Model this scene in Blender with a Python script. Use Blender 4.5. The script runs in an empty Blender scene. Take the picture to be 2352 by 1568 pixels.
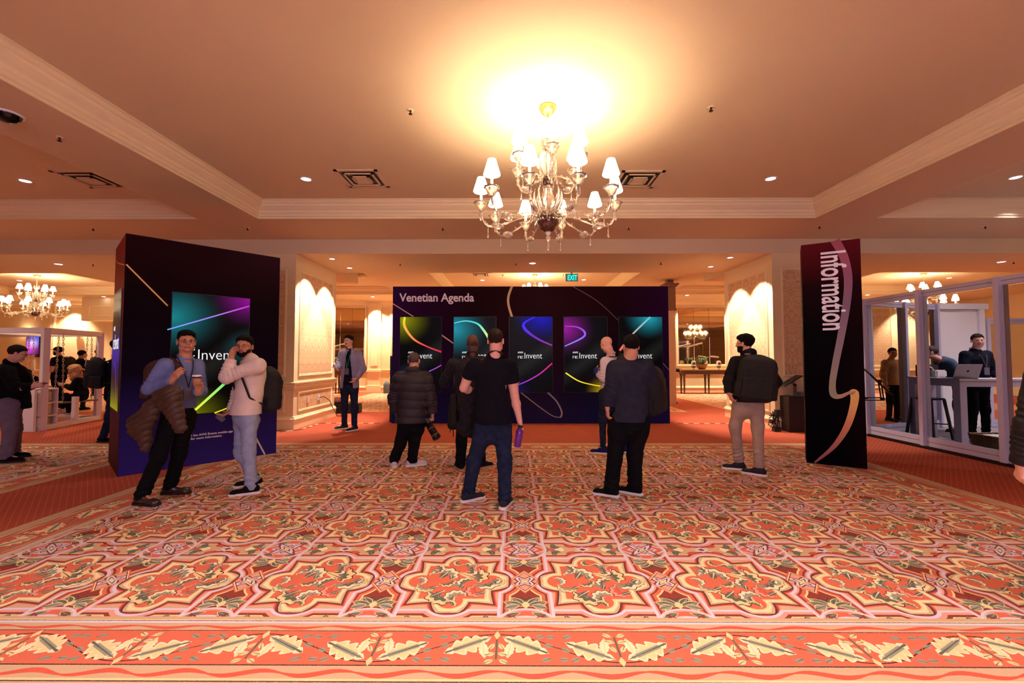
import bpy, bmesh, math, random
import numpy as np
from mathutils import Vector, Matrix, Euler
random.seed(7); np.random.seed(7)
PI = math.pi
COL = bpy.context.scene.collection
SC = bpy.context.scene

# ------------------------------------------------------------------ camera, world, exposure, large lights
CAM_P, CAM_Y, FPX, EYE = math.radians(2.22), math.radians(0.29), 980.0, 1.5
cam_d = bpy.data.cameras.new('camera'); cam = bpy.data.objects.new('camera', cam_d); COL.objects.link(cam)
cam_d.sensor_width = 36.0; cam_d.lens = FPX / 2352 * 36.0; cam_d.clip_start = 0.05; cam_d.clip_end = 100
cam.location = (0, 0, EYE); cam.rotation_euler = (PI/2 + CAM_P, 0, CAM_Y)
SC.camera = cam
w = bpy.data.worlds.new('world'); SC.world = w; w.use_nodes = True
w.node_tree.nodes['Background'].inputs[0].default_value = (0.9, 0.6, 0.5, 1)
w.node_tree.nodes['Background'].inputs[1].default_value = 0.02
SC.view_settings.view_transform = 'Standard'; SC.view_settings.look = 'None'
SC.view_settings.exposure = 0.16; SC.view_settings.gamma = 1.0; SC.view_settings.use_curve_mapping = False

cy = SC.cycles
cy.max_bounces = 6; cy.diffuse_bounces = 3; cy.glossy_bounces = 3; cy.transmission_bounces = 6; cy.transparent_max_bounces = 6
cy.caustics_reflective = False; cy.caustics_refractive = False; cy.sample_clamp_indirect = 6.0
cy.use_adaptive_sampling = True; cy.adaptive_threshold = 0.2

def lamp(name, kind, loc, power, color, size=0.1, rot=(0, 0, 0), angle=None, blend=0.5, sy=None):
    d = bpy.data.lights.new(name, kind); d.energy = power; d.color = color
    if kind == 'AREA':
        d.size = size
        if sy: d.shape = 'RECTANGLE'; d.size_y = sy
    else:
        d.shadow_soft_size = size
    if kind == 'SPOT':
        d.spot_size = angle; d.spot_blend = blend
    o = bpy.data.objects.new(name, d); COL.objects.link(o); o.location = loc; o.rotation_euler = rot
    return o
WARM = (1.0, 0.66, 0.36); COOLW = (1.0, 0.86, 0.78); LILAC = (0.72, 0.62, 1.0)
# lavender light of the big video wall that stands behind the camera, and the rows of ceiling downlights near it
lamp('video_wall_light', 'AREA', (0.3, -3.6, 2.2), 250, (0.80, 0.68, 1.0), 7.0, (math.radians(84), 0, 0), sy=2.6)
NEAR_DL = [(-3.6, 1.3), (-1.2, 1.4), (0.4, 1.5), (1.9, 1.4), (4.3, 1.3)]
for (x, y) in NEAR_DL:
    lamp('ceiling_downlight_beam', 'SPOT', (x, y, 3.98), 250, (1.0, 0.88, 0.84), 0.06, (0, 0, 0), math.radians(92), 0.9)

# ------------------------------------------------------------------ pixel -> world (used once, to read positions off the photograph's geometry)
def ray(px, py):
    u = (px - 1176) / FPX; v = (784 - py) / FPX
    y = math.cos(CAM_P) - v * math.sin(CAM_P); z = math.sin(CAM_P) + v * math.cos(CAM_P)
    c, s = math.cos(CAM_Y), math.sin(CAM_Y)
    return Vector((u * c - y * s, u * s + y * c, z))
def at(px, py, Y):
    d = ray(px, py); return Vector((0, 0, EYE)) + d * (Y / d.y)
def onz(px, py, z=0.0):
    d = ray(px, py); return Vector((0, 0, EYE)) + d * ((z - EYE) / d.z)

# ------------------------------------------------------------------ materials
def lin(c):
    def f(v):
        v = v / 255.0
        return v / 12.92 if v <= 0.04045 else ((v + 0.055) / 1.055) ** 2.4
    return (f(c[0]), f(c[1]), f(c[2]), 1.0)

class NT:
    """tiny expression builder over shader nodes"""
    def __init__(s, mat): s.t = mat.node_tree; s.n = s.t.nodes; s.l = s.t.links
    def put(s, sock, v):
        if hasattr(v, 'sock'): s.l.new(v.sock, sock)
        elif isinstance(v, bpy.types.NodeSocket): s.l.new(v, sock)
        elif isinstance(v, (tuple, list)): sock.default_value = v
        else: sock.default_value = v
    def m(s, op, a, b=None, c=None, clamp=False):
        nd = s.n.new('ShaderNodeMath'); nd.operation = op; nd.use_clamp = clamp
        s.put(nd.inputs[0], a)
        if b is not None: s.put(nd.inputs[1], b)
        if c is not None: s.put(nd.inputs[2], c)
        return E(s, nd.outputs[0])
    def xyz(s, x, y, z=0.0):
        nd = s.n.new('ShaderNodeCombineXYZ'); s.put(nd.inputs[0], x); s.put(nd.inputs[1], y); s.put(nd.inputs[2], z)
        return nd.outputs[0]
    def sep(s, v):
        nd = s.n.new('ShaderNodeSeparateXYZ'); s.l.new(v, nd.inputs[0]); return [E(s, o) for o in nd.outputs]
    def coord(s, k='Object'):
        return s.n.new('ShaderNodeTexCoord').outputs[k]
    def mixc(s, f, a, b):
        nd = s.n.new('ShaderNodeMix'); nd.data_type = 'RGBA'
        s.put(nd.inputs[0], f); s.put(nd.inputs[6], a); s.put(nd.inputs[7], b); return nd.outputs[2]
    def ramp(s, f, stops, lo, hi, interp='CONSTANT'):
        """stops = [(value, colour)], value given in f's own units between lo and hi"""
        g = s.m('MULTIPLY_ADD', f, 1.0 / (hi - lo), -lo / (hi - lo), clamp=True)
        nd = s.n.new('ShaderNodeValToRGB'); cr = nd.color_ramp; cr.interpolation = interp
        while len(cr.elements) < len(stops): cr.elements.new(0.5)
        for e, (p, c) in zip(cr.elements, stops): e.position = min(1, max(0, (p - lo) / (hi - lo)))
        for e, (p, c) in zip(cr.elements, stops): e.color = c
        s.l.new(g.sock, nd.inputs[0]); return nd.outputs[0]
    def map(s, v, loc=(0, 0, 0), rot=0.0, scale=(1, 1, 1)):
        nd = s.n.new('ShaderNodeMapping'); nd.vector_type = 'TEXTURE'; s.l.new(v, nd.inputs[0])
        nd.inputs[1].default_value = loc; nd.inputs[2].default_value = (0, 0, rot); nd.inputs[3].default_value = scale
        return nd.outputs[0]
    def noise(s, v, scale, detail=2, rough=0.5, out=0, dist=0.0):
        nd = s.n.new('ShaderNodeTexNoise'); s.l.new(v, nd.inputs['Vector'])
        nd.inputs['Scale'].default_value = scale; nd.inputs['Detail'].default_value = detail
        nd.inputs['Roughness'].default_value = rough; nd.inputs['Distortion'].default_value = dist
        return E(s, nd.outputs[out])
class E:
    def __init__(s, t, sock): s.t = t; s.sock = sock
    def __add__(s, o): return s.t.m('ADD', s, o)
    __radd__ = __add__
    def __sub__(s, o): return s.t.m('SUBTRACT', s, o)
    def __rsub__(s, o): return s.t.m('SUBTRACT', o, s)
    def __mul__(s, o): return s.t.m('MULTIPLY', s, o)
    __rmul__ = __mul__
    def __lt__(s, o): return s.t.m('LESS_THAN', s, o)
    def __gt__(s, o): return s.t.m('GREATER_THAN', s, o)
    def abs(s): return s.t.m('ABSOLUTE', s)
    def sin(s): return s.t.m('SINE', s)
    def mod(s, k): return s.t.m('FLOORED_MODULO', s, k)
    def min(s, o): return s.t.m('MINIMUM', s, o)
    def max(s, o): return s.t.m('MAXIMUM', s, o)
    def sqrt(s): return s.t.m('SQRT', s)
def hyp(a, b): return (a * a + b * b).sqrt()

MATS = {}
def mat(name, color=(200, 200, 200), rough=0.7, metal=0.0, emit=None, estr=0.0, noise=None, bump=None,
        spec=0.5, trans=0.0, alpha=1.0, ior=1.45, sheen=0.0, raw=False, weave=None):
    """noise = (scale, amount of darkening 0..1), bump = (scale, strength), weave = spacing of a fabric weave"""
    if name in MATS: return MATS[name]
    m = bpy.data.materials.new(name); m.use_nodes = True; MATS[name] = m
    b = m.node_tree.nodes['Principled BSDF']; n = NT(m)
    col = color if raw else lin(color)
    b.inputs['Base Color'].default_value = col
    b.inputs['Roughness'].default_value = rough; b.inputs['Metallic'].default_value = metal
    b.inputs['Specular IOR Level'].default_value = spec; b.inputs['IOR'].default_value = ior
    b.inputs['Transmission Weight'].default_value = trans; b.inputs['Alpha'].default_value = alpha
    b.inputs['Sheen Weight'].default_value = sheen
    if emit is not None:
        b.inputs['Emission Color'].default_value = lin(emit); b.inputs['Emission Strength'].default_value = estr
    v = None
    if noise or bump: v = n.coord('Object')
    if noise:
        f = n.noise(v, noise[0], 4, 0.6)
        d = tuple(c * (1 - noise[1]) for c in col[:3]) + (1,)
        l = tuple(min(1, c * (1 + noise[1] * 0.6)) for c in col[:3]) + (1,)
        c = n.ramp(f, [(0.3, d), (0.7, l)], 0, 1, 'LINEAR')
        n.l.new(c, b.inputs['Base Color'])
    if bump:
        f = n.noise(v, bump[0], 3, 0.6)
        bp = n.n.new('ShaderNodeBump'); bp.inputs['Strength'].default_value = bump[1]; bp.inputs['Distance'].default_value = 0.01
        n.l.new(f.sock, bp.inputs['Height']); n.l.new(bp.outputs[0], b.inputs['Normal'])
    return m

# ------------------------------------------------------------------ object helpers
def link(name, me, m=None, parent=None, smooth=False):
    o = bpy.data.objects.new(name, me); COL.objects.link(o)
    if m is not None and not len(me.materials):
        for q in (m if isinstance(m, (list, tuple)) else [m]): me.materials.append(q)
    if smooth: me.polygons.foreach_set('use_smooth', [True] * len(me.polygons))
    if parent: o.parent = parent
    return o
def tag(o, label=None, cat=None, group=None, kind=None):
    if label: o['label'] = label
    if cat: o['category'] = cat
    if group: o['group'] = group
    if kind: o['kind'] = kind
    return o
def thing(name, label, cat, loc=(0, 0, 0), rz=0.0, group=None):
    o = bpy.data.objects.new(name, None); COL.objects.link(o); o.empty_display_size = 0.05
    o.location = loc; o.rotation_euler = (0, 0, rz)
    return tag(o, label, cat, group)
def dup(root, loc, rz=0.0, label=None, group=None):
    def cp(o, par):
        c = o.copy(); COL.objects.link(c)
        if par is not None: c.parent = par
        for ch in [k for k in list(o.children)]: cp(ch, c)
        return c
    r = cp(root, None); r.location = loc; r.rotation_euler = (0, 0, rz)
    if label: r['label'] = label
    if group: r['group'] = group
    return r

class MB:
    """collects simple shapes into one mesh"""
    def __init__(s): s.v = []; s.f = []; s.mi = []
    def add(s, vs, fs, mi=0):
        b = len(s.v); s.v += [tuple(p) for p in vs]; s.f += [tuple(b + i for i in f) for f in fs]; s.mi += [mi] * len(fs); return s
    def box(s, c, size, rz=0.0, mi=0, rot=None):
        hx, hy, hz = size[0]/2, size[1]/2, size[2]/2
        M = rot if rot is not None else Matrix.Rotation(rz, 3, 'Z')
        vs = [Vector(c) + M @ Vector((x*hx, y*hy, z*hz)) for x in (-1, 1) for y in (-1, 1) for z in (-1, 1)]
        return s.add(vs, [(0,1,3,2), (4,6,7,5), (0,4,5,1), (2,3,7,6), (0,2,6,4), (1,5,7,3)], mi)
    def b2(s, lo, hi, mi=0):
        return s.box([(a+b)/2 for a, b in zip(lo, hi)], [abs(b-a) for a, b in zip(lo, hi)], 0, mi)
    def bar(s, a, b, wd, th=None, up=(0, 0, 1), mi=0):
        a, b = Vector(a), Vector(b); th = th or wd; d = (b-a); L = d.length
        if L < 1e-6: return s
        d /= L; u = Vector(up)
        if abs(d.dot(u)) > 0.98: u = Vector((1, 0, 0)) if abs(d.x) < 0.9 else Vector((0, 1, 0))
        x = d.cross(u).normalized(); y = x.cross(d)
        M = Matrix((x, d, y)).transposed()
        return s.box((a+b)/2, (wd, L, th), rot=M, mi=mi)
    def tube(s, pts, r, n=8, mi=0, cap=True):
        pts = [Vector(p) for p in pts]; rs = r if isinstance(r, (list, tuple)) else [r]*len(pts)
        base = len(s.v); prev = None
        for i, p in enumerate(pts):
            d = (pts[min(i+1, len(pts)-1)] - pts[max(i-1, 0)])
            if d.length < 1e-9: d = Vector((0, 0, 1))
            d.normalize()
            if prev is None:
                u = Vector((0, 0, 1)) if abs(d.z) < 0.9 else Vector((1, 0, 0)); x = d.cross(u).normalized()
            else:
                x = prev - d * prev.dot(d)
                x = x.normalized() if x.length > 1e-6 else d.orthogonal().normalized()
            prev = x; y = d.cross(x)
            for k in range(n):
                a = 2*PI*k/n; s.v.append(tuple(p + (x*math.cos(a) + y*math.sin(a)) * rs[i]))
        for i in range(len(pts)-1):
            for k in range(n):
                k2 = (k+1) % n
                s.f.append((base+i*n+k, base+i*n+k2, base+(i+1)*n+k2, base+(i+1)*n+k)); s.mi.append(mi)
        if cap:
            s.f.append(tuple(base+k for k in reversed(range(n)))); s.mi.append(mi)
            s.f.append(tuple(base+(len(pts)-1)*n+k for k in range(n))); s.mi.append(mi)
        return s
    def lathe(s, prof, c=(0, 0, 0), n=24, mi=0, rib=0.0, nr=0, squash=1.0, axis=None):
        """prof = [(r, z)]"""
        base = len(s.v); c = Vector(c); R = Matrix.Identity(3)
        if axis is not None: R = Vector((0, 0, 1)).rotation_difference(Vector(axis)).to_matrix()
        for (r, z) in prof:
            for k in range(n):
                a = 2*PI*k/n; rr = r*(1 + rib*math.cos(nr*a)) if nr else r
                s.v.append(tuple(c + R @ Vector((rr*math.cos(a), rr*squash*math.sin(a), z))))
        for i in range(len(prof)-1):
            for k in range(n):
                k2 = (k+1) % n
                s.f.append((base+i*n+k, base+i*n+k2, base+(i+1)*n+k2, base+(i+1)*n+k)); s.mi.append(mi)
        return s
    def disc(s, c, r, n=20, mi=0, up=1):
        base = len(s.v); c = Vector(c)
        for k in range(n):
            a = 2*PI*k/n*up; s.v.append((c.x+r*math.cos(a), c.y+r*math.sin(a), c.z))
        s.f.append(tuple(range(base, base+n))); s.mi.append(mi); return s
    def build(s, name, m=None, parent=None, smooth=False, bevel=0.0, loc=None, rz=0.0):
        me = bpy.data.meshes.new(name); me.from_pydata(s.v, [], s.f); me.validate(clean_customdata=False)
        if m is not None:
            for q in (m if isinstance(m, (list, tuple)) else [m]): me.materials.append(q)
        if len(me.polygons) == len(s.mi): me.polygons.foreach_set('material_index', s.mi)
        if bevel > 0:
            bm = bmesh.new(); bm.from_mesh(me); bmesh.ops.recalc_face_normals(bm, faces=bm.faces)
            ed = [e for e in bm.edges if len(e.link_faces) == 2 and e.calc_face_angle(0) > 0.5]
            bmesh.ops.bevel(bm, geom=ed, offset=bevel, segments=2, affect='EDGES', clamp_overlap=True)
            bm.to_mesh(me); bm.free()
        else:
            bm = bmesh.new(); bm.from_mesh(me); bmesh.ops.recalc_face_normals(bm, faces=bm.faces); bm.to_mesh(me); bm.free()
        o = link(name, me, None, parent, smooth)
        if loc is not None: o.location = loc
        o.rotation_euler = (0, 0, rz)
        return o

def text_mesh(name, s, size, m, parent=None, M=None, extrude=0.002, align='LEFT', space=1.0, shear=0.0, bold=0.0, xs=1.0):
    c = bpy.data.curves.new(name, 'FONT'); c.body = s; c.size = size; c.extrude = extrude; c.align_x = align
    c.space_character = space; c.shear = shear; c.offset = bold; c.resolution_u = 4
    o = bpy.data.objects.new(name, c); COL.objects.link(o); bpy.context.view_layer.update()
    me = bpy.data.meshes.new_from_object(o); bpy.data.objects.remove(o); bpy.data.curves.remove(c)
    if xs != 1.0: me.transform(Matrix.Diagonal((xs, 1, 1, 1)))
    if M is not None: me.transform(M)
    me.materials.clear(); me.materials.append(m)
    return link(name, me, None, parent)
# ------------------------------------------------------------------ patterned carpet material (all nodes)
OR = lin((212, 106, 78)); DR = lin((140, 62, 50)); PK = lin((224, 152, 130)); BE = lin((204, 164, 128)); YE = lin((234, 200, 142))
LI = lin((214, 196, 206)); GR = lin((100, 98, 84)); DK = lin((74, 50, 44)); CR = lin((240, 216, 172)); LG = lin((150, 144, 124)); RO = lin((214, 92, 70))
AX, BY = 0.465, 0.4785

def leaf(n, v, cx, cy, ang, L, W, col, base, serr=0.0, k=24.0, vein=GR, edge=None):
    p = n.map(v, (cx, cy, 0), ang, (L, W, 1)); x, y, _ = n.sep(p)
    ya = y.abs()
    wdt = (x * PI).sin()
    if serr: wdt = wdt * ((x * (k*0.5) + ya * 1.2).sin().abs() * serr + (1.0 - serr))
    ins = (wdt - ya) * (x > 0.0) * (x < 1.0)
    if edge is not None:
        base = n.mixc(ins > 0.0, base, edge); base = n.mixc(ins > 0.20, base, col)
        if serr: base = n.mixc((ins > 0.25) * (ya < 0.20) * (x < 0.8), base, LG)
    else:
        base = n.mixc(ins > 0.02, base, col)
    if vein is not None:
        base = n.mixc((ya * (1.4 - x) < (0.045 if W > 0.05 else 0.10)) * (ins > 0.05), base, vein)
    return base

def arc(n, v, cx, cy, ang, r, w, span, c_in, c_out, base):
    """crescent scroll: ring of radius r whose width tapers with the angle, light outside, shaded inside"""
    p = n.map(v, (cx, cy, 0), ang, (1, 1, 1)); x, y, _ = n.sep(p)
    rad = hyp(x, y); a = n.m('ARCTAN2', y, x)
    t = a.abs() * (1.0 / span)
    d = (rad - r) + (a * 11.0).sin() * (w * 0.22)
    wd = (1.0 - t * t) * w
    base = n.mixc((d.abs() < wd * 1.22) * (t < 1.0), base, DK)
    base = n.mixc((d.abs() < wd) * (t < 1.0), base, c_out)
    base = n.mixc(((d + wd * 0.42).abs() < wd * 0.50) * (t < 0.92), base, c_in)
    return base

def make_carpet():
    m = bpy.data.materials.new('patterned_carpet'); m.use_nodes = True; n = NT(m); b = m.node_tree.nodes['Principled BSDF']
    b.inputs['Roughness'].default_value = 0.95; b.inputs['Specular IOR Level'].default_value = 0.1
    co = n.coord('Object'); X, Y, _ = n.sep(co)
    wob = n.noise(co, 260.0, 1, 0.5)                               # tuft wobble
    X = X + (wob - 0.5) * 0.006; Y = Y + (n.noise(co, 230.0, 1, 0.5, 0) - 0.5) * 0.006
    u = (X + (AX + 0.395)).mod(2*AX) - AX                          # quatrefoil centre at X=-.395+.93k
    v = (Y + (BY - 2.93)).mod(2*BY) - BY
    uv = n.xyz(u, v)
    au, av = u.abs(), v.abs()
    cu, cv = AX - au, BY - av
    fold = n.xyz(cu, av); fold2 = n.xyz(au, cv)
    # quatrefoil distance
    sq = (au - 0.235).max(av - 0.235)
    c1 = hyp(au - 0.235, av) - 0.105; c2 = hyp(au, av - 0.235) - 0.105
    Q = sq.min(c1).min(c2)
    # frame zone with scalloped brackets round the quatrefoil
    sc = ((au - av) * 11.0).sin().abs() * 0.022
    col = n.ramp(Q + sc, [(0.0, CR), (0.008, YE), (0.014, BE), (0.032, DK), (0.039, DR), (0.050, RO), (0.060, PK), (0.068, BE)], 0.0, 0.2)
    # strips between the quatrefoils
    S = (cu - 0.160).max(0.155 - hyp(au - 0.235, av)); T = (cv - 0.150).max(0.155 - hyp(au, av - 0.235))
    stripx = n.ramp(S, [(-0.20, DR), (-0.070, YE), (-0.058, OR), (-0.036, DR), (-0.022, PK), (-0.010, LI), (0.010, BE)], -0.2, 0.05)
    stripy = n.ramp(T, [(-0.20, BE), (-0.066, YE), (-0.056, DR), (-0.034, PK), (-0.010, LI), (0.010, BE)], -0.2, 0.05)
    # fan of leaves in the upright strips (folded: one half drawn, mirrored by cu/av)
    g = stripx
    g = leaf(n, fold, 0.0, 0.300, math.radians(-74), 0.115, 0.026, GR, g, edge=DK, vein=None)
    g = leaf(n, fold, 0.0, 0.290, math.radians(-48), 0.135, 0.030, GR, g, edge=YE, vein=LG)
    g = leaf(n, fold, 0.0, 0.285, math.radians(-18), 0.150, 0.030, GR, g, edge=YE, vein=LG)
    g = leaf(n, fold, 0.035, 0.272, math.radians(22), 0.105, 0.030, LG, g, edge=YE, vein=GR)
    g = leaf(n, fold, 0.0, 0.235, math.radians(90), 0.075, 0.024, YE, g, vein=None)
    # nested small diamond with lilac flower
    D = cu * 1.25 + av - 0.118
    g = n.mixc(D < 0.030, g, n.ramp(D, [(-0.12, PK), (-0.004, DK), (0.004, YE), (0.016, OR)], -0.12, 0.05))
    fl = hyp(cu * 1.0, av * 1.25)
    pet = fl + (cu.min(av) * -1.1)
    g = n.mixc((pet < 0.050) * (D < -0.004), g, n.ramp(pet, [(0.0, YE), (0.016, DK), (0.022, LI), (0.036, DR)], 0, 0.06))
    col = n.mixc(S < 0.010, col, g)
    # leaves in the cross strips
    h = stripy
    h = leaf(n, fold2, 0.255, 0.0, math.radians(24), 0.090, 0.026, GR, h, vein=LG)
    h = leaf(n, fold2, 0.215, 0.02, math.radians(76), 0.085, 0.024, GR, h, vein=LG)
    h = leaf(n, fold2, 0.140, 0.0, math.radians(16), 0.090, 0.028, CR, h, vein=YE)
    h = leaf(n, fold2, 0.165, 0.045, math.radians(-12), 0.10, 0.022, GR, h, vein=LG)
    h = leaf(n, fold2, 0.06, 0.035, math.radians(24), 0.09, 0.020, RO, h, vein=DR)
    K = (au - 0.245).abs() + cv - 0.030
    h = n.mixc(K < 0.0, h, RO)
    h = n.mixc((au * 0.8 + cv) < 0.046, h, LI); h = n.mixc((au * 0.8 + cv) < 0.022, h, DR)
    col = n.mixc((T < 0.010) * (S > 0.010), col, h)
    # octagon at the crossings
    O = hyp(cu, cv * 1.08) - 0.176
    o_c = n.ramp(O, [(-0.2, OR), (-0.024, PK), (-0.010, LI)], -0.2, 0.02)
    cc = n.xyz(cu, cv)
    o_c = leaf(n, cc, 0.030, 0.128, math.radians(-26), 0.125, 0.024, GR, o_c, edge=YE, vein=LG)
    Dm = cu * 0.82 + cv - 0.082
    o_c = n.mixc(Dm < 0.016, o_c, n.ramp(Dm, [(-0.1, DR), (-0.040, PK), (-0.010, DK), (-0.004, LI)], -0.1, 0.03))
    lens = ((cv - 0.088) + cu * cu * 2.6).abs()
    o_c = n.mixc((lens < 0.008) * (Dm > 0.0), o_c, LI)
    pet2 = hyp(cu * 0.9, cv * 1.2) - cu.min(cv) * 1.1
    o_c = n.mixc((pet2 < 0.046), o_c, n.ramp(pet2, [(0.0, YE), (0.012, DK), (0.018, LI), (0.034, DR)], 0, 0.06))
    col = n.mixc((O < 0.008), col, o_c)
    # field of the quatrefoil: acanthus scrolls and small leaves
    f = n.ramp(Q, [(-0.30, OR), (-0.028, YE), (-0.016, CR), (-0.006, YE)], -0.3, 0.02)
    for (cx, cy, a, r, wd, sp, ci, cc_) in [(-0.10, 0.06, 70, 0.085, 0.030, 1.75, LG, CR), (0.10, 0.055, 30, 0.075, 0.034, 1.6, GR, YE),
            (0.03, 0.15, 15, 0.085, 0.026, 1.5, GR, CR), (-0.05, -0.14, 250, 0.090, 0.032, 1.5, GR, YE), (0.035, -0.20, 120, 0.060, 0.022, 1.7, LG, CR),
            (0.17, -0.11, 200, 0.060, 0.022, 1.6, RO, PK), (-0.25, 0.0, 20, 0.042, 0.016, 1.7, LG, CR), (0.0, 0.26, 200, 0.035, 0.014, 1.9, GR, YE),
            (0.20, 0.02, -60, 0.085, 0.026, 1.4, GR, CR), (-0.005, -0.275, 60, 0.034, 0.013, 1.8, GR, YE), (0.17, 0.17, 160, 0.045, 0.014, 1.7, RO, PK),
            (-0.17, 0.16, 10, 0.055, 0.016, 1.6, GR, CR), (-0.18, -0.05, 250, 0.060, 0.018, 1.5, LG, YE), (0.09, -0.03, 140, 0.055, 0.020, 1.6, GR, CR), (0.28, 0.0, -30, 0.038, 0.013, 1.8, LG, YE), (-0.06, 0.0, 300, 0.05, 0.018, 1.5, GR, YE)]:
        f = arc(n, uv, cx, cy, math.radians(a), r, wd*1.25, sp, ci, cc_, f)
    for (cx, cy, a, L, W, c) in [(-0.115, 0.035, 62, 0.10, 0.028, GR), (-0.17, -0.10, 30, 0.075, 0.018, GR), (-0.02, -0.04, -20, 0.07, 0.018, LG),
            (0.04, -0.10, 70, 0.06, 0.016, GR), (0.14, -0.16, 25, 0.09, 0.016, GR), (0.13, -0.05, -10, 0.075, 0.018, LG), (-0.20, 0.15, -15, 0.075, 0.014, LG),
            (0.24, -0.01, 40, 0.06, 0.014, GR), (-0.14, -0.19, 40, 0.12, 0.022, GR), (0.06, 0.20, 20, 0.07, 0.015, LG), (-0.03, 0.02, 100, 0.06, 0.016, GR),
            (0.0, 0.12, -30, 0.16, 0.028, YE)]:
        f = leaf(n, uv, cx, cy, math.radians(a), L, W, c, f, vein=CR if c is GR else GR, serr=0.25 if L > 0.09 else 0.0)
    col = n.mixc(Q < 0.0, col, f)
    # ---------------- border: d = distance in from the outer dark line, s = run along the edge
    R = [(-4.33, 5.0, 2.04, 7.50), (-15.4, -5.78, 2.04, 7.42), (6.9, 18.0, 2.04, 7.42), (-5.9, 4.75, 12.1, 18.15), (6.3, 16.0, 12.6, 18.15), (-17.5, -7.4, 12.1, 18.15), (-4.33, 5.0, -5.0, 1.90)]
    # nearest rectangle: take the largest d over all carpets (they do not overlap)
    def combine(Rs):
        best = None
        for (x0, x1, y0, y1) in Rs:
            dx = (X - x0).min(x1 - X); dy = (Y - y0).min(y1 - Y); d = dx.min(dy)
            if best is None: best = (d, dx, dy)
            else:
                k = d > best[0]
                best = tuple(n.m('ADD', n.m('MULTIPLY', k, a), n.m('MULTIPLY', 1.0 - k, b_)) for a, b_ in zip((d, dx, dy), best))
        return best
    d, dx, dy = combine(R)
    onx = dx < dy
    s_ = n.m('MULTIPLY', onx, Y) + n.m('MULTIPLY', (1.0 - onx), X)
    def border_c(base):
        wav = (s_ * 17.0).sin() * 0.016
        r1 = (d - 0.048 + wav).abs() < ((s_ * 9.0 + 0.6).sin().abs() * 0.012 + 0.005)
        r2 = (d - 0.395 - wav * 0.6).abs() < ((s_ * 9.0).sin().abs() * 0.009 + 0.004)
        bc = n.ramp(d, [(-0.12, BE), (-0.010, DK), (-0.003, YE), (0.012, BE), (0.097, DK), (0.103, OR), (0.360, DK), (0.366, BE), (0.428, LI), (0.448, DK), (0.453, YE), (0.462, BE)], -0.12, 0.5)
        bc = n.mixc((r1 + r2) > 0.5, bc, RO)
        P = 0.6275
        kidx = ((s_ - 0.222) * (1.0 / P)); cell = n.m('FLOOR', kidx); ls = (kidx - cell - 0.5) * P
        flip = cell.mod(2.0) * 2.0 - 1.0
        dd = (d - 0.231) * flip
        al = ls.abs(); lv = n.xyz(al, dd)
        stem = ((dd - 0.105) + (ls * ls) * 1.1).abs() < 0.0035
        bc = n.mixc(stem * (d > 0.105) * (d < 0.358), bc, DK)
        bc = leaf(n, lv, 0.030, 0.085, math.radians(-28), 0.270, 0.072, YE, bc, serr=0.45, k=30.0, edge=CR, vein=GR)
        bc = leaf(n, lv, 0.075, 0.050, math.radians(-98), 0.13, 0.028, CR, bc, serr=0.2, k=30, vein=YE)
        for (cx, cy, a, L, W) in [(0.005, -0.04, -15, 0.055, 0.016), (0.012, 0.035, -62, 0.06, 0.014), (0.012, -0.085, -30, 0.06, 0.015), (0.205, 0.075, 28, 0.055, 0.016),
                (0.245, 0.03, -25, 0.055, 0.016), (0.262, 0.085, 0, 0.05, 0.016), (0.225, -0.10, 25, 0.06, 0.016)]:
            bc = leaf(n, lv, cx, cy, math.radians(a), L, W, LG if cx > 0.2 else YE, bc, vein=GR)
        bc = n.mixc((al < 0.005) * (dd.abs() < 0.085), bc, GR)
        bc = n.mixc((al * 2.0 + (dd - 0.10).abs() < 0.035), bc, YE)
        return n.mixc(d < 0.49, base, bc)
    col = border_c(col)
    # plain aisle carpet with a lattice of small dots
    RA = lin((184, 86, 62)); RB = lin((174, 76, 54)); RD = lin((226, 156, 120))
    base2 = n.mixc(n.noise(co, 3.0, 2), RA, RB)
    la = ((X + Y) * 14.0).mod(1.0) - 0.5; lb = ((X - Y) * 14.0).mod(1.0) - 0.5
    dots = (la.abs() + lb.abs()) < 0.13
    lines = (la.abs().min(lb.abs())) < 0.035
    aisle = n.mixc(n.m('MULTIPLY', lines, 0.22), base2, RD)
    aisle = n.mixc(n.m('MULTIPLY', dots, 0.8), aisle, RD)
    col = n.mixc(d > -0.10, aisle, col)
    n.l.new(col, b.inputs['Base Color'])
    bp = n.n.new('ShaderNodeBump'); bp.inputs['Strength'].default_value = 0.25; bp.inputs['Distance'].default_value = 0.006
    n.l.new(n.noise(co, 330.0, 2, 0.6).sock, bp.inputs['Height']); n.l.new(bp.outputs[0], b.inputs['Normal'])
    return m
# ------------------------------------------------------------------ room shell
ZC, ZS, ZL = 4.34, 4.03, 3.72
XL, XR, YB, YF = -23.0, 20.0, -6.0, 18.8
def wallpaper():
    m = bpy.data.materials.new('damask_wallpaper'); m.use_nodes = True; n = NT(m); b = m.node_tree.nodes['Principled BSDF']
    co = n.coord('Object'); x, y, z = n.sep(co)
    s = x + y
    p = n.xyz(((s * 3.2).mod(1.0) - 0.5).abs() * 1.2, z * 2.6)
    f = n.noise(p, 4.2, 3, 0.55, dist=1.6)
    c = n.ramp(f, [(0.0, lin((196, 150, 108))), (0.47, lin((212, 168, 126))), (0.53, lin((240, 208, 168))), (0.62, lin((206, 162, 120)))], 0, 1, 'LINEAR')
    n.l.new(c, b.inputs['Base Color']); b.inputs['Roughness'].default_value = 0.6
    return m
M_CEIL = mat('ceiling_paint', (230, 204, 168), 0.9, noise=(120, 0.04), bump=(300, 0.06))
M_WALL = mat('cream_wall_paint', (240, 214, 170), 0.7, noise=(60, 0.03))
M_TRIM = mat('cream_moulding', (248, 226, 184), 0.5)
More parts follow.
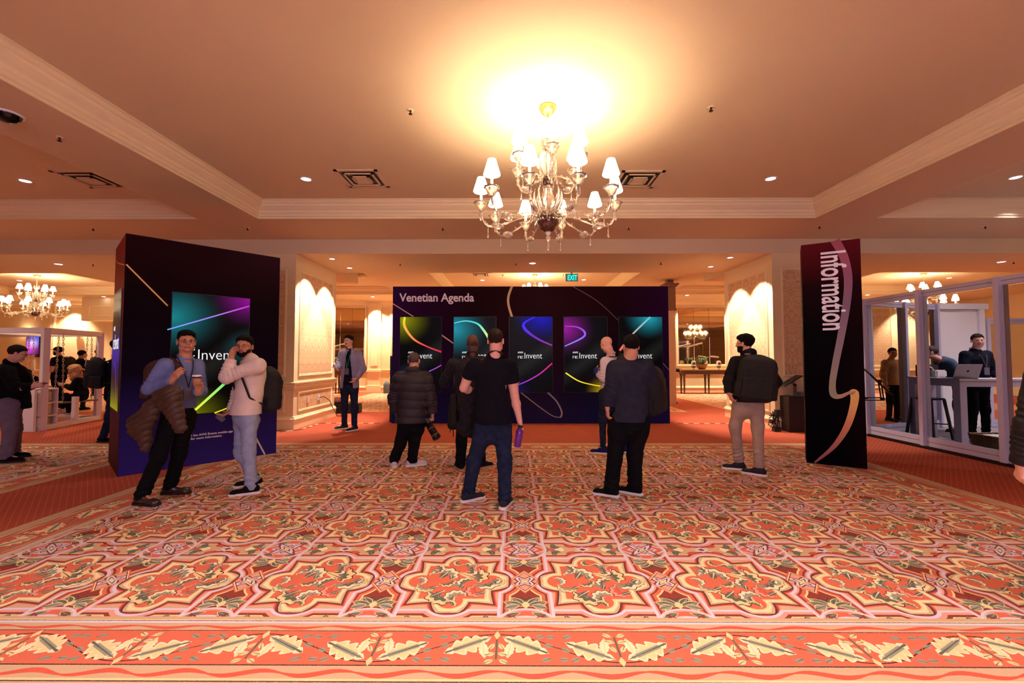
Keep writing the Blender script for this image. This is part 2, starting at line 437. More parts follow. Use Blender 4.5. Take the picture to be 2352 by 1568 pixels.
M_PAPER = wallpaper()
M_WHITE = mat('white_paint', (236, 228, 226), 0.5)
M_BLACK = mat('black_plastic', (14, 13, 15), 0.45)
M_CHROME = mat('brushed_metal', (170, 168, 172), 0.3, metal=1.0)
M_LAMP = mat('lamp_lens', (255, 250, 245), 0.5, emit=(255, 246, 240), estr=14.0)

def plane(name, pts, m, kind='structure', parent=None):
    me = bpy.data.meshes.new(name); me.from_pydata([tuple(p) for p in pts], [], [tuple(range(len(pts)))])
    o = link(name, me, m, parent)
    if kind and not parent: o['kind'] = kind
    return o
floor = MB().b2((XL, YB, -0.1), (XR, YF, 0.0)).build('floor', make_carpet()); tag(floor, kind='structure')

# ceiling: upper level with coffers sunk into it (rectangles), lowered band over the passage
COFFERS = [(-4.67, 5.46, 1.95, 7.66), (-14.8, -5.75, 1.95, 7.66), (6.55, 16.6, 1.95, 7.66), (-2.55, 3.75, 11.9, 16.9), (-11.6, -4.5, 11.6, 16.9), (-20.2, -12.6, 11.6, 16.9), (9.9, 17.2, 11.6, 16.9), (5.9, 9.2, 12.4, 16.9), (-4.67, 5.46, -5.0, 0.9), (-14.8, -5.75, -5.0, 0.9), (6.55, 16.6, -5.0, 0.9)]
LOWS = [(XL, XR, 9.0, 11.05), (-11.8, -4.65, 11.05, 12.6), (5.5, 9.5, 11.05, 12.3)]
c = MB(); xs = sorted({XL, XR} | {q for r in COFFERS for q in r[:2]} | {r[0] for r in LOWS} | {r[1] for r in LOWS})
ys = sorted({YB, YF, 9.0, 11.05, 12.3, 12.6} | {q for r in COFFERS for q in r[2:]})
def inside(rs, x, y): return any(a < x < b and c0 < y < d0 for (a, b, c0, d0) in rs)
for i in range(len(xs)-1):
    for j in range(len(ys)-1):
        mx, my = (xs[i]+xs[i+1])/2, (ys[j]+ys[j+1])/2
        if inside(LOWS, mx, my): z = ZL
        elif inside(COFFERS, mx, my): z = ZC
        else: z = ZS
        c.b2((xs[i], ys[j], z), (xs[i+1], ys[j+1], 4.6))
tag(c.build('ceiling', M_CEIL), kind='structure')

# crown moulding round every coffer: stepped profile swept with mitred corners
PROF = [(0.0, 0.0), (0.012, 0.0), (0.012, 0.035), (0.030, 0.040), (0.030, 0.085), (0.050, 0.100), (0.055, 0.135), (0.090, 0.165), (0.125, 0.205), (0.130, 0.235), (0.150, 0.245), (0.165, 0.27), (0.165, 0.285), (0.185, 0.29), (0.185, 0.308), (0.0, 0.308)]
def crown(rect, n):
    x0, x1, y0, y1 = rect; mb = MB()
    corners = [((x0, y0), (1, 1)), ((x1, y0), (-1, 1)), ((x1, y1), (-1, -1)), ((x0, y1), (1, -1))]
    k = len(PROF)
    for (p, s) in corners:
        for (o, h) in PROF: mb.v.append((p[0] + s[0]*o, p[1] + s[1]*o, ZS + h))
    for a in range(4):
        b = (a+1) % 4
        for i in range(k-1):
            mb.f.append((a*k+i, b*k+i, b*k+i+1, a*k+i+1)); mb.mi.append(0)
    o = mb.build('trim_%d' % n, M_TRIM); tag(o, kind='structure'); return o
for i, r in enumerate(COFFERS[:8]): crown(r, i+1)

# walls
def struct(name, mb, m): o = mb.build(name, m); o['kind'] = 'structure'; return o
struct('wall_back', MB().b2((XL, YB-0.2, 0), (XR, YB, 4.6)), M_WALL)
struct('wall_left', MB().b2((XL-0.2, YB, 0), (XL, YF, 4.6)), M_WALL)
struct('wall_right', MB().b2((XR, YB, 0), (XR+0.2, YF, 4.6)), M_WALL)
far = struct('wall_far', MB().b2((XL, YF, 0), (XR, YF+0.2, 4.6)), M_WALL)

def frame_bars(mb, o, ux, uz, w_, h_, t=0.055, dp=0.022, nrm=(0, -1, 0), z=0.0):
    """raised picture-frame moulding; o = lower-left corner, ux = unit vector along the width"""
    o = Vector(o); ux = Vector(ux); n = Vector(nrm); up = Vector((0, 0, 1))
    prof = [(0, 0.0), (0.008, dp*0.6), (t*0.35, dp), (t*0.5, dp*0.55), (t*0.8, dp*0.8), (t, 0.0)]
    cs = [(0, 0, 1, 1), (w_, 0, -1, 1), (w_, h_, -1, -1), (0, h_, 1, -1)]
    b = len(mb.v); k = len(prof)
    for (x, zz, sx, sz) in cs:
        for (q, d) in prof: mb.v.append(tuple(o + ux*(x+sx*q) + up*(zz+sz*q) + n*d))
    for a in range(4):
        c_ = (a+1) % 4
        for i in range(k-1):
            mb.f.append((b+a*k+i, b+c_*k+i, b+c_*k+i+1, b+a*k+i+1)); mb.mi.append(0)
def hbar(mb, o, ux, L, prof, nrm, ends=True):
    """horizontal moulding along ux with profile [(depth, z)]"""
    o = Vector(o); ux = Vector(ux); n = Vector(nrm); b = len(mb.v); k = len(prof)
    for x in (0, L):
        for (d, z) in prof: mb.v.append(tuple(o + ux*x + n*d + Vector((0, 0, z))))
    for i in range(k-1): mb.f.append((b+i, b+k+i, b+k+i+1, b+i+1)); mb.mi.append(0)
    mb.f.append(tuple(b+i for i in range(k))); mb.mi.append(0); mb.f.append(tuple(b+k+i for i in reversed(range(k)))); mb.mi.append(0)
RAIL = [(0, 0.84), (0.02, 0.845), (0.022, 0.875), (0.04, 0.885), (0.045, 0.915), (0.03, 0.925), (0.032, 0.945), (0.055, 0.955), (0.058, 0.985), (0, 0.99)]
BASE = [(0, 0.0), (0.035, 0.0), (0.035, 0.185), (0.05, 0.195), (0.05, 0.215), (0.03, 0.235), (0.022, 0.262), (0, 0.27)]

def pier(name, x0, x1, y0, y1, faces, zt=ZL):
    """rectangular pier clad with panels: each face gets wallpaper field, frames, chair rail and baseboard"""
    o = struct(name, MB().b2((x0, y0, 0), (x1, y1, zt)), M_WALL)
    pap = MB(); fr = MB(); ra = MB(); ba = MB()
    for fc in faces:
        if fc == 'S': org, ux, nr, L = (x0, y0), (1, 0, 0), (0, -1, 0), x1-x0
        if fc == 'E': org, ux, nr, L = (x1, y0), (0, 1, 0), (1, 0, 0), y1-y0
        if fc == 'W': org, ux, nr, L = (x0, y1), (0, -1, 0), (-1, 0, 0), y1-y0
        uxv, nv = Vector(ux), Vector(nr); mg = 0.17 if L > 1 else 0.12
        O3 = Vector((org[0], org[1], 0))
        for (z0, z1) in ((1.10, 3.42), (0.34, 0.78)):
            a = O3 + uxv*mg + nv*0.004; b_ = O3 + uxv*(L-mg) + nv*0.004
            m_ = len(pap.v); pap.v += [tuple(a + Vector((0, 0, z0))), tuple(b_ + Vector((0, 0, z0))), tuple(b_ + Vector((0, 0, z1))), tuple(a + Vector((0, 0, z1)))]
            pap.f.append((m_, m_+1, m_+2, m_+3)); pap.mi.append(0)
            frame_bars(fr, O3 + uxv*mg + Vector((0, 0, z0)), ux, None, L-2*mg, z1-z0, nrm=nr)
        hbar(ra, O3 - uxv*0.04, ux, L+0.08, RAIL, nr); hbar(ba, O3 - uxv*0.03, ux, L+0.06, BASE, nr)
    pap.build('wallpaper', M_PAPER, o); fr.build('panel_moulding', M_TRIM, o); ra.build('chair_rail', M_TRIM, o); ba.build('baseboard', M_TRIM, o)
    return o
pier('wall_pier_left', -6.45, -4.65, 9.0, 11.05, 'SE')
pier('wall_pier_right', 5.46, 7.25, 9.0, 11.05, 'SW')
pier('wall_outer_left', -16.5, -14.3, 9.0, 11.05, 'SEW')

# ------------------------------------------------------------------ downlights, sprinklers, vents, domes
def downlight(x, y, z, label, on=True, r=0.075):
    t = thing('ceiling_downlight', label, 'downlight', (x, y, z), 0, 'recessed ceiling downlights')
    MB().lathe([(r+0.02, 0.0), (r+0.018, -0.008), (r, -0.010), (r-0.012, 0.006), (r-0.02, 0.0)], n=20).build('trim_ring', M_WHITE, t, True)
    MB().disc((0, 0, -0.004), r-0.008, 20).build('lens', M_LAMP, t)
    return t
def vent(x, y, z, s, label, rz=0.0):
    t = thing('ceiling_vent', label, 'vent', (x, y, z), rz, 'square ceiling air vents')
    f = MB(); hs = s/2
    for k, (q, dz) in enumerate([(hs, 0.0), (hs*0.70, -0.012), (hs*0.42, -0.02)]):
        w_ = 0.05 if k == 0 else 0.03
        zz = -0.012 + dz
        f.b2((-q, -q, zz), (q, -q+w_, zz+0.012)); f.b2((-q, q-w_, zz), (q, q, zz+0.012)); f.b2((-q, -q, zz), (-q+w_, q, zz+0.012)); f.b2((q-w_, -q, zz), (q, q, zz+0.012))
    f.b2((-hs*0.3, -hs*0.3, -0.03), (hs*0.3, hs*0.3, -0.024)); f.build('louvre_frame', M_CEIL, t)
    MB().b2((-hs*0.93, -hs*0.93, -0.003), (hs*0.93, hs*0.93, -0.001)).build('duct_opening', M_BLACK, t)
    return t
def sprinkler(x, y, z, label):
    t = thing('fire_sprinkler', label, 'sprinkler', (x, y, z), 0, 'small ceiling sprinkler heads')
    MB().lathe([(0.0, -0.006), (0.035, -0.005), (0.04, 0.0)], n=14).build('cover_ring', M_TRIM, t, True)
    MB().lathe([(0.0, -0.05), (0.022, -0.048), (0.022, -0.044), (0.008, -0.03), (0.012, -0.012), (0.014, 0)], n=10).build('sprinkler_head', mat('dark_bronze', (52, 36, 32), 0.5, metal=0.6), t, True)
def dome(x, y, z, label):
    t = thing('ceiling_dome', label, 'camera dome', (x, y, z))
    MB().lathe([(0.125, 0), (0.125, -0.012), (0.105, -0.016)], n=24).build('dome_rim', M_WHITE, t, True)
    MB().lathe([(0.105, -0.014), (0.095, -0.045), (0.06, -0.08), (0.0, -0.09)], n=24).build('dome_glass', mat('smoked_dome', (8, 8, 10), 0.12), t, True)
for (px, py, l) in [(703, 411, 'bright recessed downlight left of the square vent in the main coffer'), (1770, 410, 'bright recessed downlight in the right back corner of the main coffer'),
                    (58, 415, 'round white downlight in the left coffer beside its square vent'), (2333, 407, 'round white downlight in the right coffer at the photo edge')]:
    p = onz(px, py, ZC); downlight(p.x, p.y, ZC, l)
    lamp('downlight_beam', 'SPOT', (p.x, p.y, ZC-0.03), 75, COOLW, 0.05, (0, 0, 0), math.radians(100), 0.8)
for (px, py, l) in [(763, 594, 'nearer of two wall-washer downlights beside the left pier'), (803, 615, 'farther of two wall-washer downlights beside the left pier'),
                    (1677, 591, 'nearer of two wall-washer downlights beside the right pier'), (1632, 612, 'farther of two wall-washer downlights beside the right pier')]:
    p = onz(px, py, ZL); downlight(p.x, p.y, ZL, l, r=0.06)
    s = -1 if p.x < 0 else 1
    lamp('wall_washer_beam', 'SPOT', (p.x, p.y, ZL-0.03), 420, (1.0, 0.87, 0.72), 0.03, (0, math.radians(s*-17), 0), math.radians(72), 0.35)
for (px, py, l) in [(1223, 604, 'downlight on the lowered ceiling above the agenda wall'), (134, 606, 'downlight on the lowered ceiling above the swing frame'), (2300, 601, 'downlight on the lowered ceiling above the glass booth')]:
    p = onz(px, py, ZL); downlight(p.x, p.y, ZL, l)
    lamp('downlight_beam', 'SPOT', (p.x, p.y, ZL-0.03), 190, (1.0, 0.76, 0.48), 0.05, (0, 0, 0), math.radians(110), 0.8)
for (x, y) in ((8.9, 7.3), (9.8, 6.0)): lamp('booth_fill_spot', 'SPOT', (x, y, ZC-0.04), 230, (0.95, 0.88, 1.0), 0.06, (0, 0, 0), math.radians(115), 0.8)  # added fill spots without fittings, to brighten the booth and its white panel
for (x, y) in ((-7.5, 14.0), (0.6, 13.6), (7.6, 14.2), (13.5, 13.0), (-15.5, 13.2)): lamp('back_hall_downlight_beam', 'SPOT', (x, y, ZS-0.03), 330, (1.0, 0.76, 0.46), 0.06, (0, 0, 0), math.radians(120), 0.8)
for (x, y) in ((-10.8, 6.6), (-10.8, 3.0), (11.6, 6.6), (11.6, 3.0), (-14.0, 5.0), (-10.5, -2.0), (11.0, -2.0), (0.4, -2.5)):
    lamp('side_bay_fill_spot', 'SPOT', (x, y, ZC-0.04), 260, COOLW, 0.06, (0, 0, 0), math.radians(115), 0.8)  # added general fill, no fittings: brightens the side bays and the mirror's reflection
for (px, py, z, l) in [(868, 642, ZC, 'downlight in the back hall left of the agenda wall'), (1108, 643, ZC, 'downlight in the back coffer left of the half hidden chandelier'), (1341, 642, ZC, 'downlight in the back coffer right of the half hidden chandelier'),
                    (856, 681, ZS, 'downlight close to the far wall, left of the agenda wall'), (1578, 678, ZS, 'downlight close to the far wall, above the console table'), (238, 681, ZS, 'downlight close to the far wall, left of the tall kiosk'),
                    (45, 644, ZC, 'downlight beside the left chandelier'), (2180, 638, ZC, 'downlight beside the right chandelier'), (1993, 677, ZS, 'downlight close to the far wall behind the information tower')]:
    p = onz(px, py, z)
    if z == ZS: p.y = min(p.y, 18.3)
    downlight(p.x, p.y, z, l)
for x in (-19.5, -16.2, -12.5, -6.0, 7.4, 10.5, 13.6, 17.0, -9.5, 8.9, -7.5, -5.2, 0.5, 3.5, -2.5):   # washers along the far wall
    lamp('far_wall_washer', 'SPOT', (x, YF-0.55, ZS-0.02), 560, (1.0, 0.82, 0.58), 0.04, (0, 0, 0), math.radians(95), 0.5)
for (px, py, z, l) in [(943, 253, ZC, 'sprinkler left of the chandelier canopy'), (1633, 246, ZC, 'sprinkler right of the chandelier canopy'), (137, 315, ZS, 'sprinkler on the beam soffit near the black dome'),
                    (214, 524, ZS, 'sprinkler on the soffit above the swing frame'), (569, 523, ZS, 'sprinkler on the soffit above the tall kiosk'), (1017, 523, ZS, 'sprinkler on the soffit left of the main chandelier'),
                    (1444, 522, ZS, 'sprinkler on the soffit right of the main chandelier'), (1882, 519, ZS, 'sprinkler on the soffit above the information tower'), (2263, 519, ZS, 'sprinkler on the soffit above the glass booth'),
                    (214, 606, ZL, 'sprinkler on the lowered ceiling left of the kiosk'), (919, 605, ZL, 'sprinkler above the left end of the agenda wall'), (1185, 604, ZL, 'sprinkler beside the middle lowered downlight'),
                    (1518, 603, ZL, 'sprinkler right of the exit sign'), (2328, 601, ZL, 'sprinkler beside the right lowered downlight'), (1155, 630, ZC, 'sprinkler in the back coffer left of the chandelier'), (1294, 630, ZC, 'sprinkler in the back coffer under the exit sign')]:
    p = onz(px, py, z); sprinkler(p.x, p.y, z, l)
for (px, py, s, l) in [(833, 410, 0.66, 'square air vent left of the main chandelier'), (1465, 412, 0.66, 'square air vent right of the main chandelier'), (210, 412, 0.66, 'square air vent in the left coffer'),
                       (1104, 630, 0.60, 'square air vent in the back coffer'), (836, 631, 0.60, 'square air vent in the back hall beside the left pier')]:
    p = onz(px, py, ZC); vent(p.x, p.y, ZC, s, l)
p = onz(18, 262, ZS); dome(p.x, p.y, ZS, 'black glass camera dome on the beam at the left photo edge')
p = onz(2219, 671, ZS); dome(9.55, 11.3 + 5.9, ZS, 'black glass camera dome seen through the booth glass')
# ------------------------------------------------------------------ glass chandeliers
M_SHADE = mat('lit_lamp_shade', (255, 236, 205), 0.8, emit=(255, 226, 186), estr=16.0)
M_CANDLE = mat('lit_candle_tube', (255, 240, 220), 0.5, emit=(255, 226, 190), estr=1.6)
M_GLASS = mat('clear_blown_glass', (255, 238, 222), 0.08, trans=0.72, ior=1.45, spec=0.9)
M_AMBER = mat('smoked_amber_glass', (92, 50, 40), 0.08, spec=1.0, trans=0.25)
M_BRASS = mat('pale_brass', (226, 176, 110), 0.35, metal=0.7)
def arm_pts(r0, z0, zmin, r1, z1, n=12):
    P0, P1, P2, P3 = (r0, z0), (r0+(r1-r0)*0.35, z0 + 0.10), (r1-0.02, zmin-0.18), (r1, z1)
    out = []
    for i in range(n+1):
        t = i/n; q = 1-t
        out.append(tuple(q**3*a + 3*q*q*t*b_ + 3*q*t*t*c_ + t**3*d_ for a, b_, c_, d_ in zip(P0, P1, P2, P3)))
    return out
def chand_arm(parent, r0, z0, zmin, r1, z1, ang, meshes):
    if not meshes:
        p = arm_pts(r0, z0, zmin, r1, z1)
        mb = MB().tube([(x, 0, z) for x, z in p], 0.0095, 7)
        for k in range(2, 12):                                        # thorny leaf tips along the arm
            x, z = p[k]; s = 1 if k % 2 else -1
            mb.tube([(x, 0, z), (x+0.01*s, 0.018*s, z+0.02), (x-0.01, 0.026*s, z+0.034)], [0.006, 0.006, 0.001], 5)
        bx, bz = p[7]
        mb.lathe([(0.0, -0.075), (0.02, -0.06), (0.036, -0.02), (0.038, 0.01), (0.025, 0.05), (0.008, 0.07), (0, 0.072)], (bx, 0, bz), 10, rib=0.08, nr=10, axis=(1, 0, 0.35))
        me = [mb]
        cup = MB().lathe([(0.012, -0.11), (0.02, -0.09), (0.03, -0.085), (0.048, -0.06), (0.062, -0.02), (0.084, 0.0), (0.080, 0.002), (0.056, -0.02), (0.04, -0.055), (0.01, -0.075)], (r1, 0, z1+0.09), 24, rib=0.09, nr=8)
        cup.lathe([(0.010, -0.11), (0.022, -0.13), (0.012, -0.16), (0.02, -0.175), (0.010, -0.2)], (r1, 0, z1+0.09), 10)
        can = MB().lathe([(0.012, -0.06), (0.014, 0.0), (0.013, 0.13), (0.0, 0.13)], (r1, 0, z1+0.09), 10)
        sh = MB().lathe([(0.086, 0.125), (0.088, 0.13), (0.042, 0.285), (0.040, 0.285), (0.084, 0.13)], (r1, 0, z1+0.09), 22)
        sh.lathe([(0.0, 0.26), (0.022, 0.255), (0.024, 0.2), (0.014, 0.15), (0, 0.15)], (r1, 0, z1+0.09), 10)
        dx, dz = p[9]
        dr = MB().lathe([(0.0, -0.13), (0.008, -0.125), (0.014, -0.11), (0.010, -0.09), (0.003, -0.08), (0.008, -0.05), (0.004, -0.02), (0.002, 0.0)], (dx, 0, dz-0.01), 8)
        meshes += [me[0].build('arm', M_GLASS, None, True), cup.build('bobeche', M_GLASS, None, True), can.build('candle_tube', M_CANDLE, None, True),
                   sh.build('lamp_shade', M_SHADE, None, True), dr.build('glass_drop', M_GLASS, None, True)]
        a = meshes[0]
        for q in meshes[1:]: q.parent = a
        a.parent = parent; a.rotation_euler = (0, 0, ang); return a
    a = meshes[0].copy(); COL.objects.link(a); a.parent = parent; a.rotation_euler = (0, 0, ang)
    for q in meshes[1:]:
        c_ = q.copy(); COL.objects.link(c_); c_.parent = a
    return a
def make_chandelier(x, y, label, group):
    t = thing('chandelier', label, 'chandelier', (x, y, ZC), 0, group)
    MB().lathe([(0.0, 0.0), (0.095, 0.0), (0.098, -0.015), (0.07, -0.07), (0.03, -0.11), (0.0, -0.115)], n=28, rib=0.03, nr=14).build('canopy', M_BRASS, t, True)
    MB().lathe([(0.01, -0.1), (0.012, -0.45), (0.03, -0.47), (0.015, -0.5), (0.03, -0.56), (0.05, -0.62), (0.03, -0.70), (0.02, -0.80), (0.05, -0.93), (0.06, -1.02), (0.10, -1.08), (0.085, -1.16), (0.05, -1.22), (0.04, -1.3)], n=20, rib=0.04, nr=10).build('stem', M_GLASS, t, True)
    MB().lathe([(0.0, -0.945), (0.03, -0.94), (0.05, -0.91), (0.062, -0.86), (0.058, -0.82), (0.0, -0.82)], n=24, rib=0.03, nr=16).build('upper_bowl', M_AMBER, t, True)
    MB().lathe([(0.0, -1.425), (0.05, -1.42), (0.095, -1.385), (0.118, -1.335), (0.12, -1.29), (0.105, -1.27), (0.0, -1.265)], n=32, rib=0.02, nr=24).build('lower_bowl', M_AMBER, t, True)
    MB().lathe([(0.0, -1.65), (0.012, -1.635), (0.018, -1.60), (0.008, -1.55), (0.012, -1.53), (0.028, -1.505), (0.022, -1.48), (0.012, -1.47), (0.034, -1.445), (0.03, -1.425), (0.0, -1.42)], n=16).build('finial', M_GLASS, t, True)
    lf = MB()
    for (n_, r, z, h, ph) in [(8, 0.075, -1.24, 0.30, 0), (8, 0.045, -0.83, 0.24, 0.3), (6, 0.03, -0.5, 0.15, 0)]:
        for k in range(n_):
            a = 2*PI*k/n_ + ph; ca, sa = math.cos(a), math.sin(a)
            pts = [(r*ca*(1+1.1*math.sin(q*2.2)), r*sa*(1+1.1*math.sin(q*2.2)), z+h*q) for q in (0, .2, .4, .6, .8, 1.0)]
            lf.tube(pts, [0.010, 0.020, 0.024, 0.018, 0.010, 0.002], 6)
    for (n_, r, z) in [(14, 0.10, -1.27), (8, 0.055, -0.84)]:
        for k in range(n_):
            a = 2*PI*k/n_ + .1; ca, sa = math.cos(a), math.sin(a)
            lf.tube([(r*ca, r*sa, z), (r*1.5*ca, r*1.5*sa, z+0.03), (r*1.9*ca, r*1.9*sa, z-0.01), (r*2.05*ca, r*2.05*sa, z-0.08)], [0.012, 0.016, 0.012, 0.003], 6)
    lf.build('glass_leaves', M_GLASS, t, True)
    low, up = [], []
    for k in range(10): chand_arm(t, 0.09, -1.27, -1.42, 0.75, -1.19, math.radians(-90+18+36*k), low)
    for k in range(6): chand_arm(t, 0.05, -0.84, -0.92, 0.38, -0.73, math.radians(-90+2+60*k), up)
    return t
def chand_uplight(x, y, rz=0.0, full=False):
    # light that leaves the open tops of the shades
    if full:
        for n_, r, z, ph, a0 in ((10, 0.75, -0.80, 18, 36), (6, 0.38, -0.34, 2, 60)):
            for k in range(n_):
                a = math.radians(-90+ph+a0*k)+rz; lamp('shade_uplight', 'SPOT', (x+r*math.cos(a), y+r*math.sin(a), ZC+z), 11, (1.0, 0.80, 0.56), 0.03, (PI, 0, 0), math.radians(125), 0.6)
    else: lamp('shade_uplight', 'SPOT', (x, y, ZC-0.72), 150, (1.0, 0.78, 0.52), 0.3, (PI, 0, 0), math.radians(150), 0.6)
p = onz(1258, 245, ZC)
chand_uplight(p.x, p.y, 0, True)
for q in ((-16.3, 14.4), (13.7, 14.25), (0.71, 14.4), (13.9, 4.8)): chand_uplight(*q)
CH = make_chandelier(p.x, p.y, 'large clear glass chandelier with white shades hanging in the middle of the main coffer', 'glass chandeliers')
dup(CH, (-16.3, 14.4, ZC), 0.3, 'glass chandelier hanging over the swing frame at the left', 'glass chandeliers')
dup(CH, (13.7, 14.25, ZC), 0.15, 'glass chandelier seen partly through the glass booth at the right', 'glass chandeliers')
dup(CH, (0.71, 14.4, ZC), 0.4, 'glass chandelier half hidden behind the top of the agenda wall', 'glass chandeliers')
dup(CH, (13.9, 4.8, ZC), 0.2, 'glass chandelier over the right hall, seen in the wall mirror', 'glass chandeliers')
# ------------------------------------------------------------------ printed walls, screens, kiosks
def print_mat(name, stops, horiz=False, span=(0, 1), rough=0.42, mixs=None):
    """vertical (or horizontal) printed colour gradient in object space: flat print on the panel"""
    m = bpy.data.materials.new(name); m.use_nodes = True; n = NT(m); b = m.node_tree.nodes['Principled BSDF']
    co = n.coord('Object'); x, y, z = n.sep(co)
    g = x if horiz else z
    sc_ = lambda st, sp_: [(sp_[0] + p*(sp_[1]-sp_[0]), c_) for p, c_ in st]
    a = n.ramp(g, sc_(stops, span), span[0], span[1], 'LINEAR')
    if mixs:
        f = n.ramp(x, sc_(mixs[0], mixs[1]), mixs[1][0], mixs[1][1], 'LINEAR')
        nd = n.n.new('ShaderNodeMix'); nd.data_type = 'RGBA'; nd.blend_type = 'ADD'; nd.inputs[0].default_value = 1.0
        n.l.new(a, nd.inputs[6]); n.l.new(f, nd.inputs[7]); a = nd.outputs[2]
    n.l.new(a, b.inputs['Base Color']); b.inputs['Roughness'].default_value = max(rough, 0.55); b.inputs['Specular IOR Level'].default_value = 0.02
    bp = n.n.new('ShaderNodeBump'); bp.inputs['Strength'].default_value = 0.12; bp.inputs['Distance'].default_value = 0.004
    n.l.new(n.noise(co, 420, 1).sock, bp.inputs['Height']); n.l.new(bp.outputs[0], b.inputs['Normal'])
    return m
def screen_mat(name, glows, W, H, strength=1.0):
    """backlit display: black field with soft coloured corner glows and a faint diagonal sheen; glows = [(x, z, radius, colour)]"""
    m = bpy.data.materials.new(name); m.use_nodes = True; n = NT(m); b = m.node_tree.nodes['Principled BSDF']
    x, y, z = n.sep(n.coord('Object'))
    col = None; acc = (0.0008, 0.0008, 0.001, 1)
    band = n.m('SUBTRACT', 1.0, ((z - 0.75*x) * (1/(0.16*H)) - 1.2).abs(), clamp=True)
    acc = n.mixc(band * 0.8, acc, (0.012, 0.013, 0.012, 1))
    for (gx, gz, r, c) in glows:
        r = r*0.86
        d = hyp((x - gx) * 0.85, z - gz) * (1.0 / r)
        f = n.m('SUBTRACT', 1.0, d, clamp=True); f = f * f
        acc = n.mixc(f, acc, c if len(c) == 4 else lin(c))
    b.inputs['Base Color'].default_value = (0.002, 0.002, 0.003, 1); b.inputs['Roughness'].default_value = 0.35; b.inputs['Specular IOR Level'].default_value = 0.08
    n.l.new(acc, b.inputs['Emission Color']); b.inputs['Emission Strength'].default_value = strength
    return m
def stroke_mesh(name, pts, w0, w1, m, parent, y=-0.003, M=None, cols=None):
    """ribbon line printed on / shown by a panel; smooth curve through pts (x, z), width w0->w1 (w may be list)"""
    P = [Vector((p[0], p[1])) for p in pts]; out = []
    n = len(P)
    for i in range(n-1):
        p0, p1, p2, p3 = P[max(i-1, 0)], P[i], P[i+1], P[min(i+2, n-1)]
        for k in range(10 if n > 2 else 1):
            t = k/(10 if n > 2 else 1)
            out.append(0.5*((2*p1) + (p2-p0)*t + (2*p0-5*p1+4*p2-p3)*t*t + (3*p1-p0-3*p2+p3)*t**3))
    out.append(P[-1]); N = len(out); mb = MB()
    for i, q in enumerate(out):
        d = out[min(i+1, N-1)] - out[max(i-1, 0)]; d.normalize(); nrm = Vector((-d.y, d.x))
        t = i/(N-1)
        if isinstance(w0, list):
            f = t*(len(w0)-1); a = int(min(f, len(w0)-2)); w_ = w0[a] + (w0[a+1]-w0[a])*(f-a)
        else: w_ = w0+(w1-w0)*t
        a, b_ = q + nrm*w_/2, q - nrm*w_/2
        mb.v += [(a.x, y, a.y), (b_.x, y, b_.y)]
    for i in range(N-1): mb.f.append((2*i, 2*i+1, 2*i+3, 2*i+2)); mb.mi.append(0)
    me = bpy.data.meshes.new(name); me.from_pydata(mb.v, [], mb.f)
    if cols:
        ca = me.color_attributes.new('tone', 'FLOAT_COLOR', 'POINT')
        for i in range(N):
            f = i/(N-1)*(len(cols)-1); a = int(min(f, len(cols)-2)); k = f-a
            c_ = [lin(cols[a])[j]*(1-k)+lin(cols[a+1])[j]*k for j in range(3)] + [1]
            ca.data[2*i].color = c_; ca.data[2*i+1].color = c_
    me.materials.append(m)
    return link(name, me, None, parent)
def tone_mat(name, emit):
    m = bpy.data.materials.new(name); m.use_nodes = True; b = m.node_tree.nodes['Principled BSDF']
    a = m.node_tree.nodes.new('ShaderNodeAttribute'); a.attribute_name = 'tone'
    if emit:
        b.inputs['Base Color'].default_value = (0, 0, 0, 1); m.node_tree.links.new(a.outputs[0], b.inputs['Emission Color']); b.inputs['Emission Strength'].default_value = emit
    else: m.node_tree.links.new(a.outputs[0], b.inputs['Base Color'])
    b.inputs['Roughness'].default_value = 0.5
    return m
M_GLOW = tone_mat('screen_line', 1.0); M_INK = tone_mat('printed_line', 0)
M_TXT = mat('screen_white_text', (0, 0, 0), 0.5, emit=(240, 240, 240), estr=1.0)
M_PRINTW = mat('printed_white', (246, 240, 252), 0.6)
RX = Matrix.Rotation(PI/2, 4, 'X')
def TM(x, y, z): return Matrix.Translation((x, y, z)) @ RX
def reinvent(parent, x, z, s, y=-0.006, m=None):
    """the event's wordmark, small letters stacked to the left of the big word"""
    m = m or M_TXT
    text_mesh('screen_lettering', 'AWS', 0.175*s, m, parent, TM(x+0.02*s, y, z+0.37*s), 0.0004, bold=0.002*s)
    text_mesh('screen_lettering', 're:', 0.40*s, m, parent, TM(x, y, z), 0.0004, bold=-0.002*s, xs=0.95)
    text_mesh('screen_lettering', 'Invent', 0.60*s, m, parent, TM(x+0.46*s, y, z), 0.0004, bold=-0.006*s, xs=0.86)

# ---- agenda wall
AW = thing('agenda_wall', 'wide dark purple printed wall headed Venetian Agenda with five portrait screens', 'display wall', (0.375, 9.87, 0))
WW, WH = 6.40, 3.165
M_AW = print_mat('agenda_wall_print', [(0.0, lin((22, 30, 84))), (0.16, lin((20, 24, 66))), (0.40, lin((26, 15, 38))), (0.72, lin((30, 11, 22))), (1.0, lin((38, 13, 20)))], span=(0, WH),
    mixs=([(0.0, (0.012, 0.006, 0.060, 1)), (0.10, (0.010, 0.0, 0.025, 1)), (0.3, (0, 0, 0, 1)), (0.55, (0.012, 0.004, 0.004, 1)), (0.8, (0, 0, 0, 1)), (1.0, (0.006, 0, 0.03, 1))], (-3.2, 3.2)))
MB().b2((-WW/2, 0, 0.0), (WW/2, 0.55, WH)).build('panel_body', M_AW, AW, bevel=0.004)
def wl(px, py): p = at(px, py, 9.87); return (p.x-0.375, p.z)
text_mesh('heading', 'Venetian Agenda', 0.268, M_PRINTW, AW, TM(wl(918, 693)[0], -0.004, wl(918, 692)[1]), 0.001, bold=0.006, xs=0.945)
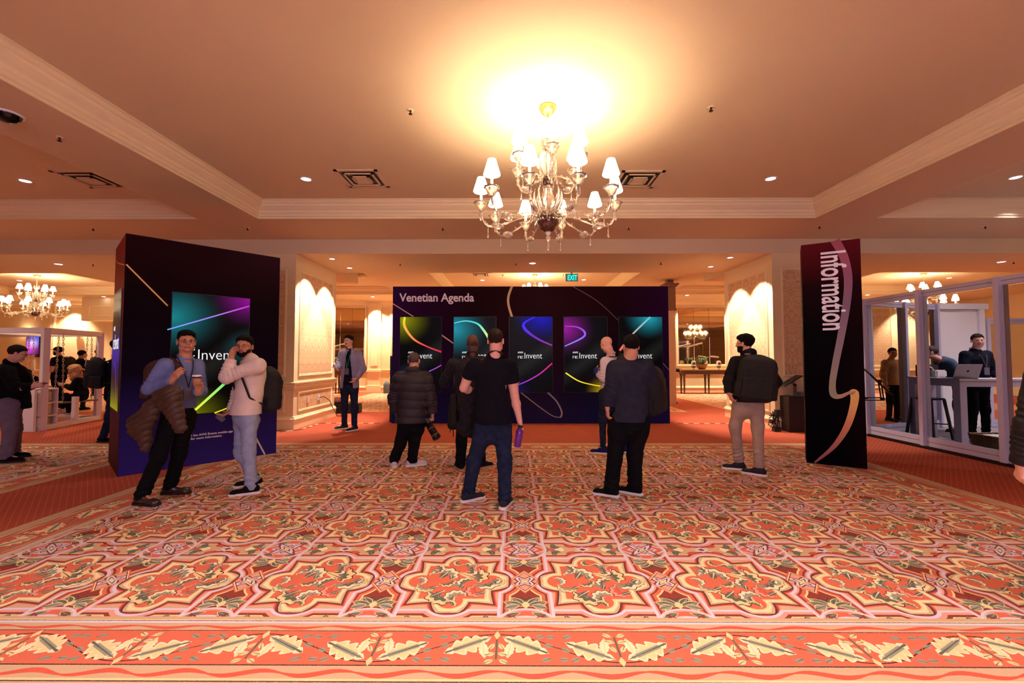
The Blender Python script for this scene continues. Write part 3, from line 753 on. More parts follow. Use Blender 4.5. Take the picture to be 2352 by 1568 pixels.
for pts, w_, cols in [([(902, 697), (953, 729)], 0.022, [(232, 190, 160), (226, 200, 170)]), ([(1014, 769), (1044, 790)], 0.026, [(226, 200, 170), (226, 200, 160)]),
                      ([(1176, 657), (1168, 680), (1168, 700), (1176, 728)], 0.055, [(226, 190, 130), (236, 200, 140)]), ([(1314, 657), (1370, 690), (1423, 738)], 0.010, [(180, 130, 120), (150, 120, 120)]),
                      ([(1196, 901), (1240, 935), (1270, 955), (1288, 958)], 0.020, [(190, 180, 160), (160, 160, 170)]), ([(1288, 958), (1290, 945), (1278, 921), (1258, 901)], 0.034, [(190, 190, 190), (140, 150, 170)]),
                      ([(1521, 832), (1537, 850)], 0.010, [(190, 180, 190), (160, 150, 170)])]:
    stroke_mesh('printed_line', [wl(*q) for q in pts], w_, w_, M_INK, AW, cols=cols)
SCR = [(918, 1014), (1042, 1139), (1170, 1268), (1296, 1394), (1423, 1520)]
SG = [[(0.03, 1.68, 0.75, (150, 150, 10)), (0.05, 0.3, 0.45, (24, 20, 90))], [(0.0, 1.45, 0.85, (30, 150, 170))], [(0.75, 1.72, 0.72, (14, 14, 190)), (0.1, 0.0, 0.5, (30, 14, 90))],
      [(0.0, 1.45, 0.75, (150, 20, 150)), (0.95, 0.0, 0.5, (210, 170, 20))], [(0.7, 1.72, 0.62, (30, 160, 180)), (0.98, 0.2, 0.6, (16, 12, 70))]]
SL = [[([(930, 728), (930, 750), (950, 778), (980, 795), (1014, 808)], [.045, .06, .05, .03, .04], [(240, 220, 50), (235, 160, 60), (225, 70, 50), (200, 10, 70)]), ([(1014, 838), (1000, 846), (978, 856)], [.02, .02], [(190, 60, 180), (130, 90, 240)])],
      [([(1043, 742), (1070, 737), (1096, 743), (1110, 757), (1122, 775)], [.02, .03, .05, .06], [(90, 200, 220), (70, 210, 200), (200, 235, 110)])],
      [([(1228, 728), (1204, 742), (1207, 757), (1235, 778), (1268, 793)], [.02, .05, .07, .045, .03], [(10, 10, 250), (40, 10, 250), (90, 20, 180), (150, 30, 160)]), ([(1268, 834), (1240, 858), (1210, 875), (1188, 884)], [.03, .025, .02], [(215, 20, 80), (180, 40, 190), (120, 60, 240)])],
      [([(1297, 749), (1325, 751), (1342, 762), (1338, 775), (1297, 795)], [.02, .03, .05, .04, .02], [(170, 40, 180), (150, 60, 210), (130, 90, 250), (110, 150, 240)]), ([(1299, 856), (1330, 875), (1365, 884), (1394, 888)], [.03, .025, .02], [(250, 235, 60), (240, 200, 20), (250, 230, 30)])],
      [([(1493, 728), (1448, 772), (1423, 805)], [.04, .035, .05], [(70, 190, 205), (200, 160, 140), (230, 80, 60)])]]
for i, (a, b_) in enumerate(SCR):
    x0, z0 = wl(a, 900); x1, z1 = wl(b_, 728); W_, H_ = x1-x0, z1-z0
    bz = MB(); bz.b2((x0-0.012, -0.012, z0-0.012), (x1+0.012, 0.01, z1+0.012)); fr = bz.build('screen_bezel', M_BLACK, AW)
    s = MB().b2((0, -0.002, 0), (W_, 0.002, H_)).build('screen', screen_mat('agenda_screen_%d' % i, SG[i], W_, H_, 0.9), fr); s.location = (x0, -0.0145, z0)
    for pts, ws, cols in SL[i]:
        q = stroke_mesh('screen_graphic', [wl(*p) for p in pts], ws, 0, M_GLOW, fr, y=-0.0175, cols=cols)
    reinvent(fr, x0 + W_*0.19, wl(0, 823)[1], 0.325, y=-0.0175)
# black base cabinet seen left of the wall's edge
MB().b2((-3.29, 0.15, 0), (-3.2, 0.5, 1.55)).build('side_fin', M_BLACK, AW)

# ---- tall kiosk at the left
A, B, D = onz(270, 1095), onz(634, 1040), onz(246, 1060)
KL = (B-A).length; KD = (D-A).length; KH = 3.11
ang = math.atan2(B.y-A.y, B.x-A.x)
K = thing('display_kiosk', 'tall dark purple display kiosk with a large portrait screen, behind two men', 'kiosk', (A.x, A.y, 0), ang)
M_K = print_mat('kiosk_print', [(0.0, lin((50, 38, 120))), (0.22, lin((40, 28, 92))), (0.42, lin((18, 8, 28))), (0.72, lin((18, 6, 12))), (1.0, lin((36, 11, 18)))], span=(0, KH))
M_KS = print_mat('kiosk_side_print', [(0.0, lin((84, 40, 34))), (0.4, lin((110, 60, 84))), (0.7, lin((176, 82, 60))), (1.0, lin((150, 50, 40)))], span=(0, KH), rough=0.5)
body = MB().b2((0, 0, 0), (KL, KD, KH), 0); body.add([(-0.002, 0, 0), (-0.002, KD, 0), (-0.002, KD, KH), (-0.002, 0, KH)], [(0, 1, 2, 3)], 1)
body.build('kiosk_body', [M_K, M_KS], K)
Kinv = (Matrix.Translation((A.x, A.y, 0)) @ Matrix.Rotation(ang, 4, 'Z')).inverted()
fn = Matrix.Rotation(ang, 3, 'Z') @ Vector((0, -1, 0))
def kl(px, py, off=0.0):
    d = ray(px, py); o = Vector((0, 0, EYE)); t = (A - o).dot(fn) / d.dot(fn); q = Kinv @ (o + d*t); return (q.x, q.z)
sx0, sz0 = kl(388, 948); sx1, sz1 = kl(573, 690); sz1 = max(sz1, kl(388, 670)[1]); sz0 = min(sz0, kl(573, 940)[1])
fr = MB().b2((sx0-0.01, -0.01, sz0-0.01), (sx1+0.01, 0.01, sz1+0.01)).build('screen_bezel', M_BLACK, K)
SWd, SHt = sx1-sx0, sz1-sz0
s = MB().b2((0, -0.002, 0), (SWd, 0.002, SHt)).build('screen', screen_mat('kiosk_screen', [(0.0, SHt*0.80, 0.65, (20, 130, 140)), (SWd, SHt, 0.55, (150, 0, 150)), (SWd*0.3, 0, 0.5, (110, 110, 0)), (SWd*1.0, SHt*0.55, 0.4, (0, 90, 95))], SWd, SHt, 0.9), fr)
s.location = (sx0, -0.012, sz0)
stroke_mesh('screen_graphic', [kl(384, 757), kl(572, 703)], [.016, .02], 0, M_GLOW, fr, y=-0.0155, cols=[(100, 160, 250), (120, 90, 230), (190, 40, 200)])
stroke_mesh('screen_graphic', [kl(448, 941), kl(520, 876), kl(560, 838)], [.03, .04, .03], 0, M_GLOW, fr, y=-0.0155, cols=[(225, 235, 60), (90, 220, 120), (40, 190, 150)])
stroke_mesh('screen_graphic', [kl(492, 948), kl(570, 918)], [.016, .012], 0, M_GLOW, fr, y=-0.0155, cols=[(240, 240, 20), (200, 220, 40)])
tx, tz = kl(451, 826); ktw = kl(540, 820)[0] - tx
reinvent(fr, tx - 0.165, tz, 0.36, y=-0.0155)
for pts, w_, cc in [([(290, 607), (385, 702)], 0.018, [(240, 190, 110), (230, 180, 90)]), ([(585, 1000), (608, 1043)], 0.022, [(230, 220, 190), (220, 210, 190)])]:
    stroke_mesh('printed_line', [kl(*q) for q in pts], w_, w_, M_INK, K, cols=cc)
qx, qz = kl(466, 988); q1 = kl(489, 963)
nx, nz = kl(438, 1005)
t_ = text_mesh('printed_lettering', 'Download the AWS Events mobile app', 0.041, M_PRINTW, K, TM(nx-0.165, -0.004, nz+0.016), 0.0006, bold=0.0010, xs=1.03)
t_ = text_mesh('printed_lettering', 'for more information.', 0.041, M_PRINTW, K, TM(nx+0.0, -0.004, nz-0.030), 0.0006, bold=0.0010, xs=1.03)
# side screen
ss = MB().b2((-0.012, 0.10, 0.78), (0.0, KD-0.12, 2.42)).build('side_screen_bezel', M_BLACK, K)
mside = screen_mat('kiosk_side_screen', [(0.0, 0.0, 0.45, (150, 150, 0)), (0.0, 0.75, 0.5, (20, 20, 150))], 1, 1.6, 0.8)
s = MB().add([(-0.0005, 0.0, 0), (-0.0005, KD-0.26, 0), (-0.0005, KD-0.26, 1.58), (-0.0005, 0, 1.58)], [(0, 3, 2, 1)]).build('side_screen', mside, ss); s.location = (-0.0135, 0.12, 0.81)
MS = Matrix.Translation((-0.0145, KD-0.25, 0)) @ Matrix.Rotation(-PI/2, 4, 'Z')
q = text_mesh('screen_lettering', 're:Invent', 0.30, M_TXT, ss, MS @ TM(0.02, 0, 1.62), 0.0004, bold=-0.002, xs=0.62)
q = text_mesh('screen_lettering', 'AWS', 0.09, M_TXT, ss, MS @ TM(0.03, 0, 1.88), 0.0004)
q = stroke_mesh('screen_graphic', [(0.15, 1.45), (0.35, 1.38), (0.5, 1.2), (0.62, 0.9)], [.02, .03], 0, M_GLOW, ss, y=0, cols=[(30, 30, 240), (110, 30, 200), (220, 40, 60)]); q.data.transform(MS)
q = stroke_mesh('printed_line', [(0.02, 2.95), (0.35, 2.85), (KD-0.02, 2.70)], [.014, .02], 0, M_INK, K, y=0, cols=[(230, 130, 60), (240, 190, 100)]); q.data.transform(Matrix.Translation((-0.0035, KD, 0)) @ Matrix.Rotation(-PI/2, 4, 'Z'))

# ---- information tower at the right
A2, B2, D2 = onz(1853, 1062), onz(1992, 1077), onz(1999, 1052)
IL = (B2-A2).length; ID = 0.42; IH = 3.15; ang2 = math.atan2(B2.y-A2.y, B2.x-A2.x)
I = thing('information_tower', 'narrow black tower reading Information down its face, with a coloured ribbon', 'kiosk', (A2.x, A2.y, 0), ang2)
M_I = print_mat('tower_print', [(0.0, lin((6, 3, 8))), (0.60, lin((8, 4, 7))), (0.80, lin((28, 8, 13))), (1.0, lin((92, 22, 30)))], span=(0, IH), rough=0.35,
    mixs=([(0.0, (0, 0, 0, 1)), (0.5, (0.0, 0.0, 0.0, 1)), (1.0, (0.006, 0.0005, 0.001, 1))], (0, 0.7)))
M_GLOSS = mat('glossy_black_side', (14, 8, 10), 0.12, spec=0.8)
b_ = MB().b2((0, 0, 0.0), (IL, ID, IH), 0); b_.add([(IL+0.002, 0, 0), (IL+0.002, ID, 0), (IL+0.002, ID, IH), (IL+0.002, 0, IH)], [(0, 1, 2, 3)], 1)
b_.build('tower_body', [M_I, M_GLOSS], I)
Iinv = (Matrix.Translation((A2.x, A2.y, 0)) @ Matrix.Rotation(ang2, 4, 'Z')).inverted(); fn2 = Matrix.Rotation(ang2, 3, 'Z') @ Vector((0, -1, 0))
def il(px, py):
    d = ray(px, py); o = Vector((0, 0, EYE)); t = (A2 - o).dot(fn2) / d.dot(fn2); q = Iinv @ (o + d*t); return (q.x, q.z)
rib = [(1918, 552), (1938, 590), (1948, 640), (1944, 700), (1932, 770), (1920, 830), (1912, 880), (1915, 906), (1930, 910), (1950, 902), (1962, 902), (1961, 930), (1945, 980), (1915, 1025), (1871, 1062)]
stroke_mesh('printed_ribbon', [il(*q) for q in rib], [.11, .10, .095, .09, .085, .08, .075, .085, .055, .035, .10, .085, .075, .055, .02], 0, M_INK, I, cols=[(150, 60, 72), (160, 68, 92), (138, 72, 100), (124, 84, 108), (132, 104, 118), (136, 122, 118), (150, 140, 116), (150, 144, 116), (180, 160, 120), (190, 150, 110), (238, 190, 100), (244, 186, 96), (224, 140, 90), (190, 110, 96), (150, 80, 110)])
x0, z0 = il(1886, 581); x1, z1 = il(1914, 775)
text_mesh('printed_lettering', 'Information', 0.40, M_PRINTW, I, Matrix.Translation((x0-0.0, -0.004, z0+0.02)) @ RX @ Matrix.Rotation(-PI/2, 4, 'Z'), 0.001, bold=0.007, xs=0.80*(z0-z1)/1.62)
q = text_mesh('side_lettering', 'Information', 0.34, M_PRINTW, I, Matrix.Translation((IL+0.004, 0.14, z0+0.02)) @ Matrix.Rotation(PI/2, 4, 'Z') @ RX @ Matrix.Rotation(-PI/2, 4, 'Z'), 0.001, bold=0.006, xs=0.80)

# ---- low black cabinet with tablets on arms beside the tower
def tablet_arm(name, label, base, elbow, head, tilt_dir, span, cat='tablet', side=(0, 1, 0)):
    t = thing(name, label, cat, tuple(base)); b0 = Vector(base)
    L = lambda v: Vector(v) - b0
    MB().lathe([(0.0, 0), (0.04, 0), (0.04, 0.012), (0.015, 0.02), (0.012, 0.03)], n=16).build('arm_clamp', M_BLACK, t, True)
    for k, (a, b_) in enumerate([(base, elbow), (elbow, head)]):
        a_, e_ = L(a), L(b_); d = (e_-a_); sidev = d.cross(Vector((0, 1, 0.01))).normalized()*0.018
        q = MB(); q.bar(a_+sidev, e_+sidev, 0.010, 0.014); q.bar(a_-sidev, e_-sidev, 0.010, 0.014)
        q.lathe([(0, -0.02), (0.024, -0.018), (0.024, 0.018), (0, 0.02)], tuple(e_), 14, axis=(0, 1, 0))
        q.build('arm_link', M_BLACK, t)
    hd = L(head); up = Vector(tilt_dir).normalized(); sd = Vector(side).normalized(); sd = (sd - up*sd.dot(up)).normalized(); nr = up.cross(sd)
    Mx = Matrix((sd, up, nr)).transposed().to_4x4(); Mx.translation = hd + nr*0.02
    q = MB().b2((-0.11, -span/2, -0.012), (0.11, span/2, 0.012)).build('tablet_case', M_BLACK, t, bevel=0.006); q.data.transform(Mx)
    q = MB().b2((-0.095, -span/2+0.02, 0.0125), (0.095, span/2-0.02, 0.0135)).build('tablet_screen', mat('dark_screen_glass', (6, 6, 8), 0.08), t); q.data.transform(Mx)
    return t
p0 = onz(1850, 1000); pz = at(1848, 912, p0.y-0.1)
c0 = onz(1796, 988)
cab = thing('black_cabinet', 'low dark brown cabinet standing behind the information tower, below a tablet arm', 'cabinet', (c0.x, c0.y-0.25, 0))
MB().b2((0.0, 0.0, 0.0), (1.0, 0.42, 0.72)).build('cabinet_body', mat('dark_brown_laminate', (38, 24, 22), 0.55), cab, bevel=0.004)
MB().b2((0.10, 0.1, 0.72), (0.42, 0.34, 0.735)).build('mounting_plate', M_CHROME, cab)
q = tag(MB().b2((-0.05, -0.1, 0.735), (0.06, 0.02, 0.80)).b2((0.07, -0.08, 0.735), (0.14, 0.0, 0.775)).build('adapter_box', mat('grey_plastic', (120, 112, 112), 0.5), None), 'small grey adapter on top of the low dark cabinet', 'adapter')
q.location = (c0.x+0.38, c0.y-0.02, 0.0)
Yb = c0.y - 0.1
tablet_arm('tablet_stand', 'black tablet on a jointed arm, left of the information tower', at(1826, 915, Yb), at(1826, 884, Yb), at(1817, 876, Yb), (at(1843, 858, Yb) - at(1788, 890, Yb)), 0.44)
Yc = 6.15
tablet_arm('tablet_stand', 'black tablet on a folding arm on the right side of the information tower', at(1986, 916, Yc), at(2027, 916, Yc), at(2020, 875, Yc), (at(2010, 858, Yc) - at(2060, 905, Yc)), 0.42, side=(0.80, 1, -0.04))
# cables and power gear by the pier
cb = thing('cable_bundle', 'tangled black cables and power bricks between the right pier and the dark cabinet', 'cables', (c0.x-0.22, c0.y-0.1, 0))
rr = random.Random(3)
for k in range(7):
    pts = [Vector((rr.uniform(-0.09, 0.1), rr.uniform(-0.08, 0.08), 0.02 + rr.random()*0.40)) for _ in range(7)]
    MB().tube(pts, 0.009, 6).build('cable', M_BLACK, cb, True)
MB().b2((-0.02, -0.05, 0.0), (0.12, 0.06, 0.09)).b2((-0.08, -0.06, 0.16), (0.0, 0.05, 0.24)).b2((0.03, -0.05, 0.3), (0.14, 0.05, 0.44)).build('power_brick', mat('dark_grey_plastic', (52, 48, 50), 0.5), cb, bevel=0.006)
# ------------------------------------------------------------------ exit sign
p = at(1313, 614, 10.95)
ex = thing('exit_sign', 'green lit EXIT sign hanging from the lowered ceiling above the agenda wall', 'exit sign', (p.x, 10.95, ZL))
MB().b2((-0.02, -0.01, -0.06), (0.02, 0.01, 0.0)).b2((-0.16, -0.025, -0.245), (0.16, 0.025, -0.05)).build('sign_housing', mat('clear_acrylic_edge', (196, 190, 170), 0.3), ex, bevel=0.004)
MB().b2((-0.122, -0.029, -0.228), (0.122, -0.026, -0.070)).build('sign_face', mat('sign_green_backlight', (0, 90, 80), 0.5, emit=(0, 110, 96), estr=1.0), ex)
text_mesh('sign_letters', 'EXIT', 0.185, mat('sign_letter_glow', (0, 0, 0), 0.5, emit=(60, 250, 225), estr=1.3), ex, TM(-0.115, -0.032, -0.215), 0.001, bold=0.004, xs=0.66)
# square post of the open hall behind the agenda wall
pp = at(1538, 655, 13.8)
po = struct('column_back', MB().b2((pp.x-0.13, 13.7, 0), (pp.x+0.13, 13.96, 3.3)), M_WALL)
q = MB()
q.b2((pp.x-0.17, 13.66, 3.02), (pp.x+0.17, 14.0, 3.10)).b2((pp.x-0.145, 13.68, 3.1), (pp.x+0.145, 13.98, 3.82)).b2((pp.x-0.19, 13.63, 3.80), (pp.x+0.19, 14.03, 3.85)).b2((pp.x-0.23, 13.6, 3.85), (pp.x+0.23, 14.06, 3.90)).b2((pp.x-0.10, 13.72, 3.90), (pp.x+0.10, 13.92, 4.03))
q.build('column_capital', mat('bronze_paint', (150, 112, 84), 0.5), po)

# ------------------------------------------------------------------ far wall: panels, pilasters, mirrors
M_MIRROR = mat('antique_mirror', (236, 214, 186), 0.03, metal=1.0)
def far_panel(x0, x1):
    o = MB()
    for (z0, z1) in ((1.12, 3.72), (0.36, 0.78)):
        b_ = len(o.v); o.v += [(x0, YF-0.004, z0), (x1, YF-0.004, z0), (x1, YF-0.004, z1), (x0, YF-0.004, z1)]; o.f.append((b_, b_+1, b_+2, b_+3)); o.mi.append(0)
    o.build('wallpaper', M_PAPER, far)
    f = MB(); frame_bars(f, (x0, YF, 1.12), (1, 0, 0), None, x1-x0, 2.6, 0.07); frame_bars(f, (x0, YF, 0.36), (1, 0, 0), None, x1-x0, 0.42, 0.05); f.build('panel_moulding', M_TRIM, far)
def far_pilaster(x):
    q = MB().b2((x-0.28, YF-0.10, 0), (x+0.28, YF, ZS)).b2((x-0.31, YF-0.14, 0), (x+0.31, YF, 0.30)).b2((x-0.31, YF-0.15, 0.90), (x+0.31, YF, 1.0)).b2((x-0.33, YF-0.16, 3.82), (x+0.33, YF, 3.92)).b2((x-0.16, YF-0.12, 1.15), (x+0.16, YF-0.10, 3.65))
    q.build('pilaster', M_TRIM, far, bevel=0.008)
r = MB(); hbar(r, (XL, YF, 0), (1, 0, 0), XR-XL, RAIL, (0, -1, 0)); hbar(r, (XL, YF, 0), (1, 0, 0), XR-XL, BASE, (0, -1, 0)); r.build('chair_rail', M_TRIM, far)
cr_ = MB(); hbar(cr_, (XL, YF, 0), (1, 0, 0), XR-XL, [(0, 3.74), (0.02, 3.75), (0.03, 3.85), (0.10, 3.92), (0.13, 3.99), (0.16, 4.03), (0, 4.03)], (0, -1, 0)); cr_.build('cornice', M_TRIM, far)
for a, b_ in [(-5.5, -4.3), (-3.6, -2.2), (-1.6, -0.2), (0.4, 1.8), (2.4, 3.8), (4.4, 5.6), (-13.4, -11.6), (-11.2, -9.5), (-15.6, -14.2), (10.3, 12.0), (12.6, 14.2), (14.8, 16.6)]: far_panel(a, b_)
for x in (-6.15, -8.55, 6.35, 9.75, -17.3, -20.6, -9.1): far_pilaster(x)
def mirror(name, x0, x1, z0, z1, label):
    t = thing(name, label, 'mirror', ((x0+x1)/2, YF, z0))
    W2 = (x1-x0)/2; H = z1-z0
    # bevelled grid of mirror tiles: three across, four up
    cols, rows = 3, 4
    for i in range(cols):
        for j in range(rows):
            a0, a1 = -W2 + 2*W2*i/cols, -W2 + 2*W2*(i+1)/cols; c0_, c1_ = H*j/rows, H*(j+1)/rows
            MB().b2((a0+0.004, -0.03, c0_+0.004), (a1-0.004, -0.015, c1_-0.004)).build('mirror_tile', M_MIRROR, t, bevel=0.006)
    MB().b2((-W2, -0.015, 0), (W2, 0, H)).build('backing', mat('mirror_backing', (120, 90, 60), 0.7), t)
    f = MB(); frame_bars(f, (-W2-0.10, 0, -0.10), (1, 0, 0), None, 2*W2+0.2, H+0.2, 0.10, 0.045); f.build('mirror_frame', M_TRIM, t)
    return t
mirror('wall_mirror', 7.22, 9.25, 1.24, 3.70, 'large tiled wall mirror above the console table with orchids, right of the agenda wall')
mirror('wall_mirror', -8.2, -6.62, 1.24, 3.70, 'large tiled wall mirror behind the man in the light blazer')

# ------------------------------------------------------------------ console tables
M_WOOD = mat('carved_dark_wood', (92, 62, 44), 0.5, noise=(30, 0.3)); M_MARB = mat('tan_marble', (196, 150, 120), 0.25, noise=(8, 0.15))
def console(x, y, L, label):
    t = thing('console_table', label, 'console table', (x, y, 0), 0, None); h = 1.02
    MB().b2((-L/2, -0.26, h-0.04), (L/2, 0.24, h)).build('marble_top', M_MARB, t, bevel=0.008)
    a = MB().b2((-L/2+0.05, -0.23, h-0.19), (L/2-0.05, 0.21, h-0.04)).b2((-L/2+0.03, -0.245, h-0.07), (L/2-0.03, 0.22, h-0.04)).b2((-L/2+0.04, -0.24, h-0.20), (L/2-0.04, 0.215, h-0.175))
    k = int(L/0.07)
    for i in range(k): a.b2((-L/2+0.07+i*0.07, -0.24, h-0.15), (-L/2+0.11+i*0.07, -0.228, h-0.10))
    a.build('carved_apron', M_WOOD, t)
    for sx in (-L/2+0.12, 0.0, L/2-0.12):
        for sy in (-0.18, 0.16):
            MB().lathe([(0.028, 0.0), (0.034, 0.03), (0.022, 0.07), (0.03, 0.1), (0.042, 0.55), (0.048, 0.62), (0.03, 0.64), (0.055, 0.68), (0.03, 0.70), (0.05, 0.74), (0.06, 0.80), (0.06, 0.84)], (sx, sy, 0), 14, rib=0.06, nr=8).build('leg', M_WOOD, t, True)
    return t
console(8.2, 18.25, 2.3, 'carved dark console table with a marble top under the right wall mirror')
console(-7.55, 18.25, 1.7, 'carved console table behind the man in the light blazer')
# orchid bowl
def orchid(x, y, z, label):
    t = thing('orchid_planter', label, 'potted orchid', (x, y, z))
    MB().lathe([(0.0, 0.0), (0.11, 0.0), (0.14, 0.02), (0.19, 0.10), (0.23, 0.20), (0.235, 0.22), (0.21, 0.22), (0.0, 0.18)], n=28, rib=0.02, nr=16).build('bronze_bowl', mat('hammered_bronze', (130, 90, 56), 0.3, metal=0.8), t, True)
    lf = MB(); r_ = random.Random(5)
    for k in range(60):
        a = r_.uniform(0, 2*PI); L = r_.uniform(0.16, 0.36); h = r_.uniform(0.12, 0.34); ca, sa = math.cos(a), math.sin(a)
        p0 = Vector((0.05*ca, 0.05*sa, 0.19)); p1 = Vector((L*0.6*ca, L*0.6*sa, 0.19+h)); p2 = Vector((L*ca, L*sa, 0.19+h*0.75)); sd = Vector((-sa, ca, 0))*0.018
        b_ = len(lf.v); lf.v += [tuple(v) for v in (p0-sd*0.3, p0+sd*0.3, p1-sd, p1+sd+Vector((0, 0, 0.004)), p2)]; lf.f += [(b_, b_+1, b_+3, b_+2), (b_+2, b_+3, b_+4)]; lf.mi += [0, 0]
    lf.build('leaves', mat('orchid_leaf_green', (74, 92, 50), 0.4), t)
    for (dx, s, hgt) in ((-0.12, -1, 0.86), (0.08, -1, 0.92), (0.30, 1, 0.36)):
        pts = [(dx*0.3, 0, 0.2), (dx*0.6, 0, 0.2+hgt*0.5), (dx*0.8, 0, 0.2+hgt*0.85), (dx+s*0.08, 0, 0.2+hgt), (dx+s*0.24, 0, 0.2+hgt*0.97), (dx+s*0.42, 0, 0.2+hgt*0.90)]
        st = MB().tube(pts, 0.006, 6).build('flower_stem', mat('stem_green', (80, 90, 46), 0.5), t, True)
        fl_ = MB()
        for q in range(7):
            f = 3 + q*0.3; i = min(4, int(f)); a_, b2 = Vector(pts[i]), Vector(pts[i+1]); c_ = a_.lerp(b2, min(1, f-i)) + Vector((0, -0.02, -0.01))
            for w_ in range(5):
                an = w_*2*PI/5 + 0.3*q; dv = Vector((math.cos(an), -0.25, math.sin(an)))*0.040; sv = Vector((-math.sin(an), 0, math.cos(an)))*0.026
                fl_.add([c_, c_+dv*0.6+sv, c_+dv, c_+dv*0.6-sv], [(0, 1, 2, 3)])
        fl_.build('orchid_blooms', mat('white_petal', (248, 240, 240), 0.6), st)
    return t
ob = at(1612, 842, 18.2); orchid(ob.x, 18.2, 1.02, 'bronze bowl of green leaves and white orchids on the right console table')
ob2 = at(771, 860, 18.2); orchid(-7.75, 18.2, 1.02, 'orchid planter on the console table behind the man in the light blazer')
def sanitizer(x, y, z, label):
    t = thing('hand_sanitizer', label, 'dispenser', (x, y, z), 0, 'hand sanitizer pumps on the console table')
    MB().lathe([(0.0, 0), (0.05, 0), (0.05, 0.01), (0.012, 0.015), (0.012, 0.08)], n=16).build('stand', M_BLACK, t, True)
    MB().b2((-0.075, -0.05, 0.08), (0.075, 0.04, 0.13)).build('drip_tray', M_BLACK, t, bevel=0.012)
    MB().b2((-0.09, -0.055, 0.12), (0.09, 0.055, 0.37)).build('bottle', M_WHITE, t, bevel=0.03)
    MB().b2((-0.05, -0.0575, 0.2), (0.05, -0.0555, 0.29)).build('bottle_label', mat('label_ink', (60, 60, 70), 0.6), t)
for px_, l in ((1593, 'white hand sanitizer pump left of the orchid bowl'), (1651, 'white hand sanitizer pump right of the orchid bowl')):
    q = at(px_, 845, 18.15); sanitizer(q.x, 18.15, 1.02, l)
# water carboy by the far wall
q = onz(890, 902)
wj = thing('water_bottle', 'large blue-grey water carboy on the floor left of the agenda wall', 'water bottle', (q.x, 18.3, 0))
MB().lathe([(0, 0), (0.13, 0), (0.14, 0.03), (0.14, 0.14), (0.13, 0.16), (0.14, 0.18), (0.14, 0.36), (0.10, 0.44), (0.03, 0.48), (0.03, 0.53), (0, 0.53)], n=24).build('bottle', mat('blue_grey_plastic', (92, 104, 122), 0.2, trans=0.3), wj, True)
# black bag and gear on floor behind the blazer man
q = onz(786, 948)
bg = thing('camera_case', 'black equipment case on the floor beside the left pier', 'case', (q.x, q.y, 0))
MB().b2((-0.26, -0.14, 0), (0.50, 0.14, 0.26)).build('case_body', M_BLACK, bg, bevel=0.02)
MB().tube([(0.0, 0, 0.25), (0.02, 0, 0.30), (0.2, 0, 0.30), (0.22, 0, 0.25)], 0.012, 6).build('handle', M_BLACK, bg, True)
MB().lathe([(0, 0.26), (0.10, 0.26), (0.14, 0.33), (0.10, 0.42), (0, 0.44)], (-0.14, 0, 0), 12).build('rolled_cloth', mat('brown_cloth', (110, 70, 56), 0.9), bg, True)
# outlets and the black lead on the left pier's side, tape line on the floor
for (y_, l) in ((9.62, 'white wall plate low on the side of the left pier'), (10.15, 'white power outlet with a black lead on the side of the left pier')):
    o = tag(MB().b2((-4.646, y_-0.04, 0.50), (-4.625, y_+0.04, 0.63)).b2((-4.625, y_-0.02, 0.53), (-4.618, y_+0.02, 0.56)).b2((-4.625, y_-0.02, 0.575), (-4.618, y_+0.02, 0.605)).build('wall_outlet', M_WHITE, None, bevel=0.002), l, 'outlet')
tag(MB().tube([(-4.61, 10.15, 0.57), (-4.55, 10.22, 0.58), (-4.53, 10.5, 0.46), (-4.54, 10.75, 0.22), (-4.5, 10.9, 0.03), (-4.3, 10.95, 0.012)], 0.009, 6).build('power_lead', M_BLACK, None, True), 'black power lead drooping from the outlet on the left pier', 'cable')
tp = thing('cable_cover', 'striped cable tape line running across the aisle behind the blazer man', 'floor tape', (0, 0, 0))
tpa = MB(); tpb = MB(); a_, b_ = Vector((-5.0, 8.72, 0.004)), Vector((-4.55, 9.55, 0.004))
segs = [(-4.95, 8.50, -4.48, 8.95), (-4.48, 8.95, -4.45, 9.85), (-4.45, 9.85, -3.1, 9.86), (3.75, 9.86, 5.2, 9.86)]
for (ax_, ay, bx_, by) in segs:
    a_, b_ = Vector((ax_, ay, 0.005)), Vector((bx_, by, 0.005)); L = (b_-a_).length; nseg = int(L/0.12)
    for k in range(nseg): (tpa if k % 2 else tpb).bar(a_.lerp(b_, k/nseg), a_.lerp(b_, (k+1)/nseg), 0.05, 0.006)
tpa.build('light_stripes', mat('tape_cream', (228, 208, 170), 0.6), tp); tpb.build('dark_stripes', mat('tape_brown', (96, 50, 40), 0.6), tp)

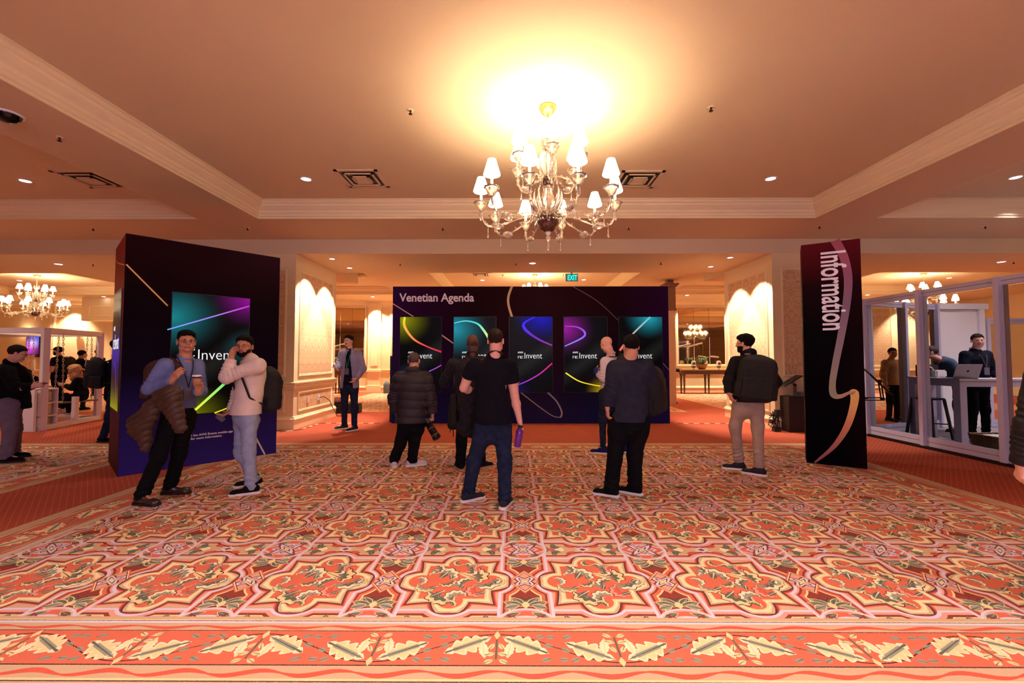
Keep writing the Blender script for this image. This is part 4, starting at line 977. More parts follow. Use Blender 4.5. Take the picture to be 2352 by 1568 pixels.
# ------------------------------------------------------------------ glass booth at the right
M_ALU = mat('grey_aluminium', (206, 198, 220), 0.42, metal=0.2, noise=(90, 0.05)); M_PANE = mat('booth_glass', (245, 245, 250), 0.02, trans=1.0, ior=1.05, spec=0.5)
M_SEAM = mat('dark_seam', (58, 52, 60), 0.6)
BT = 2.64; GB = thing('glass_booth', 'aluminium framed glass meeting booth at the right edge of the photo', 'glass booth', (6.8, 5.0, 0))
def O(x, y, z): return (x-6.8, y-5.0, z)
def wall_frame(a, b_, posts, z0=0.05, z1=BT, pane=True):
    """framed glazing from a to b (xy), posts at the given fractions"""
    A_, B_ = Vector((a[0]-6.8, a[1]-5.0, 0)), Vector((b_[0]-6.8, b_[1]-5.0, 0)); d = (B_-A_).normalized(); nn = Vector((d.y, -d.x, 0))
    for (za, hh, nm) in ((z0+0.075, 0.15, 'bottom_rail'), (z1-0.06, 0.12, 'top_rail')):
        MB().bar(A_+Vector((0, 0, za)), B_+Vector((0, 0, za)), 0.06, hh).build(nm, M_ALU, GB, bevel=0.004)
        for s in (-1, 1):
            MB().bar(A_+nn*0.0305*s+Vector((0, 0, za)), B_+nn*0.0305*s+Vector((0, 0, za)), 0.002, 0.006).build('rail_groove', M_SEAM, GB)
    for t in posts:
        P_ = A_.lerp(B_, t)
        MB().bar(P_+Vector((0, 0, z0)), P_+Vector((0, 0, z1)), 0.075, 0.15, up=tuple(nn)).build('post', M_ALU, GB, bevel=0.004)
        for s in (-1, 1):
            MB().bar(P_+nn*0.038*s+Vector((0, 0, z0)), P_+nn*0.038*s+Vector((0, 0, z1)), 0.006, 0.003, up=tuple(nn)).build('post_groove', M_SEAM, GB)
    if pane:
        for t0, t1 in zip(posts[:-1], posts[1:]):
            P0, P1 = A_.lerp(B_, t0), A_.lerp(B_, t1)
            MB().bar(P0+Vector((0, 0, (z0+z1)/2)), P1+Vector((0, 0, (z0+z1)/2)), 0.006, z1-z0-0.25).build('glass_pane', M_PANE, GB)
wall_frame((6.84, 4.85), (6.84, 8.3), [0.0, 0.335, 0.675, 1.0])
wall_frame((6.9, 8.35), (8.95, 9.1), [0.0, 0.5, 1.0])
wall_frame((11.5, 4.85), (11.5, 9.2), [0.0, 0.5, 1.0])
MB().b2(O(6.86, 4.9, 0.0), O(11.5, 9.2, 0.045)).build('raised_floor', mat('grey_vinyl_floor', (150, 140, 142), 0.5), GB)
MB().b2(O(6.80, 4.9, 0.0), O(6.88, 8.3, 0.05)).build('gap_shadow_strip', M_BLACK, GB)  # black strip standing in for the shadow in the gap under the frame
# white solid wall panel with frame
q = MB().b2(O(8.97, 9.15, 0.05), O(10.02, 9.22, 2.62)); q.build('white_wall_panel', M_WHITE, GB)
q = MB().b2(O(8.97, 9.09, 2.54), O(10.1, 9.15, 2.66)).b2(O(9.90, 9.10, 0.05), O(10.02, 9.15, 2.54)).b2(O(8.97, 9.10, 0.05), O(9.02, 9.15, 2.54)); q.build('white_panel_frame', M_WHITE, GB, bevel=0.004)
wall_frame((10.1, 9.18), (11.5, 9.18), [0.0, 1.0], z1=2.35)
# counter: tall bar table inside
def seg(mb, a, b_, w_, h_): mb.bar(a, b_, w_, h_)
tb = thing('bar_table', 'grey L-shaped high table with a thin top inside the booth', 'table', (7.35, 7.1, 0.045))
MB().b2((0, 0, 1.075), (1.9, 0.45, 1.11)).b2((0, 0.45, 1.075), (0.42, 0.95, 1.11)).build('table_top', mat('pale_grey_laminate', (206, 198, 206), 0.4), tb, bevel=0.004)
MB().b2((0.01, 0.01, 0.98), (1.88, 0.06, 1.075)).b2((0.01, 0.01, 0.98), (0.06, 0.93, 1.075)).b2((0.36, 0.45, 0.98), (0.41, 0.93, 1.075)).b2((0.42, 0.39, 0.98), (1.88, 0.44, 1.075)).build('table_apron', M_ALU, tb, bevel=0.003)
for (x_, y_) in ((0.07, 0.07), (1.82, 0.07), (1.82, 0.38), (0.07, 0.87), (0.35, 0.87)): MB().b2((x_-0.06, y_-0.06, 0), (x_+0.06, y_+0.06, 0.98)).build('leg', M_ALU, tb, bevel=0.004)
# laptop open on the table
def laptop(x, y, z, rz, label, scale=1.0, m=None):
    m = m or mat('silver_laptop', (176, 172, 182), 0.35, metal=0.6)
    t = thing('laptop', label, 'laptop', (x, y, z), rz, None); s = scale
    MB().b2((-0.17*s, -0.12*s, 0), (0.17*s, 0.12*s, 0.014)).build('laptop_base', m, t, bevel=0.004)
    MB().b2((-0.155*s, -0.06*s, 0.0145), (0.155*s, 0.09*s, 0.0155)).build('keyboard', M_BLACK, t)
    R_ = Matrix.Translation((0, 0.12*s, 0.014)) @ Matrix.Rotation(math.radians(-22), 4, 'X')
    q = MB().b2((-0.17*s, -0.004, 0), (0.17*s, 0.006, 0.235*s)).build('laptop_lid', m, t, bevel=0.003); q.data.transform(R_)
    q = MB().b2((-0.16*s, -0.0055, 0.01), (0.16*s, -0.0045, 0.225*s)).build('laptop_screen', mat('laptop_screen_glow', (10, 10, 14), 0.2, emit=(120, 140, 200), estr=0.5), t); q.data.transform(R_)
    ap = MB().lathe([(0.0, 0), (0.016, 0.0), (0.018, 0.0008), (0.0, 0.001)], (0, 0, 0), 16).lathe([(0.0, 0), (0.005, 0.0), (0.0, 0.001)], (0.007, 0.021, 0), 8).build('lid_emblem', M_BLACK, q)
    ap.data.transform(R_ @ Matrix.Translation((0, 0.0065, 0.12*s)) @ Matrix.Rotation(-PI/2, 4, 'X'))
    return t
lp = at(2166, 870, 7.2)
laptop(7.56, 7.30, 1.155, math.radians(168), 'silver open laptop on the high table in the booth', 1.05)
# tote handle and white mug and dark monitor on the table
lp2 = at(2100, 872, 8.0)
pc = tag(MB().b2((-0.10, -0.07, 0), (0.10, 0.07, 0.13)).build('paper_box', M_WHITE, None, bevel=0.02), 'small white box on the high table in the booth', 'box'); pc.location = (7.62, 7.72, 1.157)
nb = tag(MB().b2((-0.20, -0.02, 0.0), (0.20, 0.02, 0.22)).build('dark_display', mat('charcoal_plastic', (54, 52, 58), 0.4), None, bevel=0.01), 'dark grey display standing on the high table in the booth', 'display'); nb.location = (7.62, 7.93, 1.157)
tt = thing('tote_bag', 'black tote bag with a pale handle on the high table in the booth', 'bag', (7.43, 7.78, 1.157))
MB().b2((-0.06, -0.05, 0), (0.08, 0.05, 0.20)).build('bag_body', M_BLACK, tt, bevel=0.02)
MB().tube([(-0.01, -0.055, 0.02)] + [(0.05+0.06*math.cos(a), -0.055, 0.08+0.10*math.sin(a)) for a in [PI*k/10 for k in range(10, -1, -1)]], 0.012, 6).build('handle', M_WHITE, tt, True)
# metal stool, black backpack, basket
st = thing('metal_stool', 'dark grey metal stool standing behind the booth glass', 'stool', (7.55, 7.86, 0.045), 0.2)
MB().b2((-0.17, -0.17, 0.70), (0.17, 0.17, 0.735)).build('seat', mat('gunmetal', (70, 66, 70), 0.3, metal=0.7), st, bevel=0.012)
for (x_, y_) in ((-1, -1), (1, -1), (-1, 1), (1, 1)): MB().bar((x_*0.22, y_*0.22, 0), (x_*0.15, y_*0.15, 0.71), 0.035, 0.035).build('leg', MATS['gunmetal'], st)
MB().bar((-0.19, -0.19, 0.25), (0.19, 0.19, 0.25), 0.02).bar((-0.19, 0.19, 0.27), (0.19, -0.19, 0.27), 0.02).build('foot_brace', MATS['gunmetal'], st)
bk = at(2250, 1040, 6.3)
bs = thing('wicker_basket', 'tan wicker basket on the booth floor behind the glass', 'basket', (7.2, 6.45, 0.045), 0.05)
q = MB()
for k in range(13):
    z_ = 0.012 + k*0.024; e_ = 0.15+0.004*k
    for (ax_, ay, bx_, by) in ((-e_*1.1, -e_, e_*1.1, -e_), (e_*1.1, -e_, e_*1.1, e_), (e_*1.1, e_, -e_*1.1, e_), (-e_*1.1, e_, -e_*1.1, -e_)):
        pts = [Vector((ax_, ay, z_)).lerp(Vector((bx_, by, z_)), i/12) + Vector((0, 0, 0.004*math.sin(i*2.4+k*PI))) for i in range(13)]
        q.tube(pts, 0.0135, 5)
q.build('woven_sides', mat('wicker', (150, 112, 76), 0.8, noise=(60, 0.5)), bs, True)
MB().b2((-0.15, -0.13, 0.0), (0.15, 0.13, 0.30)).build('liner', M_WHITE, bs, bevel=0.02)

# ------------------------------------------------------------------ white swing frame at the left
M_SW = mat('white_timber', (228, 212, 214), 0.55)
SWF = thing('timber_swing_stand', 'white timber stand holding chain swings at the left', 'swing stand', (-9.7, 8.85, 0))
def S(x, y, z): return Vector((x+9.7, y-8.85, z))
c1, c2, c3, c4 = (-9.80, 8.87), (-10.20, 10.45), (-12.5, 8.95), (-12.9, 10.5)
HT = 2.13
for (cx_, cy_) in (c1, c2, c3, c4): MB().bar(S(cx_, cy_, 0), S(cx_, cy_, HT), 0.11, 0.11, up=(0.3, 1, 0)).build('post', M_SW, SWF, bevel=0.004)
for (a_, b_, nm) in ((c1, c2, 'beam'), (c2, c4, 'beam'), (c4, c3, 'beam'), (c3, c1, 'beam')): MB().bar(S(*a_, HT-0.05), S(*b_, HT-0.05), 0.10, 0.11).build('beam', M_SW, SWF, bevel=0.004)
for (a_, b_) in ((c1, c2), (c2, c4)): MB().bar(S(*a_, 0.05), S(*b_, 0.05), 0.11, 0.10).build('floor_rail', M_SW, SWF, bevel=0.004)
mx, my = c1[0]*0.45+c2[0]*0.55, c1[1]*0.45+c2[1]*0.55
MB().bar(S(mx, my, 0.1), S(mx, my, 0.62), 0.09, 0.09).build('short_post', M_SW, SWF, bevel=0.003)
# cabinet end with open shelves facing the swing side
cd = thing('shelf_cabinet', 'white cabinet with open shelves under the swing frame corner', 'cabinet', (-9.76, 8.78, 0), math.radians(0))
dv = (Vector((c2[0]-c1[0], c2[1]-c1[1], 0))).normalized(); sv = Vector((dv.y, -dv.x, 0))
def CB(u, v_, z): q = dv*u + sv*v_; return Vector((q.x, q.y, z))
wd_, dp_, hh = 0.44, 0.44, 0.86
MB().bar(CB(0, -dp_/2, hh/2), CB(0.03, -dp_/2, hh/2), dp_, hh).build('end_panel', M_SW, cd)
MB().bar(CB(wd_, -dp_/2, hh/2), CB(wd_+0.03, -dp_/2, hh/2), dp_, hh).build('end_panel', M_SW, cd)
for z_ in (0.06, 0.30, 0.57, hh): MB().bar(CB(0, -dp_/2, z_-0.015), CB(wd_+0.03, -dp_/2, z_-0.015), dp_, 0.03).build('shelf', M_SW, cd)
MB().bar(CB(0, -dp_+0.01, hh/2), CB(wd_, -dp_+0.01, hh/2), 0.02, hh).build('back_panel', M_SW, cd)
tag(MB().bar(CB(0.06, -0.25, 0.425)+cd.location, CB(0.41, -0.25, 0.425)+cd.location, 0.38, 0.25).build('storage_bin', mat('translucent_bin', (206, 196, 186), 0.4), None, bevel=0.02), 'pale plastic bin on the middle shelf of the white cabinet', 'bin')
tag(MB().bar(CB(0.06, -0.25, 0.15)+cd.location, CB(0.38, -0.25, 0.15)+cd.location, 0.36, 0.18).build('storage_box', mat('cardboard', (190, 160, 130), 0.8), None, bevel=0.01), 'brown box on the lowest shelf of the white cabinet', 'box')
tag(MB().bar(CB(0.05, -0.24, 0.69)+cd.location, CB(0.41, -0.24, 0.69)+cd.location, 0.36, 0.22).build('storage_bin', mat('bin_grey', (196, 188, 190), 0.5), None, bevel=0.02), 'pale bin on the top shelf of the white cabinet', 'bin')
# side wall of the bench under the frame (white board seen left of the shelves)
bw = tag(MB().b2((-10.26, 8.68, 0), (-9.77, 8.73, 0.86)).build('bench_end_board', M_SW, None, bevel=0.004), 'tall white board closing the end of the white cabinet', 'board')
# chains and seats
def chain(mb, a, b_, r=0.018, th=0.005):
    a, b_ = Vector(a), Vector(b_); d = b_-a; L = d.length; d.normalize(); n_ = int(L/(r*3.0)); x_ = d.orthogonal().normalized(); y_ = d.cross(x_)
    for k in range(n_):
        c_ = a + d*(L*(k+0.5)/n_); u_ = x_ if k % 2 else y_
        pts = [c_ + u_*r*0.75*math.cos(t) + d*r*2.0*math.sin(t) for t in [2*PI*i/7 for i in range(8)]]
        mb.tube(pts, th, 4, cap=False)
def swing(name, xy0, xy1, zs, label):
    t = thing(name, label, 'swing', (0, 0, 0))
    mid = [(Vector((*q, 0))) for q in (xy0, xy1)]
    for q in mid:
        for s in (-1, 1):
            mb = MB(); chain(mb, q + Vector((0.05*s, 0, HT-0.10)), q + Vector((0.10*s, 0, zs)), 0.020, 0.006); mb.build('chain', mat('chain_steel', (196, 186, 180), 0.3, metal=0.8), t, True)
    a_, b_ = mid; e_ = (b_-a_).normalized()*0.08; MB().bar(a_-e_+Vector((0, 0, zs-0.02)), b_+e_+Vector((0, 0, zs-0.02)), 0.42, 0.03).build('seat_board', mat('swing_wood', (120, 84, 62), 0.5), t, bevel=0.004)
    return t
swing('chain_swing', (-10.42, 9.75), (-10.36, 10.35), 0.50, 'wooden swing seat on steel chains that the blonde woman sits on')
swing('chain_swing', (-11.55, 9.4), (-11.5, 10.1), 0.50, 'wooden chain swing at the far left, behind the man in grey trousers')
for x_ in (-10.39, -11.52): MB().bar(S(x_, 8.93, HT-0.05), S(x_, 10.5, HT-0.05), 0.08, 0.09).build('beam', M_SW, SWF)
ts = thing('swing_table', 'small white table between the swings with devices on it', 'table', (-11.05, 9.5, 0))
MB().b2((-0.32, -0.4, 0.80), (0.32, 0.4, 0.86)).build('table_top', M_SW, ts, bevel=0.004)
for (x_, y_) in ((-0.27, -0.34), (0.27, -0.34), (-0.27, 0.34), (0.27, 0.34)): MB().b2((x_-0.04, y_-0.04, 0), (x_+0.04, y_+0.04, 0.80)).build('leg', M_SW, ts)
lpw = laptop(-10.93, 9.3, 0.86, math.radians(200), 'dark laptop on the white table between the swings', 1.1, mat('dark_laptop', (58, 58, 66), 0.4))

# ------------------------------------------------------------------ things on the far left wall
sg = at(80, 787, 18.7)
scn = thing('wall_screen', 'small purple and blue wall screen at the far left', 'screen', (sg.x, YF-0.16, 2.15))
MB().b2((-0.30, -0.02, -0.52), (0.30, 0.02, 0.52)).build('screen_frame', M_BLACK, scn, bevel=0.01)
MB().b2((-0.27, -0.026, -0.49), (0.27, -0.021, 0.49)).build('screen_face', screen_mat('wall_screen_face', [(-0.2, -0.2, 0.8, (230, 60, 220)), (0.2, 0.3, 0.8, (60, 90, 250)), (0, 0, 0.4, (220, 200, 250))], 0.5, 1.0, 1.3), scn)
MB().b2((-0.05, 0.02, -0.2), (0.05, 0.16, 0.2)).build('wall_bracket', M_BLACK, scn)
fa = at(112, 789, 18.75); tag(MB().b2((fa.x-0.06, YF-0.05, fa.z-0.10), (fa.x+0.06, YF, fa.z+0.10)).build('fire_alarm', mat('alarm_red_cream', (206, 140, 116), 0.5), None, bevel=0.01), 'small fire alarm box on the far left wall', 'alarm')
ns = at(83, 817, 18.75); tag(MB().b2((ns.x-0.14, YF-0.02, ns.z-0.06), (ns.x+0.14, YF, ns.z+0.06)).build('name_plate', mat('brass_plate', (90, 60, 46), 0.4), None, bevel=0.004), 'small dark name plate below the wall screen', 'sign')
al = MB().b2((-18.0+0.0, 17.6, 3.05), (-15.2, 17.9, ZS)).build('bulkhead', M_WALL, far)
f = MB(); frame_bars(f, (-17.7, 17.6, 3.22), (1, 0, 0), None, 2.2, 0.45, 0.05); f.build('panel_moulding', M_TRIM, far)
for x_ in (-19.3, -21.6):
    sc_ = thing('wall_sconce', 'lit wall sconce at the far left, %s' % ('right one of two' if x_ > -20 else 'left one of two'), 'wall lamp', (x_, YF, 2.55))
    MB().lathe([(0.0, 0), (0.05, 0.02), (0.06, 0.08), (0, 0.1)], (0, -0.06, -0.1), 14).build('sconce_base', M_BRASS, sc_, True)
    MB().lathe([(0.06, 0.0), (0.13, 0.16), (0.12, 0.16), (0.0, 0.02)], (0, -0.14, 0), 18).build('sconce_shade', M_SHADE, sc_, True)
ow = MB().b2((-14.55, YF-0.12, 0), (-12.8, YF, 3.05)).build('door_surround', M_TRIM, far, bevel=0.01)
MB().b2((-14.40, YF-0.14, 0), (-12.95, YF-0.12, 2.85)).build('door_leaf', M_PAPER, far)
# ------------------------------------------------------------------ small signed-distance modeller (smooth unions on a voxel grid, surface nets)
class Vol:
    def __init__(s, lo, hi, vox):
        s.lo = np.array(lo, float) - 3*vox; s.v = vox
        s.n = np.maximum(4, np.ceil((np.array(hi, float) + 3*vox - s.lo)/vox).astype(int)+1)
        s.a = np.full(tuple(s.n), 1.0, np.float32); s.X = [s.lo[i] + vox*np.arange(s.n[i]) for i in range(3)]
    def _sub(s, lo, hi):
        i0 = np.clip(np.floor((np.array(lo)-s.lo)/s.v).astype(int), 0, s.n-1); i1 = np.clip(np.ceil((np.array(hi)-s.lo)/s.v).astype(int)+1, 1, s.n)
        sl = tuple(slice(a, b) for a, b in zip(i0, i1))
        if any(a >= b for a, b in zip(i0, i1)): return None, None
        P = np.meshgrid(*[s.X[k][sl[k]] for k in range(3)], indexing='ij', sparse=True); return sl, P
    def comb(s, sl, d, k, sub=False):
        a = s.a[sl]
        if sub:
            d = -d; h = np.maximum(k - np.abs(a-d), 0)/k if k > 0 else 0
            s.a[sl] = np.maximum(a, d) + h*h*k*0.25
        else:
            h = np.maximum(k - np.abs(a-d), 0)/k if k > 0 else 0
            s.a[sl] = np.minimum(a, d) - h*h*k*0.25
    def cap(s, a, b, ra, rb, k=0.02, flat=None, fold=None, sub=False):
        a = np.array(a, float); b = np.array(b, float); ba = b-a; L2 = max(ba.dot(ba), 1e-9); m = max(ra, rb) + 0.05 + k
        sl, P = s._sub(np.minimum(a, b)-m, np.maximum(a, b)+m)
        if sl is None: return s
        x, y, z = P[0]-a[0], P[1]-a[1], P[2]-a[2]
        h = np.clip((x*ba[0]+y*ba[1]+z*ba[2])/L2, 0, 1)
        qx, qy, qz = x-h*ba[0], y-h*ba[1], z-h*ba[2]; q2 = qx*qx+qy*qy+qz*qz
        if flat is not None:
            f, kf = np.array(flat[0], float), flat[1]; df = qx*f[0]+qy*f[1]+qz*f[2]; q2 = q2 + (kf*kf-1)*df*df
        r = ra+(rb-ra)*h
        if fold:
            amp, lam, t0, wd = fold[:4]; L = math.sqrt(L2)
            ph = 2.2*np.sin(7.0*(P[0]+1.3*P[1])*2.2 + 3*h) + 1.5*np.sin(19*(P[1]-P[0]))
            r = r + amp*np.sin(2*PI*h*L/lam + ph)*np.exp(-((h-t0)/wd)**2)
        s.comb(sl, np.sqrt(q2) - r, k, sub); return s
    def ell(s, c, r, R=None, k=0.02, sub=False):
        c = np.array(c, float); r = np.array(r, float); m = r.max() + 0.04 + k
        sl, P = s._sub(c-m, c+m)
        if sl is None: return s
        x, y, z = P[0]-c[0], P[1]-c[1], P[2]-c[2]
        if R is not None: R = np.array(R); x, y, z = (R[0][0]*x+R[1][0]*y+R[2][0]*z), (R[0][1]*x+R[1][1]*y+R[2][1]*z), (R[0][2]*x+R[1][2]*y+R[2][2]*z)
        q = np.sqrt((x/r[0])**2+(y/r[1])**2+(z/r[2])**2); g = np.sqrt((x/r[0]**2)**2+(y/r[1]**2)**2+(z/r[2]**2)**2)
        s.comb(sl, (q*(q-1)/np.maximum(g, 1e-6)).astype(np.float32), k, sub); return s
    def box(s, c, h, rd, R=None, k=0.01, sub=False):
        c = np.array(c, float); h = np.array(h, float); m = np.linalg.norm(h) + 0.03 + k
        sl, P = s._sub(c-m, c+m)
        if sl is None: return s
        x, y, z = P[0]-c[0], P[1]-c[1], P[2]-c[2]
        if R is not None: R = np.array(R); x, y, z = (R[0][0]*x+R[1][0]*y+R[2][0]*z), (R[0][1]*x+R[1][1]*y+R[2][1]*z), (R[0][2]*x+R[1][2]*y+R[2][2]*z)
        qx, qy, qz = np.abs(x)-h[0]+rd, np.abs(y)-h[1]+rd, np.abs(z)-h[2]+rd
        d = np.sqrt(np.maximum(qx, 0)**2+np.maximum(qy, 0)**2+np.maximum(qz, 0)**2) + np.minimum(np.maximum(qx, np.maximum(qy, qz)), 0) - rd
        s.comb(sl, d, k, sub); return s
    def torus(s, c, R_, r, n=(0, 0, 1), k=0.01, squash=None):
        c = np.array(c, float); n = np.array(n, float); n /= np.linalg.norm(n); m = R_+r+0.03
        sl, P = s._sub(c-m, c+m)
        x, y, z = P[0]-c[0], P[1]-c[1], P[2]-c[2]; h = x*n[0]+y*n[1]+z*n[2]
        rr = np.sqrt(np.maximum(x*x+y*y+z*z-h*h, 0)) - R_
        s.comb(sl, np.sqrt(rr*rr+(h/(squash or 1))**2) - r, k); return s
    def fn(s, f): s.a = f(s.a, *np.meshgrid(*s.X, indexing='ij', sparse=True)).astype(np.float32); return s
    def cut(s, p, n):
        """keep the side where (x-p).n < 0"""
        n = np.array(n, float); n /= np.linalg.norm(n)
        return s.fn(lambda a, x, y, z: np.maximum(a, (x-p[0])*n[0]+(y-p[1])*n[1]+(z-p[2])*n[2]))
    def rough(s, amp, sc=18.0, ph=0.0):
        def f(a, x, y, z):
            return a + amp*(np.sin(sc*(x+0.6*y)+2.1*np.sin(sc*0.7*z+ph))*np.sin(sc*1.1*(z-0.4*x)+1.7*np.sin(sc*0.8*y+ph)) )
        return s.fn(f)
    def mesh(s):
        a = s.a; a[0], a[-1] = 1, 1; a[:, 0], a[:, -1] = 1, 1; a[:, :, 0], a[:, :, -1] = 1, 1
        neg = a < 0; c = np.zeros(tuple(q-1 for q in a.shape), np.int8)
        for dx in (0, 1):
            for dy in (0, 1):
                for dz in (0, 1): c += neg[dx:a.shape[0]-1+dx, dy:a.shape[1]-1+dy, dz:a.shape[2]-1+dz]
        act = (c > 0) & (c < 8); idx = np.argwhere(act)
        if not len(idx): return np.zeros((0, 3)), np.zeros((0, 4), int)
        ids = np.full(act.shape, -1, np.int64); ids[act] = np.arange(len(idx))
        cor = [(x, y, z) for x in (0, 1) for y in (0, 1) for z in (0, 1)]
        val = np.stack([a[idx[:, 0]+x, idx[:, 1]+y, idx[:, 2]+z] for x, y, z in cor], 1)
        acc = np.zeros((len(idx), 3)); cnt = np.zeros(len(idx))
        for i in range(8):
            for j in range(i+1, 8):
                if sum(abs(p-q) for p, q in zip(cor[i], cor[j])) != 1: continue
                m = (val[:, i] < 0) != (val[:, j] < 0); d = val[:, i]-val[:, j]; t = np.where(m, val[:, i]/np.where(np.abs(d) < 1e-9, 1e-9, d), 0)
                for ax in range(3): acc[:, ax] += m*(cor[i][ax]+(cor[j][ax]-cor[i][ax])*t)
                cnt += m
        V = s.lo + (idx + acc/cnt[:, None])*s.v; F = []
        for ax in range(3):
            o1, o2 = [(1, 2), (2, 0), (0, 1)][ax]
            sa = [slice(None)]*3; sb = [slice(None)]*3; sa[ax] = slice(0, -1); sb[ax] = slice(1, None)
            e = np.argwhere(neg[tuple(sa)] != neg[tuple(sb)])
            e = e[(e[:, o1] > 0) & (e[:, o2] > 0) & (e[:, o1] < a.shape[o1]-1) & (e[:, o2] < a.shape[o2]-1)]
            if not len(e): continue
            def cell(p, q):
                r = e.copy(); r[:, o1] -= p; r[:, o2] -= q; return ids[r[:, 0], r[:, 1], r[:, 2]]
            q = np.stack([cell(0, 0), cell(1, 0), cell(1, 1), cell(0, 1)], 1)
            fl = neg[e[:, 0], e[:, 1], e[:, 2]]; q[~fl] = q[~fl][:, ::-1]; F.append(q)
        F = np.concatenate(F); F = F[(F >= 0).all(1)]
        return V, F
def np_obj(name, parts, mats, parent, off=(0, 0, 0), pick=None, smooth=True):
    """parts = list of (V, F); pick(centroids) -> material index array"""
    Vs, Fs, b = [], [], 0
    for V, F in parts:
        if len(V): Vs.append(V); Fs.append(F+b); b += len(V)
    V = np.concatenate(Vs); F = np.concatenate(Fs)
    me = bpy.data.meshes.new(name); me.vertices.add(len(V)); me.vertices.foreach_set('co', (V-np.array(off)).astype(np.float32).ravel())
    me.loops.add(len(F)*4); me.loops.foreach_set('vertex_index', F.ravel().astype(np.int32))
    me.polygons.add(len(F)); me.polygons.foreach_set('loop_start', np.arange(0, len(F)*4, 4, dtype=np.int32)); me.polygons.foreach_set('loop_total', np.full(len(F), 4, np.int32))
    for m in (mats if isinstance(mats, (list, tuple)) else [mats]): me.materials.append(m)
    if pick is not None: me.polygons.foreach_set('material_index', pick(V[F].mean(1)).astype(np.int32))
    me.update(calc_edges=True)
    me.polygons.foreach_set('use_smooth', np.ones(len(F), bool) if smooth else np.zeros(len(F), bool))
    return link(name, me, None, parent)
# ------------------------------------------------------------------ people
def skin(name, c): return mat(name, c, 0.55, noise=(25, 0.08), spec=0.35)
SK_FAIR = skin('fair_skin', (226, 168, 146)); SK_TAN = skin('tan_skin', (188, 128, 98)); SK_MED = skin('medium_skin', (206, 146, 116)); SK_DARK = skin('dark_skin', (84, 54, 46))
M_LIP = mat('lips', (156, 88, 82), 0.5); M_LIPD = mat('lips_dark', (92, 54, 52), 0.5)
M_HAIRB = mat('black_hair', (13, 11, 12), 0.75, noise=(160, 0.5), bump=(240, 0.8), spec=0.15); M_HAIRBR = mat('brown_hair', (46, 30, 26), 0.75, noise=(160, 0.4), bump=(240, 0.8), spec=0.15)
M_BEARD = mat('dark_beard', (34, 23, 22), 0.85, noise=(300, 0.5), bump=(300, 0.8), spec=0.1)
M_HAIRBL = mat('blonde_hair', (196, 140, 96), 0.5, noise=(60, 0.45), bump=(150, 0.6)); M_HAIRG = mat('short_grey_hair', (74, 58, 58), 0.7, noise=(160, 0.4))
M_EYE = mat('eye_white', (176, 160, 154), 0.5, spec=0.2); M_IRIS = mat('dark_iris', (22, 14, 12), 0.2)
def cloth(name, c, nz=0.18, rough=0.9, sheen=0.0, bump=0.25, sc=220, spec=0.15): return mat(name, c, rough, noise=(14, nz), bump=(sc, bump), sheen=sheen, spec=spec)
def V3(v): return np.array([v[0], v[1], v[2]], float)
def nrm(v): v = np.array(v, float); return v/max(np.linalg.norm(v), 1e-9)
def face_dir(yaw): a = math.radians(yaw); return np.array([math.sin(a), -math.cos(a), 0.0])

def head_R(yaw, pitch=0.0, roll=0.0):
    f = face_dir(yaw); p = math.radians(pitch); f = np.array([f[0]*math.cos(p), f[1]*math.cos(p), math.sin(p)])
    r = nrm(np.cross(f, [0, 0, 1])); u = np.cross(r, f)
    if roll: a = math.radians(roll); r, u = r*math.cos(a)+u*math.sin(a), u*math.cos(a)-r*math.sin(a)
    return np.stack([r, f, u], 1)                                     # columns: right, forward, up
def head_prims(v, c, R, s, t=0.0, ears=True):
    def L(x, y, z): return c + R @ np.array([x, y, z])*s
    v.ell(L(0, -0.012, 0.036), np.array([0.076, 0.097, 0.086])*s+t, R, k=0.02*s)
    v.ell(L(0, 0.030, -0.025), np.array([0.062, 0.062, 0.078])*s+t, R, k=0.03*s)
    v.cap(L(-0.036, 0.022, -0.070), L(0.036, 0.022, -0.070), 0.032*s+t, 0.032*s+t, k=0.025*s)
    v.ell(L(0, 0.068, -0.090), np.array([0.026, 0.022, 0.020])*s+t, R, k=0.02*s)
    v.cap(L(-0.034, 0.076, 0.022), L(0.034, 0.076, 0.022), 0.012*s+t, 0.012*s+t, k=0.018*s)
    for q in (-1, 1):
        v.ell(L(q*0.044, 0.056, -0.022), np.array([0.024, 0.026, 0.024])*s+t, R, k=0.02*s)
        if t == 0.0:
            v.ell(L(q*0.031, 0.098, 0.000), np.array([0.017, 0.014, 0.011])*s, R, k=0.012*s, sub=True)
        if ears and t == 0.0: v.ell(L(q*0.080, -0.004, -0.006), np.array([0.010, 0.019, 0.031])*s, R, k=0.008*s); v.ell(L(q*0.089, 0.002, -0.004), np.array([0.006, 0.010, 0.018])*s, R, k=0.006*s, sub=True)
    if t < 0.006:
        v.cap(L(0, 0.086, 0.010), L(0, 0.108, -0.024), 0.0085*s+t, 0.0125*s+t, k=0.010*s)
        for q in (-1, 1): v.ell(L(q*0.012, 0.096, -0.027), np.array([0.009, 0.010, 0.008])*s+t, R, k=0.006*s)
        v.cap(L(-0.017, 0.084, -0.052), L(0.017, 0.084, -0.052), 0.0075*s+t, 0.0075*s+t, k=0.008*s)
        v.cap(L(-0.014, 0.082, -0.062), L(0.014, 0.082, -0.062), 0.0080*s+t, 0.0080*s+t, k=0.008*s)
        if t == 0.0: v.cap(L(-0.022, 0.094, -0.0565), L(0.022, 0.094, -0.0565), 0.0028*s, 0.0028*s, k=0.003, sub=True)
